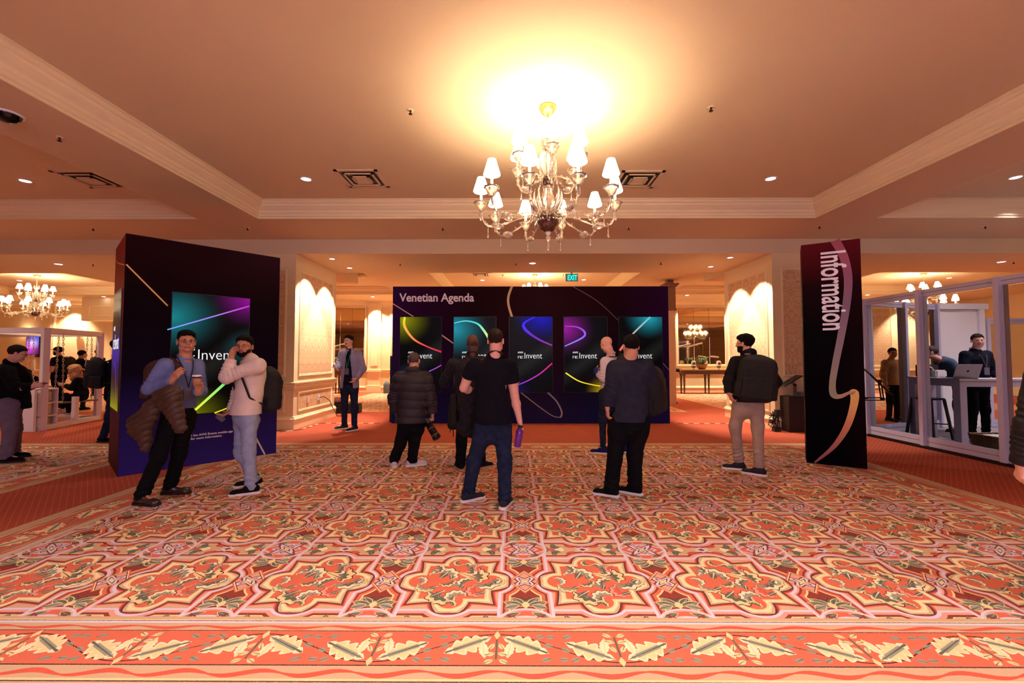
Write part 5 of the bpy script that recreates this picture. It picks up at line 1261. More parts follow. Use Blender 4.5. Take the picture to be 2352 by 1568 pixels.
LINES = {'short': ([-.12, -.06, -.015, .012, .028, .05, .075, .1], [-.055, -.050, -.012, -.004, .030, .052, .066, .072]),
         'thin': ([-.12, -.06, -.02, .01, .03, .05, .075], [-.05, -.045, -.01, .0, .055, .078, .10]),
         'high': ([-.12, -.06, -.02, .01, .03, .05, .075], [-.045, -.04, .0, .012, .04, .06, .07])}
def hair_vol(c, R, s, style, t, vox, extra=None, rough=0.003):
    v = Vol(c-0.17*s-t, c+0.17*s+t, vox); head_prims(v, c, R, s, t, ears=False)
    if extra: extra(v)
    ys, zs = LINES[style]
    def f(a, x, y, z):
        dx, dy, dz = x-c[0], y-c[1], z-c[2]
        ly = (dx*R[0][1]+dy*R[1][1]+dz*R[2][1])/s; lz = (dx*R[0][2]+dy*R[1][2]+dz*R[2][2])/s; lx = (dx*R[0][0]+dy*R[1][0]+dz*R[2][0])/s
        g = np.interp(ly, ys, zs) - lz + 0.004*np.sin(lx*160) + 0.004*np.sin(lx*420+ly*260)
        a = a + t*0.75*np.clip((0.065-lz)/0.07, 0, 1) + t*0.25*np.clip((np.abs(lx)-0.05)/0.03, 0, 1)
        return np.maximum(a, g*0.7*s)
    v.fn(f); v.rough(rough, 90.0); return v.mesh()
def beard_vol(c, R, s, t, vox):
    v = Vol(c-0.16*s, c+0.16*s, vox); head_prims(v, c, R, s, t, ears=False)
    v.ell(c + R @ np.array([0, 0.060, -0.085])*s, np.array([0.036, 0.028, 0.026])*s+t*0.4, R, k=0.02)
    def f(a, x, y, z):
        dx, dy, dz = x-c[0], y-c[1], z-c[2]
        ly = (dx*R[0][1]+dy*R[1][1]+dz*R[2][1])/s; lz = (dx*R[0][2]+dy*R[1][2]+dz*R[2][2])/s; lx = np.abs((dx*R[0][0]+dy*R[1][0]+dz*R[2][0])/s)
        top = -0.043 + np.maximum(0, lx-0.036)*0.35 - 0.016*(lx > 0.026)*(lx < 0.05) + 0.004*np.sin(lx*300+lz*200)
        g = np.maximum(lz-top, -(ly+0.012)); mouth = 0.0125-np.sqrt((lx*0.55)**2+(lz+0.057)**2)
        return np.maximum(np.maximum(a, g*0.8*s), np.where(ly > 0.06, mouth*s, -1))
    v.fn(f); v.rough(0.0012, 140.0); return v.mesh()

def hand(v, wr, dr, nr, side, curl, s=1.0, point=None, k=0.004):
    """wrist, finger direction, palm normal; thumb leaves on +side*lat"""
    dr = nrm(dr); nr = nrm(np.array(nr) - dr*np.dot(nr, dr)); lat = np.cross(dr, nr)*side
    v.cap(wr-dr*0.02, wr+dr*0.03*s, 0.027*s, 0.028*s, k=0.02, flat=(nr, 1.3))
    v.cap(wr+dr*0.03*s, wr+dr*0.075*s, 0.030*s, 0.040*s, k=0.015, flat=(nr, 2.3))
    v.cap(wr+dr*0.082*s-lat*0.030*s, wr+dr*0.086*s+lat*0.028*s, 0.011*s, 0.011*s, k=0.012)
    for i, (o, L) in enumerate([(0.029, 0.072), (0.0098, 0.080), (-0.0098, 0.074), (-0.028, 0.058)]):
        p = wr+dr*(0.086-0.002*abs(i-1))*s+lat*o*s; a = curl*(0.75+0.12*i); d = dr.copy()
        for j, (f, r0, r1) in enumerate([(0.46, 0.0092, 0.0085), (0.30, 0.0084, 0.0078), (0.24, 0.0076, 0.0066)]):
            ang = a*(0.7, 0.8, 0.55)[j]; d = nrm(d*math.cos(ang)+np.cross(np.cross(d, nr), d)*math.sin(ang)) if j == 0 else nrm(d*math.cos(ang)+perp*math.sin(ang))
            x = nrm(np.cross(lat, d)); perp = x if np.dot(x, nr) > 0 or j > 0 and np.dot(x, perp) > 0 else -x
            q = p+d*L*f*s; v.cap(p, q, r0*s, r1*s, k=k); p = q
    p = wr+dr*0.022*s+lat*0.024*s; q = p+(dr*0.6+lat*0.55+nr*0.35)*0.044*s; v.cap(p, q, 0.0145*s, 0.0108*s, k=0.010)
    q2 = q+nrm(dr*0.85+lat*0.05+nr*(0.3+0.5*min(1, curl)))*0.032*s; v.cap(q, q2, 0.0105*s, 0.0085*s, k=k)

def shoe(parent, root, p, yaw, M, Msole, s=1.0, vox=0.007, high=False, sole_h=0.028, pitch=0.0):
    d = face_dir(yaw); sd = np.array([-d[1], d[0], 0]); up = np.array([0, 0, 1.0]); p = V3(p)
    v = Vol(p-[0.26, 0.26, 0.03], p+[0.26, 0.26, 0.18], vox)
    v.cap(p-d*0.045*s+up*0.055, p+d*0.03*s+up*0.062, 0.040*s, 0.043*s, k=0.02)
    v.cap(p+d*0.03*s+up*0.058, p+d*0.155*s+up*0.030, 0.044*s, 0.040*s, k=0.03, flat=(up, 1.15))
    v.cap(p-d*0.012+up*0.07, p-d*0.014+up*(0.13 if high else 0.10), 0.043*s, 0.044*s, k=0.02)
    v.ell(p+d*0.160*s+up*0.022, (0.046*s, 0.046*s, 0.034), None, k=0.02)
    for i in range(4): v.cap(p+d*(0.045+0.022*i)-sd*0.022+up*(0.098-0.010*i), p+d*(0.045+0.022*i)+sd*0.022+up*(0.098-0.010*i), 0.004, 0.004, k=0.002)
    v.cut(p+up*sole_h*0.8, (0, 0, -1)); o = np_obj('shoe', [v.mesh()], M, parent, root)
    v = Vol(p-[0.26, 0.26, 0.03], p+[0.26, 0.26, 0.08], vox*0.8)
    v.cap(p-d*0.055*s+up*0.012, p+d*0.05*s+up*0.012, 0.043*s, 0.043*s, k=0.02); v.cap(p+d*0.05*s+up*0.012, p+d*0.165*s+up*0.012, 0.043*s, 0.050*s, k=0.02)
    v.cut(p+up*sole_h, (0, 0, 1)); v.cut(p+up*0.0, (0, 0, -1)); np_obj('sole', [v.mesh()], Msole, o, (0, 0, 0)).location = tuple(-V3(root)); return o

def person(sp):
    T = sp.get('T', (0, 0, 1)); ox, oy, sc = T
    fp = lambda q: onz(ox+q[0]/sc, oy+q[1]/sc, sp.get('fz', 0.0))
    fR, fL = fp(sp['ftR']), fp(sp['ftL'])
    Y0 = sp.get('Y0', (fR.y+fL.y)/2); vox = sp.get('vox', 0.0065); hv = sp.get('hvox', 0.0042); W = sp.get('w', 1.0); D = sp.get('dpt', 1.0)
    if not sp.get('world'):
        hx0 = at(ox+sp['head'][0]/sc, 784, Y0); off = math.degrees(-math.atan2(hx0.x, Y0)); sp = dict(sp); sp['hyaw'] = sp.get('hyaw', sp['yaw'])+off; sp['yaw'] += off
        for k_ in ('ftR', 'ftL'): sp[k_] = tuple(sp[k_][:-1]) + (sp[k_][-1]+off*0.5,)
    f = face_dir(sp['yaw']); rt = nrm(np.cross(f, [0, 0, 1])); up = np.array([0, 0, 1.0])
    def P(key, auto=0.0):
        q = sp[key]; dy = q[2] if len(q) > 2 else auto; return V3(at(ox+q[0]/sc, oy+q[1]/sc, Y0+dy))
    sh = {s_: P('sh'+s_, rt[1]*0.17*(1 if s_ == 'R' else -1)) for s_ in 'RL'}
    hip = {s_: P('hip'+s_, rt[1]*0.09*(1 if s_ == 'R' else -1)) for s_ in 'RL'}
    el = {s_: P('el'+s_) for s_ in 'RL'}; wr = {s_: P('wr'+s_) for s_ in 'RL'}; hd = {s_: P('hd'+s_, (sp['wr'+s_][2] if len(sp['wr'+s_]) > 2 else 0)) for s_ in 'RL' if 'hd'+s_ in sp}
    ft = {'R': V3(fR), 'L': V3(fL)}
    if 'ftz' in sp:
        for s_ in 'RL': q_ = sp['ft'+s_]; ft[s_] = V3(at(ox+q_[0]/sc, oy+q_[1]/sc, hip[s_][1]))
    an = {s_: ft[s_]+[0, 0, 0.085] - face_dir(sp['ft'+s_][-1])*0.0 for s_ in 'RL'}
    kn = {s_: P('kn'+s_, (hip[s_][1]+an[s_][1])/2-Y0) for s_ in 'RL'}
    neck = P('neck'); hc = P('head', 0.0); hs = sp.get('hs', 1.0); R = head_R(sp.get('hyaw', sp['yaw']), sp.get('pitch', 0), sp.get('roll', 0))
    root = np.array([(ft['R'][0]+ft['L'][0])/2, (ft['R'][1]+ft['L'][1])/2, sp.get('fz', 0.0)]); 
    t = thing('person', sp['label'], 'person', tuple(root), 0, sp.get('group'))
    pel = (hip['R']+hip['L'])/2; cs = (sh['R']+sh['L'])/2; spn = nrm(cs-pel)
    waist = pel*0.62+cs*0.38; chest = pel*0.22+cs*0.78
    allp = list(sh.values())+list(hip.values())+list(el.values())+list(wr.values())+list(kn.values())+list(an.values())+[hc]
    lo, hi = np.min(allp, 0)-0.26, np.max(allp, 0)+0.26
    skm = sp['skin']; far_ = sp.get('far', False)
    # ---- body: coarse core under the clothes, fine head, arms and hands, one mesh
    parts = []
    v = Vol(lo, hi, 0.016)
    def torso(v, g, wv=1.0, belly=0.0):
        v.cap(pel+up*0.0, waist, 0.150*W+g, 0.145*W+g+belly*0.3, k=0.05, flat=(f, 1.42/D)); v.cap(waist, chest, 0.145*W+g, 0.165*W+g, k=0.06, flat=(f, 1.42/D))
        if belly: v.ell(waist*0.75+pel*0.25+f*0.06, (0.12*W+belly, 0.12*W+belly, 0.16), None, k=0.08)
        for s_ in 'RL': v.cap(chest*0.5+cs*0.5, sh[s_]*0.86+cs*0.14-up*0.02, 0.075+g, 0.058+g, k=0.06)
        v.cap(chest+up*0.03, neck*0.75+cs*0.25, 0.105*W+g, 0.055+g, k=0.07, flat=(f, 1.2))
    torso(v, -0.022)
    for s_ in 'RL':
        v.cap(hip[s_], kn[s_], 0.070*W, 0.050, k=0.04); v.cap(kn[s_], an[s_], 0.048, 0.036, k=0.03)
        v.cap(an[s_], an[s_]+face_dir(sp['ft'+s_][-1])*0.12-up*0.03, 0.035, 0.025, k=0.02)
        v.cap(sh[s_], el[s_], 0.046, 0.038, k=0.03)
    if not far_: parts.append(v.mesh())
    else:
        parts.append(v.mesh())
    v = Vol(np.minimum(hc, neck)-0.15, np.maximum(hc, neck)+0.15, hv)
    head_prims(v, hc, R, hs); nb = hc + R @ np.array([0, -0.025, -0.07])*hs
    v.cap(nb, neck-up*0.03, 0.054*hs*sp.get('nw', 1), 0.062*hs*sp.get('nw', 1), k=0.03); parts.append(v.mesh())
    for s_ in 'RL':
        bare = sp.get('sleeve', 'long') == 'short'
        if s_ not in hd and not bare: continue
        a = el[s_]; b = wr[s_]; d = nrm(b-a); tip = hd.get(s_, b+d*0.15); dr = nrm(tip-b)
        pn = sp.get('palm'+s_); nr = np.array(pn, float) if pn is not None else nrm((pel*0.5+cs*0.5)-b)
        v = Vol(np.min([a, b, tip] if not bare else [a, b, tip, sh[s_]], 0)-0.14, np.max([a, b, tip] if not bare else [a, b, tip, sh[s_]], 0)+0.14, hv if not far_ else hv*1.6)
        if bare: v.cap(sh[s_]*0.4+a*0.6, a, 0.052*W, 0.043, k=0.02)
        m_ = a*0.68+b*0.32; v.cap(a, m_, 0.042, 0.043*W, k=0.02); v.cap(m_, b, 0.042*W, 0.027, k=0.02)
        hand(v, b, dr, nr, (1 if s_ == 'R' else -1)*sp.get('thumb'+s_, 1), sp.get('curl'+s_, 0.7), 1.0 if not far_ else 1.05)
        parts.append(v.mesh())
    def pk(Cn):
        l = (Cn-hc) @ R / hs
        lips = (np.abs(l[:, 2]+0.0565) < 0.011) & (l[:, 1] > 0.072) & (np.abs(l[:, 0]) < 0.025)
        return np.where(lips, 1, 0)
    body = np_obj('body', parts, [skm, sp.get('lip', M_LIP)], t, root, pk)
    def LH(x, y, z): return tuple(hc + R @ np.array([x, y, z])*hs - root)
    for q in (-1, 1) if not sp.get('noface') else ():
        e = MB().lathe([(0, -0.0105), (0.006, -0.009), (0.0105, 0), (0.006, 0.009), (0, 0.0105)], LH(q*0.031, 0.0795, 0.001), 10).build('eye', M_EYE, t, True)
        MB().lathe([(0, 0.0), (0.0056, 0.0), (0.0056, 0.0100), (0, 0.0122)], LH(q*0.031, 0.0795, 0.001), 10, axis=tuple(R[:, 1])).build('iris', M_IRIS, e, True)
        MB().tube([LH(q*0.013, 0.090, 0.018), LH(q*0.030, 0.090, 0.0235), LH(q*0.048, 0.078, 0.018)], [0.0032, 0.0038, 0.0018], 6).build('eyebrow', sp.get('brow', sp.get('hairm', M_HAIRB)), t, True)
        MB().tube([LH(q*0.018, 0.0885, 0.006), LH(q*0.031, 0.0915, 0.0095), LH(q*0.045, 0.083, 0.005)], [0.0015, 0.0022, 0.0012], 5).build('eyelid', skm, t, True)
    # ---- hair
    hst = sp.get('hair')
    if hst:
        parts = [hair_vol(hc, R, hs, hst, sp.get('ht', 0.012), hv if hv > 0.005 else 0.0048, sp.get('hx') and (lambda v: sp['hx'](v, hc, R, hs)), sp.get('hr', 0.0025))]
        np_obj('hair', parts, sp.get('hairm', M_HAIRB), t, root)
    if sp.get('beard'): np_obj('beard', [beard_vol(hc, R, hs, sp['beard'], hv)], M_BEARD, t, root)
    if sp.get('glasses'):
        g = MB(); gm = mat('glasses_frame', (28, 20, 18), 0.5, spec=0.2)
        for q in (-1, 1):
            g.tube([LH(q*0.033+0.0215*math.cos(a), 0.099-0.10*abs(q*0.033+0.0215*math.cos(a))**1.3, 0.0-0.0005+0.0150*math.sin(a)) for a in [2*PI*i/16 for i in range(17)]], 0.0016, 5, cap=False)
            g.tube([LH(q*0.055, 0.092, 0.005), LH(q*0.078, 0.07, 0.006), LH(q*0.085, 0.0, 0.004)], 0.0014, 5)
        g.tube([LH(-0.011, 0.100, 0.003), LH(0, 0.103, 0.005), LH(0.011, 0.100, 0.003)], 0.0013, 5); g.build('glasses', gm, t, True)
    # ---- trousers
    tm = sp['trousers']; hw = sp.get('leg', 1.0)
    v = Vol(np.min([hip['R'], hip['L'], kn['R'], kn['L'], an['R'], an['L'], waist], 0)-0.22, np.max([hip['R'], hip['L'], kn['R'], kn['L'], an['R'], an['L'], waist], 0)+0.22, vox)
    v.cap(pel, pel*0.55+waist*0.45, 0.142*W, 0.135*W, k=0.05, flat=(f, 1.38/D)); v.ell(pel-f*0.030*D-up*0.05, (0.115*W, 0.100*W*D, 0.10), None, k=0.06)
    for s_ in 'RL':
        v.cap(hip[s_]+up*0.01, kn[s_], 0.090*W*hw, 0.066*hw, k=0.035, fold=(0.005, 0.080, 0.95, 0.30))
        bz = an[s_]+up*sp.get('hem', 0.0); v.cap(kn[s_], bz, 0.064*hw, sp.get('cuff', 0.056)*hw, k=0.03, fold=(0.006, 0.062, 0.95, 0.30))
        v.cap(kn[s_]+up*0.05, kn[s_]-up*0.05, 0.066*hw, 0.062*hw, k=0.03, fold=(0.006, 0.05, 0.5, 0.5))
        v.cap(hip[s_]+up*0.00+f*0.015, hip[s_]-up*0.10, 0.075*W*hw, 0.078*W*hw, k=0.04, fold=(0.005, 0.04, 0.5, 0.4))
    v.rough(0.0035, 22.0, Y0)
    for s_ in 'RL':                                                   # clean hem
        zc = an[s_][2]+sp.get('hem', 0.0)-0.035; c_ = an[s_]
        v.fn(lambda a, x, y, z, c_=c_, zc=zc: np.where((np.abs(x-c_[0]) < 0.11) & (np.abs(y-c_[1]) < 0.13) & (z < zc+0.08), np.maximum(a, zc-z), a))
    np_obj('trousers', [v.mesh()], tm, t, root)
    if sp.get('pockets'):
        for s_, q in (('R', 1), ('L', -1)):
            c_ = pel + rt*q*0.085*W - f*(0.175*D) - up*0.01; MB().tube([tuple(c_+rt*x*0.065+up*z*0.07-root) for x, z in [(-1, 1), (1, 0.9), (0.95, -0.6), (0, -1), (-0.95, -0.6), (-1, 1)]], 0.003, 5).build('back_pocket', tm, t, True)
    # ---- top(s)
    def top_mesh(name, m, g, sleeves, hemdrop, open_=None, quilt=None, cuffcut=None, collar=None, rough=0.004, bulk=0.0, puff=0.0, parent=t):
        v = Vol(np.minimum(np.min(list(sh.values())+list(el.values())+(list(wr.values()) if sleeves == 'long' else [])+[pel], 0), neck)-[0.25, 0.25, 0.30], np.maximum(np.max(list(sh.values())+list(el.values())+(list(wr.values()) if sleeves == 'long' else [])+[pel], 0), neck)+0.25, vox)
        torso(v, g, belly=sp.get('belly', 0)); v.cap(pel-up*hemdrop, pel+up*0.05, 0.158*W+g+bulk, 0.154*W+g, k=0.05, flat=(f, 1.26/D))
        for s_ in 'RL':
            if sleeves == 'short':
                e = sh[s_]*0.42+el[s_]*0.58; v.cap(sh[s_], e, 0.064*W+g*0.5, 0.062*W+g*0.5, k=0.04, fold=(0.003, 0.05, 0.2, 0.4))
                v.cut(e, nrm(el[s_]-sh[s_])) if False else None
                d = nrm(el[s_]-sh[s_]); v.fn(lambda a, x, y, z, e=e, d=d: np.where(((x-e[0])**2+(y-e[1])**2+(z-e[2])**2 < 0.0144), np.maximum(a, (x-e[0])*d[0]+(y-e[1])*d[1]+(z-e[2])*d[2]), a))
            else:
                r1, r2, r3 = 0.066*W**0.5+g*0.6, 0.056+g*0.6, 0.044+g*0.6
                v.cap(sh[s_], el[s_], r1, r2, k=0.045, fold=(0.006, 0.045, 0.85, 0.35)); b = el[s_]*0.06+wr[s_]*0.94
                v.cap(el[s_], b, r2, r3, k=0.03, fold=(0.006, 0.04, 0.2, 0.6))
                d = nrm(wr[s_]-el[s_]); b2 = wr[s_]; v.fn(lambda a, x, y, z, e=b2, d=d: np.where(((x-e[0])**2+(y-e[1])**2+(z-e[2])**2 < 0.0081), np.maximum(a, (x-e[0])*d[0]+(y-e[1])*d[1]+(z-e[2])*d[2]), a))
        if collar: v.torus(neck+up*(0.010 if collar > 1.08 else -0.012)-f*0.004, 0.060*collar, 0.009 if collar < 1.2 else 0.018, n=nrm(spn+f*0.45), k=0.015, squash=1.9)
        if quilt: v.fn(lambda a, x, y, z: a - quilt[0]*(np.abs(np.sin(PI*(z+0.01*np.sin(9*x))/quilt[1]))**0.6-0.5))
        v.rough(rough, 17.0, Y0*3)
        hz = pel[2]-hemdrop
        v.fn(lambda a, x, y, z: np.where((x-pel[0])**2+(y-pel[1])**2 < 0.075*W*W, np.maximum(a, hz-z), a))
        if open_:
            w0, w1 = open_
            v.fn(lambda a, x, y, z: np.where(((x-pel[0])*f[0]+(y-pel[1])*f[1]) > 0.0, np.maximum(a, (w0+(w1-w0)*(z-hz)/(neck[2]-hz)) - np.abs((x-cs[0])*rt[0]+(y-cs[1])*rt[1])), a))
        return np_obj(name, [v.mesh()], m, parent, root)
    for q in sp['tops']: top_mesh(**q)
    # ---- shoes
    for s_ in 'RL':
        shoe(t, root, ft[s_], sp['ft'+s_][-1], sp['shoes'][0], sp['shoes'][1], 1.0, high=sp.get('high', False), vox=0.009 if far_ else 0.0065)
    if sp.get('hem', 0) > 0.03:
        for s_ in 'RL': MB().tube([tuple(an[s_]+up*0.0-root), tuple(an[s_]+up*0.14-root)], 0.042, 12).build('sock', cloth('black_sock', (16, 15, 17)), t, True)
    # ---- lanyard
    if sp.get('lanyard'):
        col, badge = sp['lanyard']; lm = mat('lanyard_%d_%d_%d' % col, col, 0.7)
        g = MB(); nk = neck
        gz = 0.055; rr_ = 0.078
        ring = [nk + (rt*math.cos(a)*rr_ + f*math.sin(a)*rr_*0.95) + up*(0.008 - 0.035*math.sin(a)) for a in [PI*(1.0+i/10) for i in range(11)]]
        fr = chest + f*(0.165*D*W/1.42+0.16*0) ; drop = chest*0.72+pel*0.28 + f*(0.125*D*W+0.035)
        pts = [ring[0]+up*0] ; g.tube([tuple(q-root) for q in ring], 0.006, 5)
        for e_, q in ((ring[0], -1), (ring[-1], 1)):
            g.tube([tuple(p-root) for p in (e_, cs + rt*q*0.05*(1) + f*(0.115*D*W+0.012) - up*0.03, drop)], 0.006, 5)
        g.build('lanyard', lm, t)
        if badge: MB().bar(tuple(drop-up*0.0-root), tuple(drop-up*0.13-root), 0.09, 0.006, up=tuple(f)).build('badge', mat('badge_card', (104, 94, 112), 0.5), t)
    return dict(t=t, root=root, sh=sh, hip=hip, el=el, wr=wr, hd=hd, pel=pel, cs=cs, chest=chest, waist=waist, neck=neck, hc=hc, R=R, f=f, rt=rt, Y0=Y0, an=an, kn=kn)

def backpack(p, label, m, w_=0.30, h_=0.46, d_=0.17, off=0.0, drop=0.0, tilt=0.0, side=0.0, trim=None, bulge=1.0, vox=0.0075, straps=True, m2=None, bdist=0.13, name='backpack', yaw=None):
    """worn on the back of person p: rounded body with front pocket, top handle, straps over the shoulders"""
    f, rt = p['f'], p['rt']
    if yaw is not None: f = face_dir(yaw); rt = nrm(np.cross(f, [0, 0, 1]))
    up = nrm(p['cs']-p['pel']); up = nrm(up*1.0 + rt*tilt); rt2 = nrm(np.cross(f, up)); bk = -f
    c = p['chest']*0.70+p['waist']*0.30 + bk*(bdist+d_/2) + rt2*side - up*drop
    Rm = np.stack([rt2, f, up], 1); root = c.copy(); root[2] = c[2]-h_/2
    t = thing(name, label, 'backpack', tuple(root))
    v = Vol(c-0.42, c+0.42, vox)
    v.box(c, (w_*0.47, d_/2, h_/2), 0.085, Rm, k=0.03); v.ell(c+up*h_*0.12+bk*0.01, (w_*0.52, d_*0.55, h_*0.46), Rm, k=0.06)
    v.box(c-up*h_*0.20+bk*(d_*0.42), (w_*0.40, d_*0.24*bulge, h_*0.24), 0.035, Rm, k=0.02)
    for q in (-1, 1): v.box(c-up*h_*0.24+rt2*q*w_*0.48, (0.035, d_*0.32, h_*0.18), 0.025, Rm, k=0.02)
    v.box(c+up*h_*0.16+bk*(d_*0.52), (w_*0.34, 0.02, h_*0.10), 0.015, Rm, k=0.02)
    v.rough(0.004, 26.0, c[0]); np_obj('pack_body', [v.mesh()], m, t, root)
    g = MB(); L = lambda x, y, z: tuple(c + rt2*x + bk*y + up*z - root)
    g.tube([L(-0.04, -d_*0.35, h_*0.49), L(-0.035, -d_*0.3, h_*0.56), L(0.035, -d_*0.3, h_*0.56), L(0.04, -d_*0.35, h_*0.49)], 0.010, 6)
    g.build('top_handle', m, t, True)
    z = MB(); y_ = d_*0.66*bulge
    z.tube([L(-w_*0.40, y_*0.72, -h_*0.05), L(-w_*0.2, y_*1.0, 0.03), L(w_*0.2, y_*1.0, 0.03), L(w_*0.40, y_*0.72, -h_*0.05)], 0.004, 5)
    z.tube([L(-w_*0.46, d_*0.2, -h_*0.1), L(-w_*0.40, d_*0.45, h_*0.30), L(0, d_*0.5, h_*0.44), L(w_*0.40, d_*0.45, h_*0.30), L(w_*0.46, d_*0.2, -h_*0.1)], 0.004, 5)
    z.bar(L(w_*0.2, y_+0.005, 0.03), L(w_*0.21, y_+0.008, -0.03), 0.006); z.build('zip', m2 or mat('zip_tape', (46, 42, 48), 0.5), t)
    if straps:
        sm = MB()
        for s_, q in (('R', 1), ('L', -1)):
            if straps in ('R', 'L') and straps != s_: continue
            sp_ = p['cs']*0.30+p['sh'][s_]*0.70 if True else 0
            topc = p['cs']+ (p['sh'][s_]-p['cs'])*0.55 + np.array([0, 0, 0.075])
            a = c + rt2*q*0.07 + up*h_*0.42 - bk*d_*0.4; fr = topc + p['f']*0.10 - np.array([0, 0, 0.07]); lw = p['chest'] + p['rt']*q*0.13 + p['f']*0.155; lo_ = p['waist'] + p['rt']*q*0.175 + p['f']*0.06; en = c + rt2*q*w_*0.42 - up*h_*0.30 - bk*d_*0.35
            pts = [a, topc-p['f']*0.03, fr, lw, lo_, en]
            for k in range(len(pts)-1): sm.bar(tuple(pts[k]-root), tuple(pts[k+1]-root), 0.055 if k < 3 else 0.028, 0.016, up=tuple(p['f'] if k in (2, 3) else (0, 0, 1)))
        sm.build('shoulder_strap', m, t, bevel=0.005)
    if trim:
        g = MB()
        for (x0, z0, x1, z1) in ((-0.06, 0.06, 0.02, -0.04), (-0.035, 0.07, 0.045, -0.03)): g.tube([L(x0, y_+0.004, z0), L(x1, y_+0.006, z1)], 0.004, 5)
        g.build('light_trim', trim, t)
    return t, c, rt2, up, bk, root
C_BLUE = cloth('blue_chambray_shirt', (112, 122, 168), 0.14); C_BLK = cloth('black_cloth', (13, 12, 15), 0.3); C_NAVY = cloth('navy_cloth', (20, 21, 36), 0.2); C_CREAM = cloth('cream_knit', (226, 204, 190), 0.06, bump=0.4, sc=330)
C_JEANL = cloth('light_denim', (150, 158, 184), 0.16, bump=0.4); C_JEAND = cloth('dark_denim', (32, 40, 64), 0.45, bump=0.4); C_GREYT = cloth('light_grey_blazer', (152, 140, 166), 0.12); C_CHAR = cloth('charcoal_knit', (44, 44, 58), 0.25, bump=0.5)
C_PUFF = cloth('dark_puffer_nylon', (40, 30, 38), 0.25, rough=0.6, spec=0.4); C_BRPUF = cloth('brown_puffer_nylon', (72, 48, 36), 0.25, rough=0.5, spec=0.5); C_CHINO = cloth('beige_chino', (168, 142, 126), 0.12); C_DGREY = cloth('dark_grey_jacket', (30, 26, 28), 0.3); C_GREYP = cloth('grey_trousers', (118, 100, 118), 0.14)
C_WHITE = cloth('white_shirt', (222, 206, 214), 0.07); C_BAG = cloth('black_backpack_nylon', (17, 16, 19), 0.35, rough=0.6, spec=0.4, bump=0.5, sc=400); C_TEAL = cloth('teal_shirt', (76, 96, 118), 0.12); C_BEIGE = cloth('beige_top', (200, 160, 130), 0.08)
L_BRN = mat('brown_leather', (58, 34, 28), 0.25, spec=0.8); RUB_W = mat('white_rubber', (226, 214, 208), 0.6); RUB_B = mat('black_rubber', (14, 13, 14), 0.6); S_GREY = cloth('grey_sneaker', (46, 42, 48), 0.2); S_BLK = cloth('black_sneaker', (18, 17, 20), 0.2); S_WHT = cloth('white_sneaker', (216, 200, 204), 0.1); S_NAVY = cloth('navy_sneaker', (26, 30, 84), 0.2)
def up_hair(v, c, R, s):
    v.ell(c + R @ np.array([0, 0.01, 0.085])*s, np.array([0.075, 0.085, 0.035])*s, R, k=0.03)
def quiff(v, c, R, s):
    v.ell(c + R @ np.array([0, 0.045, 0.100])*s, np.array([0.066, 0.050, 0.032])*s, R, k=0.03); v.ell(c + R @ np.array([0, -0.02, 0.08])*s, np.array([0.072, 0.08, 0.04])*s, R, k=0.03)
TS = dict(name='shirt', g=0.006, sleeves='long', hemdrop=0.02, collar=1.0)
# A: man in blue shirt, far left of the two by the kiosk
A_ = person(dict(label='man in a blue shirt and black trousers holding a brown quilted jacket', T=(280, 740, 3.564), yaw=28, hyaw=8, head=(528, 160), neck=(520, 290), shR=(350, 345), shL=(622, 350), elR=(220, 545, -0.16), wrR=(408, 478, -0.36), hdR=(470, 395, -0.37),
    elL=(646, 560, 0.02), wrL=(624, 568, -0.20), hdL=(630, 500, -0.24), hipR=(400, 770), hipL=(530, 770), knR=(305, 1085), knL=(470, 1060), ftR=(160, 1492, 62), ftL=(395, 1405, 78), w=0.92, skin=SK_TAN, hair='short', hairm=M_HAIRB, ht=0.010, hx=up_hair, glasses=True,
    trousers=C_BLK, leg=1.05, cuff=0.062, tops=[dict(TS, m=C_BLUE, hemdrop=-0.09, collar=1.12)], shoes=(L_BRN, RUB_B), lanyard=((30, 24, 44), True), palmR=(0.2, 1, 0), palmL=(-0.6, 0.3, 0.0), curlR=0.5, curlL=1.1, thumbL=1))
backpack(A_, 'dark red and brown backpack on the man in the blue shirt', cloth('brown_pack', (70, 46, 38), 0.3, rough=0.6), 0.30, 0.42, 0.20, side=0.05, bdist=0.15, m2=mat('maroon_tape', (84, 22, 36), 0.7), straps='R')
B_ = person(dict(label='bearded man in a cream sweater and pale jeans touching his glasses', T=(480, 740, 3.565), yaw=-68, hyaw=-22, head=(292, 200), neck=(345, 290), shR=(318, 345, 0.16), shL=(405, 350, -0.14), elL=(140, 448, -0.22), wrL=(182, 300, -0.20), hdL=(205, 205, -0.16),
    elR=(235, 590, 0.14), wrR=(188, 728, 0.02), hdR=(128, 755, -0.02), hipR=(272, 768), hipL=(332, 773), knR=(262, 1055), knL=(325, 1050), ftR=(372, 1338, -82), ftL=(345, 1405, -80), w=0.98, dpt=1.12, skin=SK_TAN, hair='short', hairm=M_HAIRB, ht=0.011, hx=up_hair, beard=0.0035, glasses=True, hs=1.04,
    trousers=C_JEANL, leg=1.0, cuff=0.060, tops=[dict(TS, m=C_CREAM, g=0.022, hemdrop=-0.03, collar=1.05)], shoes=(S_BLK, RUB_W), curlL=0.9, curlR=0.6, palmL=(0.8, -0.2, 0), palmR=(0.3, 0.2, 1)))
backpack(B_, 'black backpack with light trim on the man in the cream sweater', C_BAG, 0.32, 0.50, 0.20, bdist=0.10, drop=0.11, tilt=0.0, trim=mat('tan_trim', (196, 160, 130), 0.6))
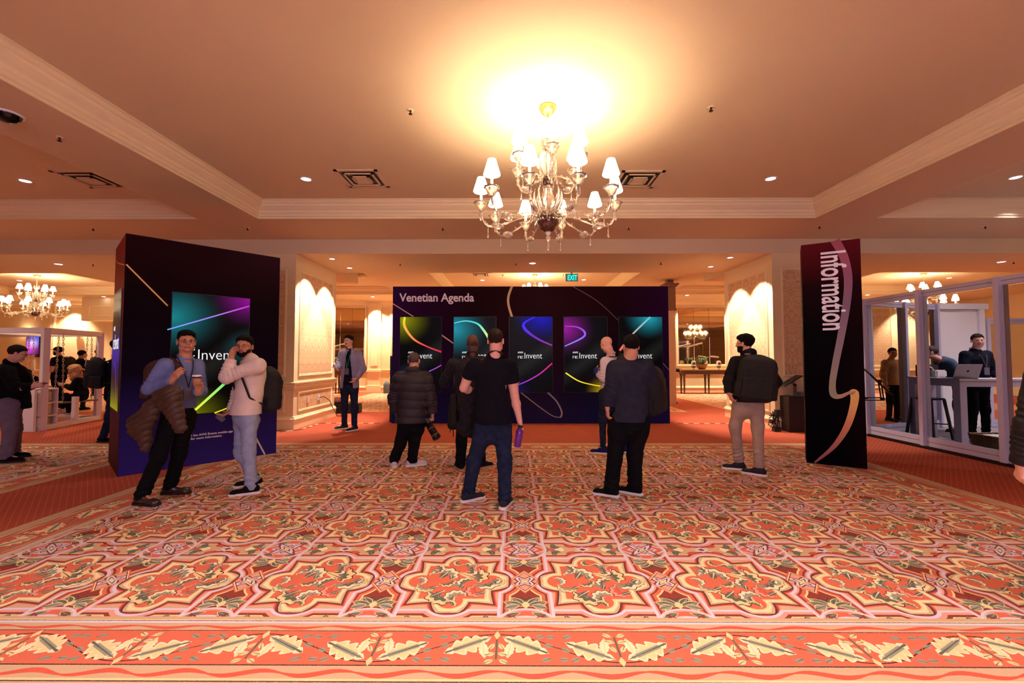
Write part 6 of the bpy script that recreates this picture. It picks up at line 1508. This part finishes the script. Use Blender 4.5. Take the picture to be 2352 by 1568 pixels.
# C: man in the light blazer
person(dict(label='man in a light grey blazer and dark jeans holding a phone beside the left pier', T=(750, 740, 6.033), yaw=-24, hyaw=-38, head=(308, 262), neck=(322, 365), shR=(222, 432), shL=(445, 440), elR=(178, 570, -0.05), wrR=(150, 655, -0.22), hdR=(112, 625, -0.28), elL=(505, 640, 0.0), wrL=(415, 775, -0.14), hdL=(365, 822, -0.16),
    hipR=(255, 890), hipL=(380, 890), knR=(248, 1180), knL=(385, 1185), ftR=(245, 1478, -62), ftL=(385, 1500, -40), skin=SK_FAIR, hair='short', hairm=M_HAIRBR, ht=0.010, hx=quiff, trousers=C_JEAND, w=1.05, tops=[dict(TS, m=C_NAVY, g=0.004, hemdrop=-0.06, collar=1.1), dict(TS, name='blazer', m=C_GREYT, g=0.024, hemdrop=0.03, open_=(0.11, 0.03), collar=None)],
    shoes=(S_GREY, RUB_W), lanyard=((40, 140, 110), True), palmR=(0.3, 0, 1), curlR=0.7, curlL=0.5, vox=0.009, hvox=0.006))
ph = at(750+95/6.033, 740+595/6.033, 8.78)
tag(MB().box(tuple(ph), (0.075, 0.15, 0.010), rot=Matrix.Rotation(0.4, 3, 'Z') @ Matrix.Rotation(0.6, 3, 'X')).build('phone', M_BLACK, None, bevel=0.003), 'black phone in the hand of the man in the light blazer', 'phone')
# D: man in the dark puffer jacket
D_ = person(dict(label='balding man seen from behind in a dark quilted puffer jacket and black trousers', T=(880, 740, 4.356), yaw=176, hyaw=168, head=(308, 385), neck=(300, 485), shL=(165, 560), shR=(430, 560), elL=(105, 760, 0), wrL=(130, 885, 0.05), hdL=(140, 940, 0.08), elR=(478, 780, 0), wrR=(492, 905, 0.0), hdR=(500, 975, -0.02),
    hipL=(225, 1000), hipR=(345, 1000), knL=(175, 1200), knR=(310, 1205), ftL=(108, 1440, 195), ftR=(290, 1440, 112), skin=SK_MED, hair='thin', hairm=M_HAIRG, ht=0.004, hr=0.001, noface=False, trousers=C_BLK, leg=1.1, cuff=0.066, w=1.08,
    tops=[dict(TS, name='puffer_jacket', m=C_PUFF, g=0.040, hemdrop=0.0, collar=1.35, quilt=(0.016, 0.115))], shoes=(S_WHT, RUB_W), curlR=1.2, hs=0.98))
p = D_; c_ = at(880+490/4.356, 740+1075/4.356, 5.93); cm = thing('camera', 'black camera with a long lens held by the man in the puffer jacket', 'camera', tuple(c_))
dl_ = Vector((0.45, -0.25, -0.62)).normalized()
MB().lathe([(0, -0.10), (0.045, -0.10), (0.048, -0.04), (0.052, -0.035), (0.052, 0.08), (0.058, 0.085), (0.058, 0.14), (0.05, 0.145), (0, 0.13)], (0, 0, 0), 20, axis=dl_).build('lens_barrel', M_BLACK, cm, True)
MB().lathe([(0.0595, 0.088), (0.0595, 0.094)], (0, 0, 0), 20, axis=dl_).lathe([(0.0535, -0.02), (0.0535, -0.015)], (0, 0, 0), 20, axis=dl_).build('lens_ring', mat('copper_ring', (196, 120, 80), 0.4), cm, True)
MB().box(tuple(-dl_*0.13), (0.13, 0.08, 0.09), rot=Vector((0, 0, 1)).rotation_difference(dl_).to_matrix()).build('camera_body', M_BLACK, cm, bevel=0.012)
# E: man in dotted shirt
C_DOT = mat('dotted_black_cloth', (16, 15, 24), 0.85)
n_ = NT(C_DOT); cc_ = n_.coord('Object'); vo = n_.n.new('ShaderNodeTexVoronoi'); vo.inputs['Scale'].default_value = 34; vo.inputs['Randomness'].default_value = 0.25; n_.l.new(cc_, vo.inputs['Vector'])
n_.l.new(n_.mixc(E(n_, vo.outputs['Distance']) < 0.16, lin((15, 14, 23)), lin((120, 96, 104))), C_DOT.node_tree.nodes['Principled BSDF'].inputs['Base Color'])
E_ = person(dict(label='man with a shaved head and a black dotted shirt, left of the polo shirt', T=(1010, 740, 3.486), yaw=172, hyaw=155, head=(266, 170), neck=(262, 255), shL=(108, 330), shR=(345, 315), elL=(35, 480, 0.12), wrL=(55, 440, 0.36), hdL=(80, 420, 0.42), elR=(380, 500, 0.05), wrR=(360, 480, 0.3), hdR=(340, 450, 0.36),
    hipL=(190, 720), hipR=(310, 720), knL=(175, 950), knR=(320, 940), ftL=(165, 1180, 200), ftR=(330, 1170, 128), skin=SK_DARK, lip=M_LIPD, glasses=True, brow=M_HAIRB, trousers=C_BLK, leg=1.08, cuff=0.064, w=1.05, tops=[dict(TS, m=C_DOT, g=0.018, hemdrop=0.04, collar=1.15)], shoes=(S_BLK, mat('tan_rubber', (170, 140, 124), 0.6)), lanyard=((60, 50, 60), False)))
# F: man in the polo shirt
F_ = person(dict(label='man seen from behind in a black polo shirt and dark jeans with a purple lanyard', T=(1010, 740, 3.486), yaw=176, hyaw=170, head=(448, 148), neck=(442, 262), shL=(268, 340), shR=(568, 345), elL=(192, 525, 0.04), wrL=(285, 560, 0.28), hdL=(330, 560, 0.34), elR=(600, 590, 0.02), wrR=(640, 790, 0.0), hdR=(662, 870, -0.02),
    hipL=(352, 850), hipR=(500, 850), knL=(272, 1130), knR=(522, 1135), ftL=(228, 1432, 128), ftR=(518, 1482, 163), skin=SK_FAIR, hair='thin', hairm=M_HAIRBR, ht=0.007, hr=0.0015, trousers=C_JEAND, leg=1.05, cuff=0.064, pockets=True, w=1.06, sleeve='short',
    tops=[dict(TS, name='polo_shirt', m=cloth('black_pique', (17, 17, 26), 0.25, bump=0.4, sc=500), g=0.012, sleeves='short', hemdrop=-0.055, collar=1.15)], shoes=(S_GREY, RUB_W), high=True, lanyard=((92, 36, 52), False), palmR=(-1, 0, 0), curlR=0.9))
for s_ in 'RL':                                                       # tipped sleeve edge
    a, b = F_['sh'][s_], F_['el'][s_]; e = a*0.425+b*0.575; d = nrm(b-a); x = nrm(np.cross(d, [0, 1, 0])); y = np.cross(d, x)
    MB().tube([tuple(e+(x*math.cos(q)+y*math.sin(q))*0.0685-F_['root']) for q in [2*PI*i/18 for i in range(19)]], 0.0035, 5, cap=False).build('sleeve_tipping', mat('pink_tipping', (206, 160, 160), 0.7), F_['t'])
bp_ = at(1010+634/3.486, 740+915/3.486, 4.40); bt = thing('water_bottle', 'clear purple water bottle held low by the man in the polo shirt', 'bottle', tuple(bp_))
M_PUR = mat('purple_tint_plastic', (150, 60, 190), 0.08, trans=0.6, spec=0.7)
ax_ = Vector((0.16, 0.05, 1)).normalized()
MB().lathe([(0, -0.105), (0.030, -0.105), (0.037, -0.095), (0.038, 0.045), (0.034, 0.07), (0.022, 0.085)], (0, 0, 0), 20, axis=ax_).build('bottle_body', M_PUR, bt, True)
MB().lathe([(0.024, 0.083), (0.026, 0.088), (0.026, 0.115), (0, 0.118)], (0, 0, 0), 20, axis=ax_).build('bottle_cap', M_BLACK, bt, True)
# jacket over F's left arm
def draped(name, label, cat, m, blobs, quilt=None, rough=0.008, vox=0.008, sc=16.0):
    pts = np.array([q[0] for q in blobs]+[q[1] for q in blobs]); v = Vol(pts.min(0)-0.2, pts.max(0)+0.2, vox)
    for a, b, ra, rb in blobs: v.cap(a, b, ra, rb, k=0.05, flat=((0, 1, 0), 1.25))
    if quilt: v.fn(lambda a, x, y, z: a - quilt[0]*(np.abs(np.sin(PI*(z*quilt[2]+x*quilt[3]+0.012*np.sin(14*x))/quilt[1]))**0.6-0.5))
    v.rough(rough, sc, 1.0); root = np.array([pts[:, 0].mean(), pts[:, 1].mean(), pts[:, 2].min()])
    t = thing(name, label, cat, tuple(root)); np_obj('jacket_body', [v.mesh()], m, t, root); return t, root
def PX(T, x, y, Y): return V3(at(T[0]+x/T[2], T[1]+y/T[2], Y))
T1 = (1010, 740, 3.486)
draped('held_jacket', 'dark jacket with fluffy lining hanging over the forearm of the man in the polo shirt', 'jacket', cloth('dark_wool', (36, 30, 34), 0.4, bump=0.9, sc=150), [(PX(T1, 245, 575, 4.58), PX(T1, 300, 590, 4.60), 0.05, 0.06), (PX(T1, 240, 600, 4.60), PX(T1, 205, 840, 4.62), 0.06, 0.085), (PX(T1, 290, 620, 4.64), PX(T1, 255, 870, 4.66), 0.06, 0.07), (PX(T1, 170, 830, 4.62), PX(T1, 240, 880, 4.64), 0.055, 0.06)], rough=0.012, sc=30)
# shoulder bag hanging from E
T3 = (1010, 740, 3.486); root = PX(T3, 95, 860, 5.80); sb_ = thing('shoulder_bag', 'black bag with hanging straps at the side of the man in the dotted shirt', 'bag', tuple(root))
v = Vol(root-0.3, root+[0.3, 0.3, 0.6], 0.009); v.cap(PX(T3, 112, 600, 5.82), PX(T3, 105, 820, 5.82), 0.05, 0.075, k=0.05, flat=((0, 1, 0), 0.9)); v.rough(0.006, 20); np_obj('bag_body', [v.mesh()], C_BAG, sb_, root)
MB().bar(tuple(PX(T3, 80, 800, 5.76)-root), tuple(PX(T3, 84, 880, 5.76)-root), 0.025, 0.006).bar(tuple(PX(T3, 104, 820, 5.76)-root), tuple(PX(T3, 110, 915, 5.76)-root), 0.03, 0.008).build('loose_strap', C_BAG, sb_)
# G: man in the white shirt
G_ = person(dict(label='bald man in a white shirt and dark jeans looking down at his phone', T=(1340, 740, 3.732), yaw=-138, hyaw=-128, pitch=-22, head=(198, 190), neck=(238, 275), shL=(182, 335, -0.06), shR=(300, 330, 0.12), elL=(170, 480, -0.08), wrL=(128, 440, 0.08), hdL=(112, 395, 0.14), elR=(300, 480, 0.16), wrR=(220, 450, 0.3), hdR=(170, 420, 0.34),
    hipL=(170, 610, -0.05), hipR=(280, 610, 0.08), knL=(165, 830), knR=(320, 840), ftL=(168, 1128, -100), ftR=(345, 1115, -140), skin=SK_FAIR, trousers=C_JEAND, leg=0.88, cuff=0.052, w=0.88, tops=[dict(TS, m=C_WHITE, g=0.012, hemdrop=-0.09, collar=1.1)], shoes=(S_NAVY, RUB_W)))
backpack(G_, 'small black backpack on the man in the white shirt', C_BAG, 0.22, 0.34, 0.12, drop=-0.10, side=0.06, bdist=0.12, straps='L')
ph = at(1340+108/3.732, 740+412/3.732, 6.80); tag(MB().box(tuple(ph), (0.07, 0.012, 0.14), rot=Matrix.Rotation(0.9, 3, 'X')).build('phone', mat('blue_phone', (30, 50, 160), 0.3), None, bevel=0.003), 'blue phone in the hand of the bald man in the white shirt', 'phone')
# H: man in the charcoal sweater
H_ = person(dict(label='dark haired man in a charcoal sweater with a backpack on one shoulder', T=(1340, 740, 3.732), yaw=-172, hyaw=-158, head=(408, 208), neck=(395, 305), shL=(265, 385), shR=(540, 370), elL=(222, 590, 0.0), wrL=(205, 725, -0.02), hdL=(208, 815, -0.03), elR=(610, 560, 0.06), wrR=(600, 690, 0.15), hdR=(590, 760, 0.2),
    hipL=(310, 850), hipR=(470, 850), knL=(272, 1125), knR=(440, 1130), ftL=(238, 1492, -112), ftR=(440, 1475, -118), skin=SK_MED, hair='short', hairm=M_HAIRB, ht=0.014, hs=1.04, trousers=C_BLK, leg=1.22, cuff=0.064, w=1.18, dpt=1.1, nw=1.15, tops=[dict(TS, name='sweater', m=C_CHAR, g=0.016, hemdrop=-0.01, collar=1.0, rough=0.006)], shoes=(S_BLK, RUB_W), curlL=0.6, palmL=(1, 0, 0)))
backpack(H_, 'large black backpack hanging from the shoulder of the man in charcoal', C_BAG, 0.34, 0.52, 0.22, drop=0.12, side=0.27, tilt=-0.16, bdist=0.03, straps='R', yaw=-128)
# I: man in chinos
I_ = person(dict(label='man in a dark jacket and beige chinos, wearing a large black backpack', T=(1640, 740, 4.127), yaw=-172, hyaw=-112, head=(292, 205), neck=(325, 300), shL=(205, 375), shR=(480, 385), elL=(142, 555, 0.02), wrL=(142, 670, -0.02), hdL=(175, 745, -0.02), elR=(585, 565, 0.05), wrR=(520, 690, 0.12), hdR=(480, 740, 0.14),
    hipL=(250, 790), hipR=(400, 790), knL=(200, 990), knR=(415, 1000), ftL=(238, 1398, -98), ftR=(428, 1452, -118), skin=SK_MED, hair='short', hairm=M_HAIRB, ht=0.018, hx=up_hair, hr=0.004, beard=0.0025, glasses=True, trousers=C_CHINO, leg=1.05, cuff=0.058, hem=0.05, w=1.04, tops=[dict(TS, name='jacket', m=C_DGREY, g=0.022, hemdrop=-0.055, collar=1.35)], shoes=(S_GREY, RUB_W)))
bk_ = backpack(I_, 'large black backpack with a clear top pocket on the man in beige chinos', C_BAG, 0.43, 0.56, 0.22, drop=0.02, side=0.05, bdist=0.10, tilt=0.06)
t_, c_, r_, u_, b_, rt_ = bk_; L_ = lambda x, y, z: tuple(c_ + r_*x + b_*y + u_*z - rt_)
q = MB(); q.add([L_(-0.11, 0.135, 0.12), L_(0.13, 0.135, 0.10), L_(0.10, 0.115, 0.20), L_(-0.09, 0.115, 0.21)], [(0, 1, 2, 3)]); q.build('clear_pocket', mat('clear_vinyl', (66, 76, 104), 0.15, spec=0.8), t_)
# A's quilted jacket over the arm
T2 = (280, 740, 3.564)
draped('quilted_jacket', 'brown quilted puffer jacket hanging over the arm of the man in the blue shirt', 'jacket', C_BRPUF, [(PX(T2, 300, 600, 4.22), PX(T2, 410, 580, 4.18), 0.055, 0.07), (PX(T2, 400, 600, 4.18), PX(T2, 475, 860, 4.22), 0.085, 0.06), (PX(T2, 340, 660, 4.22), PX(T2, 420, 740, 4.22), 0.06, 0.07),
    (PX(T2, 290, 640, 4.26), PX(T2, 120, 830, 4.30), 0.055, 0.085), (PX(T2, 250, 720, 4.26), PX(T2, 170, 900, 4.32), 0.07, 0.07), (PX(T2, 190, 850, 4.32), PX(T2, 195, 1020, 4.34), 0.07, 0.045), (PX(T2, 85, 900, 4.32), PX(T2, 170, 940, 4.32), 0.03, 0.04)], quilt=(0.014, 0.062, 1.0, -0.45), rough=0.006, vox=0.0065)
cp = at(280+612/3.564, 740+478/3.564, A_['Y0']-0.33); cup = thing('coffee_cup', 'kraft paper coffee cup with a white lid held by the man in the blue shirt', 'cup', tuple(cp - Vector((0, 0, 0.05))))
MB().lathe([(0, 0), (0.027, 0), (0.037, 0.09), (0, 0.09)], n=24).build('cup_body', mat('kraft_sleeve', (176, 124, 92), 0.7), cup, True); MB().lathe([(0.0365, 0.075), (0.039, 0.09), (0.038, 0.093), (0, 0.093)], n=24).build('cup_rim_band', mat('dark_cup_band', (40, 22, 26), 0.5), cup, True)
MB().lathe([(0.040, 0.092), (0.041, 0.098), (0.037, 0.108), (0.035, 0.108), (0.03, 0.103), (0, 0.103)], n=24).build('lid', M_WHITE, cup, True)
pc_ = at(480+120/3.565, 740+775/3.565, B_['Y0']-0.02); pcu = thing('plastic_cup', 'empty clear plastic cup held low by the man in the cream sweater', 'cup', tuple(pc_ - Vector((0, 0, 0.04))))
MB().lathe([(0, 0.002), (0.024, 0.0), (0.038, 0.075), (0.042, 0.078), (0.037, 0.075), (0.023, 0.004), (0, 0.004)], n=24, axis=(-0.7, 0, 0.75)).build('cup_body', mat('clear_plastic', (225, 215, 235), 0.08, trans=0.85, ior=1.3), pcu, True)

# ---- people further back
FAR = dict(far=True, vox=0.012, hvox=0.008)
K_ = person(dict(FAR, label='man in a black jacket and grey trousers at the left photo edge', yaw=82, hyaw=80, pitch=-16, head=(40, 812), neck=(26, 834), shR=(16, 852, -0.18), shL=(28, 852, 0.18), elR=(36, 888, -0.24), wrR=(72, 888, -0.16), hdR=(92, 884, -0.10), elL=(46, 886, 0.2), wrL=(76, 886, 0.06), hdL=(96, 884, 0.02), hipR=(16, 930, -0.09), hipL=(20, 930, 0.09),
    knR=(24, 985), knL=(34, 985), ftR=(14, 1062, 82), ftL=(30, 1050, 80), skin=SK_FAIR, hair='short', hairm=M_HAIRBR, ht=0.011, glasses=True, trousers=C_GREYP, leg=1.2, cuff=0.062, w=1.28, dpt=1.35, tops=[dict(TS, name='jacket', m=C_BLK, g=0.02, hemdrop=0.06, collar=1.2)], shoes=(S_BLK, RUB_B), lanyard=((60, 50, 60), False), vox=0.008, hvox=0.005))
ph = Vector(K_['hd']['R']*0.62 + K_['hd']['L']*0.38) + Vector((0.0, 0, 0.012)); tag(MB().box(tuple(ph), (0.15, 0.075, 0.010), rot=Matrix.Rotation(-0.2, 3, 'Y')).build('phone', M_BLACK, None, bevel=0.003), 'phone in the hands of the man in grey trousers at the left edge', 'phone')
P_ = person(dict(FAR, label='walking person with a black backpack and jeans half hidden behind the left kiosk', yaw=85, head=(272, 795), neck=(268, 818), shR=(266, 834, -0.17), shL=(270, 834, 0.17), elR=(268, 872, -0.2), wrR=(282, 898, -0.2), hdR=(288, 906, -0.2), elL=(266, 872, 0.2), wrL=(280, 898, 0.2), hdL=(286, 906, 0.2), hipR=(262, 905, -0.09), hipL=(264, 905, 0.09), knR=(252, 958), knL=(282, 955), ftR=(236, 1015, 80), ftL=(300, 1018, 85),
    skin=SK_MED, hair='short', trousers=C_JEAND, tops=[dict(TS, name='jacket', m=C_BLK, g=0.018, hemdrop=0.08)], shoes=(S_BLK, RUB_B)))
backpack(P_, 'rounded black backpack on the walking person behind the left kiosk', C_BAG, 0.32, 0.5, 0.24, bdist=0.12, vox=0.012)
Q0 = dict(hipR=(188, 905, 0.1), hipL=(188, 905, -0.1), knR=(152, 912, 0.1), knL=(154, 914, -0.1))
WB = person(dict(FAR, **Q0, label='blonde woman in a black jacket sitting on the chain swing', Y0=10.05, ftz=True, yaw=-84, hyaw=-80, pitch=-22, head=(170, 850), neck=(178, 862), shR=(180, 872, 0.14), shL=(180, 874, -0.14), elL=(166, 890, -0.16), wrL=(152, 886, -0.10), hdL=(144, 884, -0.06), elR=(164, 890, 0.16), wrR=(150, 886, 0.08), hdR=(143, 884, 0.05),
    ftR=(142, 946, -80), ftL=(160, 956, -85), skin=SK_FAIR, hair='short', hairm=M_HAIRBL, ht=0.02, hx=lambda v, c, R, s: (v.cap(c + R @ np.array([0, -0.06, 0.02]), c + R @ np.array([0, -0.10, -0.10]), 0.09, 0.10, k=0.05)), w=0.86, trousers=C_BLK, leg=0.9, tops=[dict(TS, name='jacket', m=C_BLK, g=0.018, hemdrop=0.02)], shoes=(S_WHT, RUB_W)))
hc = WB['hc']; v = Vol(hc-0.45, hc+0.3, 0.010); bk0 = -face_dir(-80)
for (a, b, r0, r1) in [((0.05, -0.02, 0.03), (0.13, 0, -0.16), 0.09, 0.085), ((0.13, -0.03, -0.14), (0.22, 0, -0.30), 0.08, 0.05), ((0.02, -0.07, 0.0), (0.08, -0.10, -0.20), 0.05, 0.05)]: v.cap(hc+a, hc+b, r0, r1, k=0.04)
v.rough(0.008, 45); np_obj('long_hair', [v.mesh()], M_HAIRBL, WB['t'], WB['root'])
def bystander(label, x, y0, Y, hgt, yaw, hyaw, topm, trm, skm, hair=None, hm=M_HAIRB, w=1.0, extra=None, arms='down', hemd=0.05, cap=False, sleeve='long', pack=None, fz=0.0, bend=0.0, **kw):
    """standing figure placed by its feet (world x, y) with a given height; arms down, forward or holding"""
    s = hgt/1.78; f = face_dir(yaw); rt = nrm(np.cross(f, [0, 0, 1])); b = np.array([x, y0, fz])
    def px(q):
        d = Matrix.Rotation(-CAM_Y, 3, 'Z') @ (Vector(q)-Vector((0, 0, EYE))); d = Matrix.Rotation(-CAM_P, 3, 'X') @ d
        return (1176 + FPX*d.x/d.y, 784 - FPX*d.z/d.y)
    def J(r, fw, z):
        q = b + rt*r*s + f*(fw+bend*max(0, z-0.95)*1.1)*s + np.array([0, 0, z*s - bend*max(0, z-0.95)*0.45*s]); a = px(q); return (a[0], a[1], q[1]-y0)
    A = {'down': [(0.25, 0.0, 1.12), (0.26, 0.06, 0.88), (0.26, 0.09, 0.74)], 'fwd': [(0.24, 0.03, 1.12), (0.14, 0.27, 1.12), (0.08, 0.38, 1.12)], 'low': [(0.25, 0.02, 1.12), (0.20, 0.22, 0.98), (0.16, 0.33, 0.95)]}[arms]
    d = dict(label=label, Y0=y0, yaw=yaw, hyaw=hyaw, fz=fz, skin=skm, hair=hair, hairm=hm, w=w, trousers=trm, sleeve=sleeve, tops=[dict(TS, m=topm, g=0.015, hemdrop=hemd, sleeves=sleeve)], shoes=(S_BLK, RUB_B), hs=s**0.5,
        head=J(0, 0.04+bend*0.1, 1.655), neck=J(0, 0.0, 1.50))
    for s_, q in (('R', 1), ('L', -1)):
        d['sh'+s_] = J(0.185*q, 0, 1.42); d['el'+s_] = J(A[0][0]*q, A[0][1], A[0][2]); d['wr'+s_] = J(A[1][0]*q, A[1][1], A[1][2]); d['hd'+s_] = J(A[2][0]*q, A[2][1], A[2][2])
        d['hip'+s_] = J(0.085*q, 0, 0.93); d['kn'+s_] = J(0.10*q, 0.02, 0.50); fx, fy = px(b+rt*0.12*q*s)[:2]; d['ft'+s_] = (fx, fy, yaw)
    d.update(FAR); d['world'] = True; d.update(kw); r = person(d)
    if cap:
        hc, R = r['hc'], r['R']; L = lambda a, b_, c: tuple(hc + R @ np.array([a, b_, c]) - r['root'])
        v = Vol(hc-0.16, hc+0.2, 0.009); v.ell(hc+R@np.array([0, -0.01, 0.055]), (0.088, 0.108, 0.078), R); v.box(hc+R@np.array([0, 0.13, 0.045]), (0.065, 0.055, 0.006), 0.005, R); v.cut(hc+R@np.array([0, 0, 0.035]), -R[:, 2]); np_obj('cap', [v.mesh()], C_BLK, r['t'], r['root'])
    if pack: backpack(r, pack, C_BAG, 0.30, 0.46, 0.2, bdist=0.12, vox=0.013)
    return r
bystander('man in a black cap and t-shirt with a backpack behind the swing frame', -12.85, 12.0, 12, 1.82, -70, -80, C_BLK, C_BLK, SK_MED, 'short', w=1.15, arms='fwd', sleeve='short', cap=True, beard=0.005, pack='black backpack on the man in the black cap')
bystander('dark haired man in a navy suit seen from behind beyond the swing frame', -12.55, 12.3, 12, 1.72, 178, 172, C_NAVY, C_NAVY, SK_TAN, 'short', hemd=0.14, w=1.1)
bystander('bald man in black clothes standing far back, right of the swing frame', -16.7, 17.0, 17, 1.84, 100, 95, C_BLK, C_BLK, SK_FAIR, 'thin', hm=M_HAIRBR, arms='fwd', sleeve='short', hemd=0.2)
bystander('small dark figure sitting low behind the man in grey trousers', -13.6, 11.9, 12, 1.16, 40, 30, C_BLK, C_BLK, SK_MED, 'short')
bystander('bearded man in dark clothes walking past the right end of the agenda wall', 5.20, 14.3, 14.3, 1.74, 80, 78, C_DGREY, C_BLK, SK_MED, 'short', arms='fwd', beard=0.006, glasses=True)
bystander('man in a teal shirt bending over the high table in the glass booth', 8.68, 8.35, 8.3, 1.84, -110, -120, C_TEAL, C_BLK, SK_FAIR, 'thin', hm=M_HAIRG, arms='low', fz=0.045, bend=0.45, lanyard=((150, 60, 50), False), vox=0.010, hvox=0.006, shoes=(L_BRN, RUB_B))
bystander('man in a navy sweatshirt and black trousers standing in the glass booth', 8.44, 7.85, 7.8, 1.90, 0, -30, C_NAVY, C_BLK, SK_FAIR, 'short', hm=M_HAIRBR, arms='low', fz=0.045, w=1.12, hemd=0.08, lanyard=((90, 80, 100), True), vox=0.009, hvox=0.0055, shoes=(cloth('tan_suede', (130, 110, 96)), RUB_B))
bystander('person in a beige top standing beyond the back glass of the booth', 9.05, 10.3, 10.3, 1.74, 10, -15, C_BEIGE, C_DGREY, SK_MED, 'short', hm=M_HAIRBR)
bystander('person in a dark ribbed coat cut off by the right photo edge', 3.31, 2.50, 2.5, 1.74, 160, 150, cloth('black_ribbed_coat', (14, 12, 16), 0.3, rough=0.6, spec=0.4), C_BLK, SK_FAIR, 'short', arms='down', w=1.0, hemd=0.25, vox=0.008, hvox=0.006, far=False)
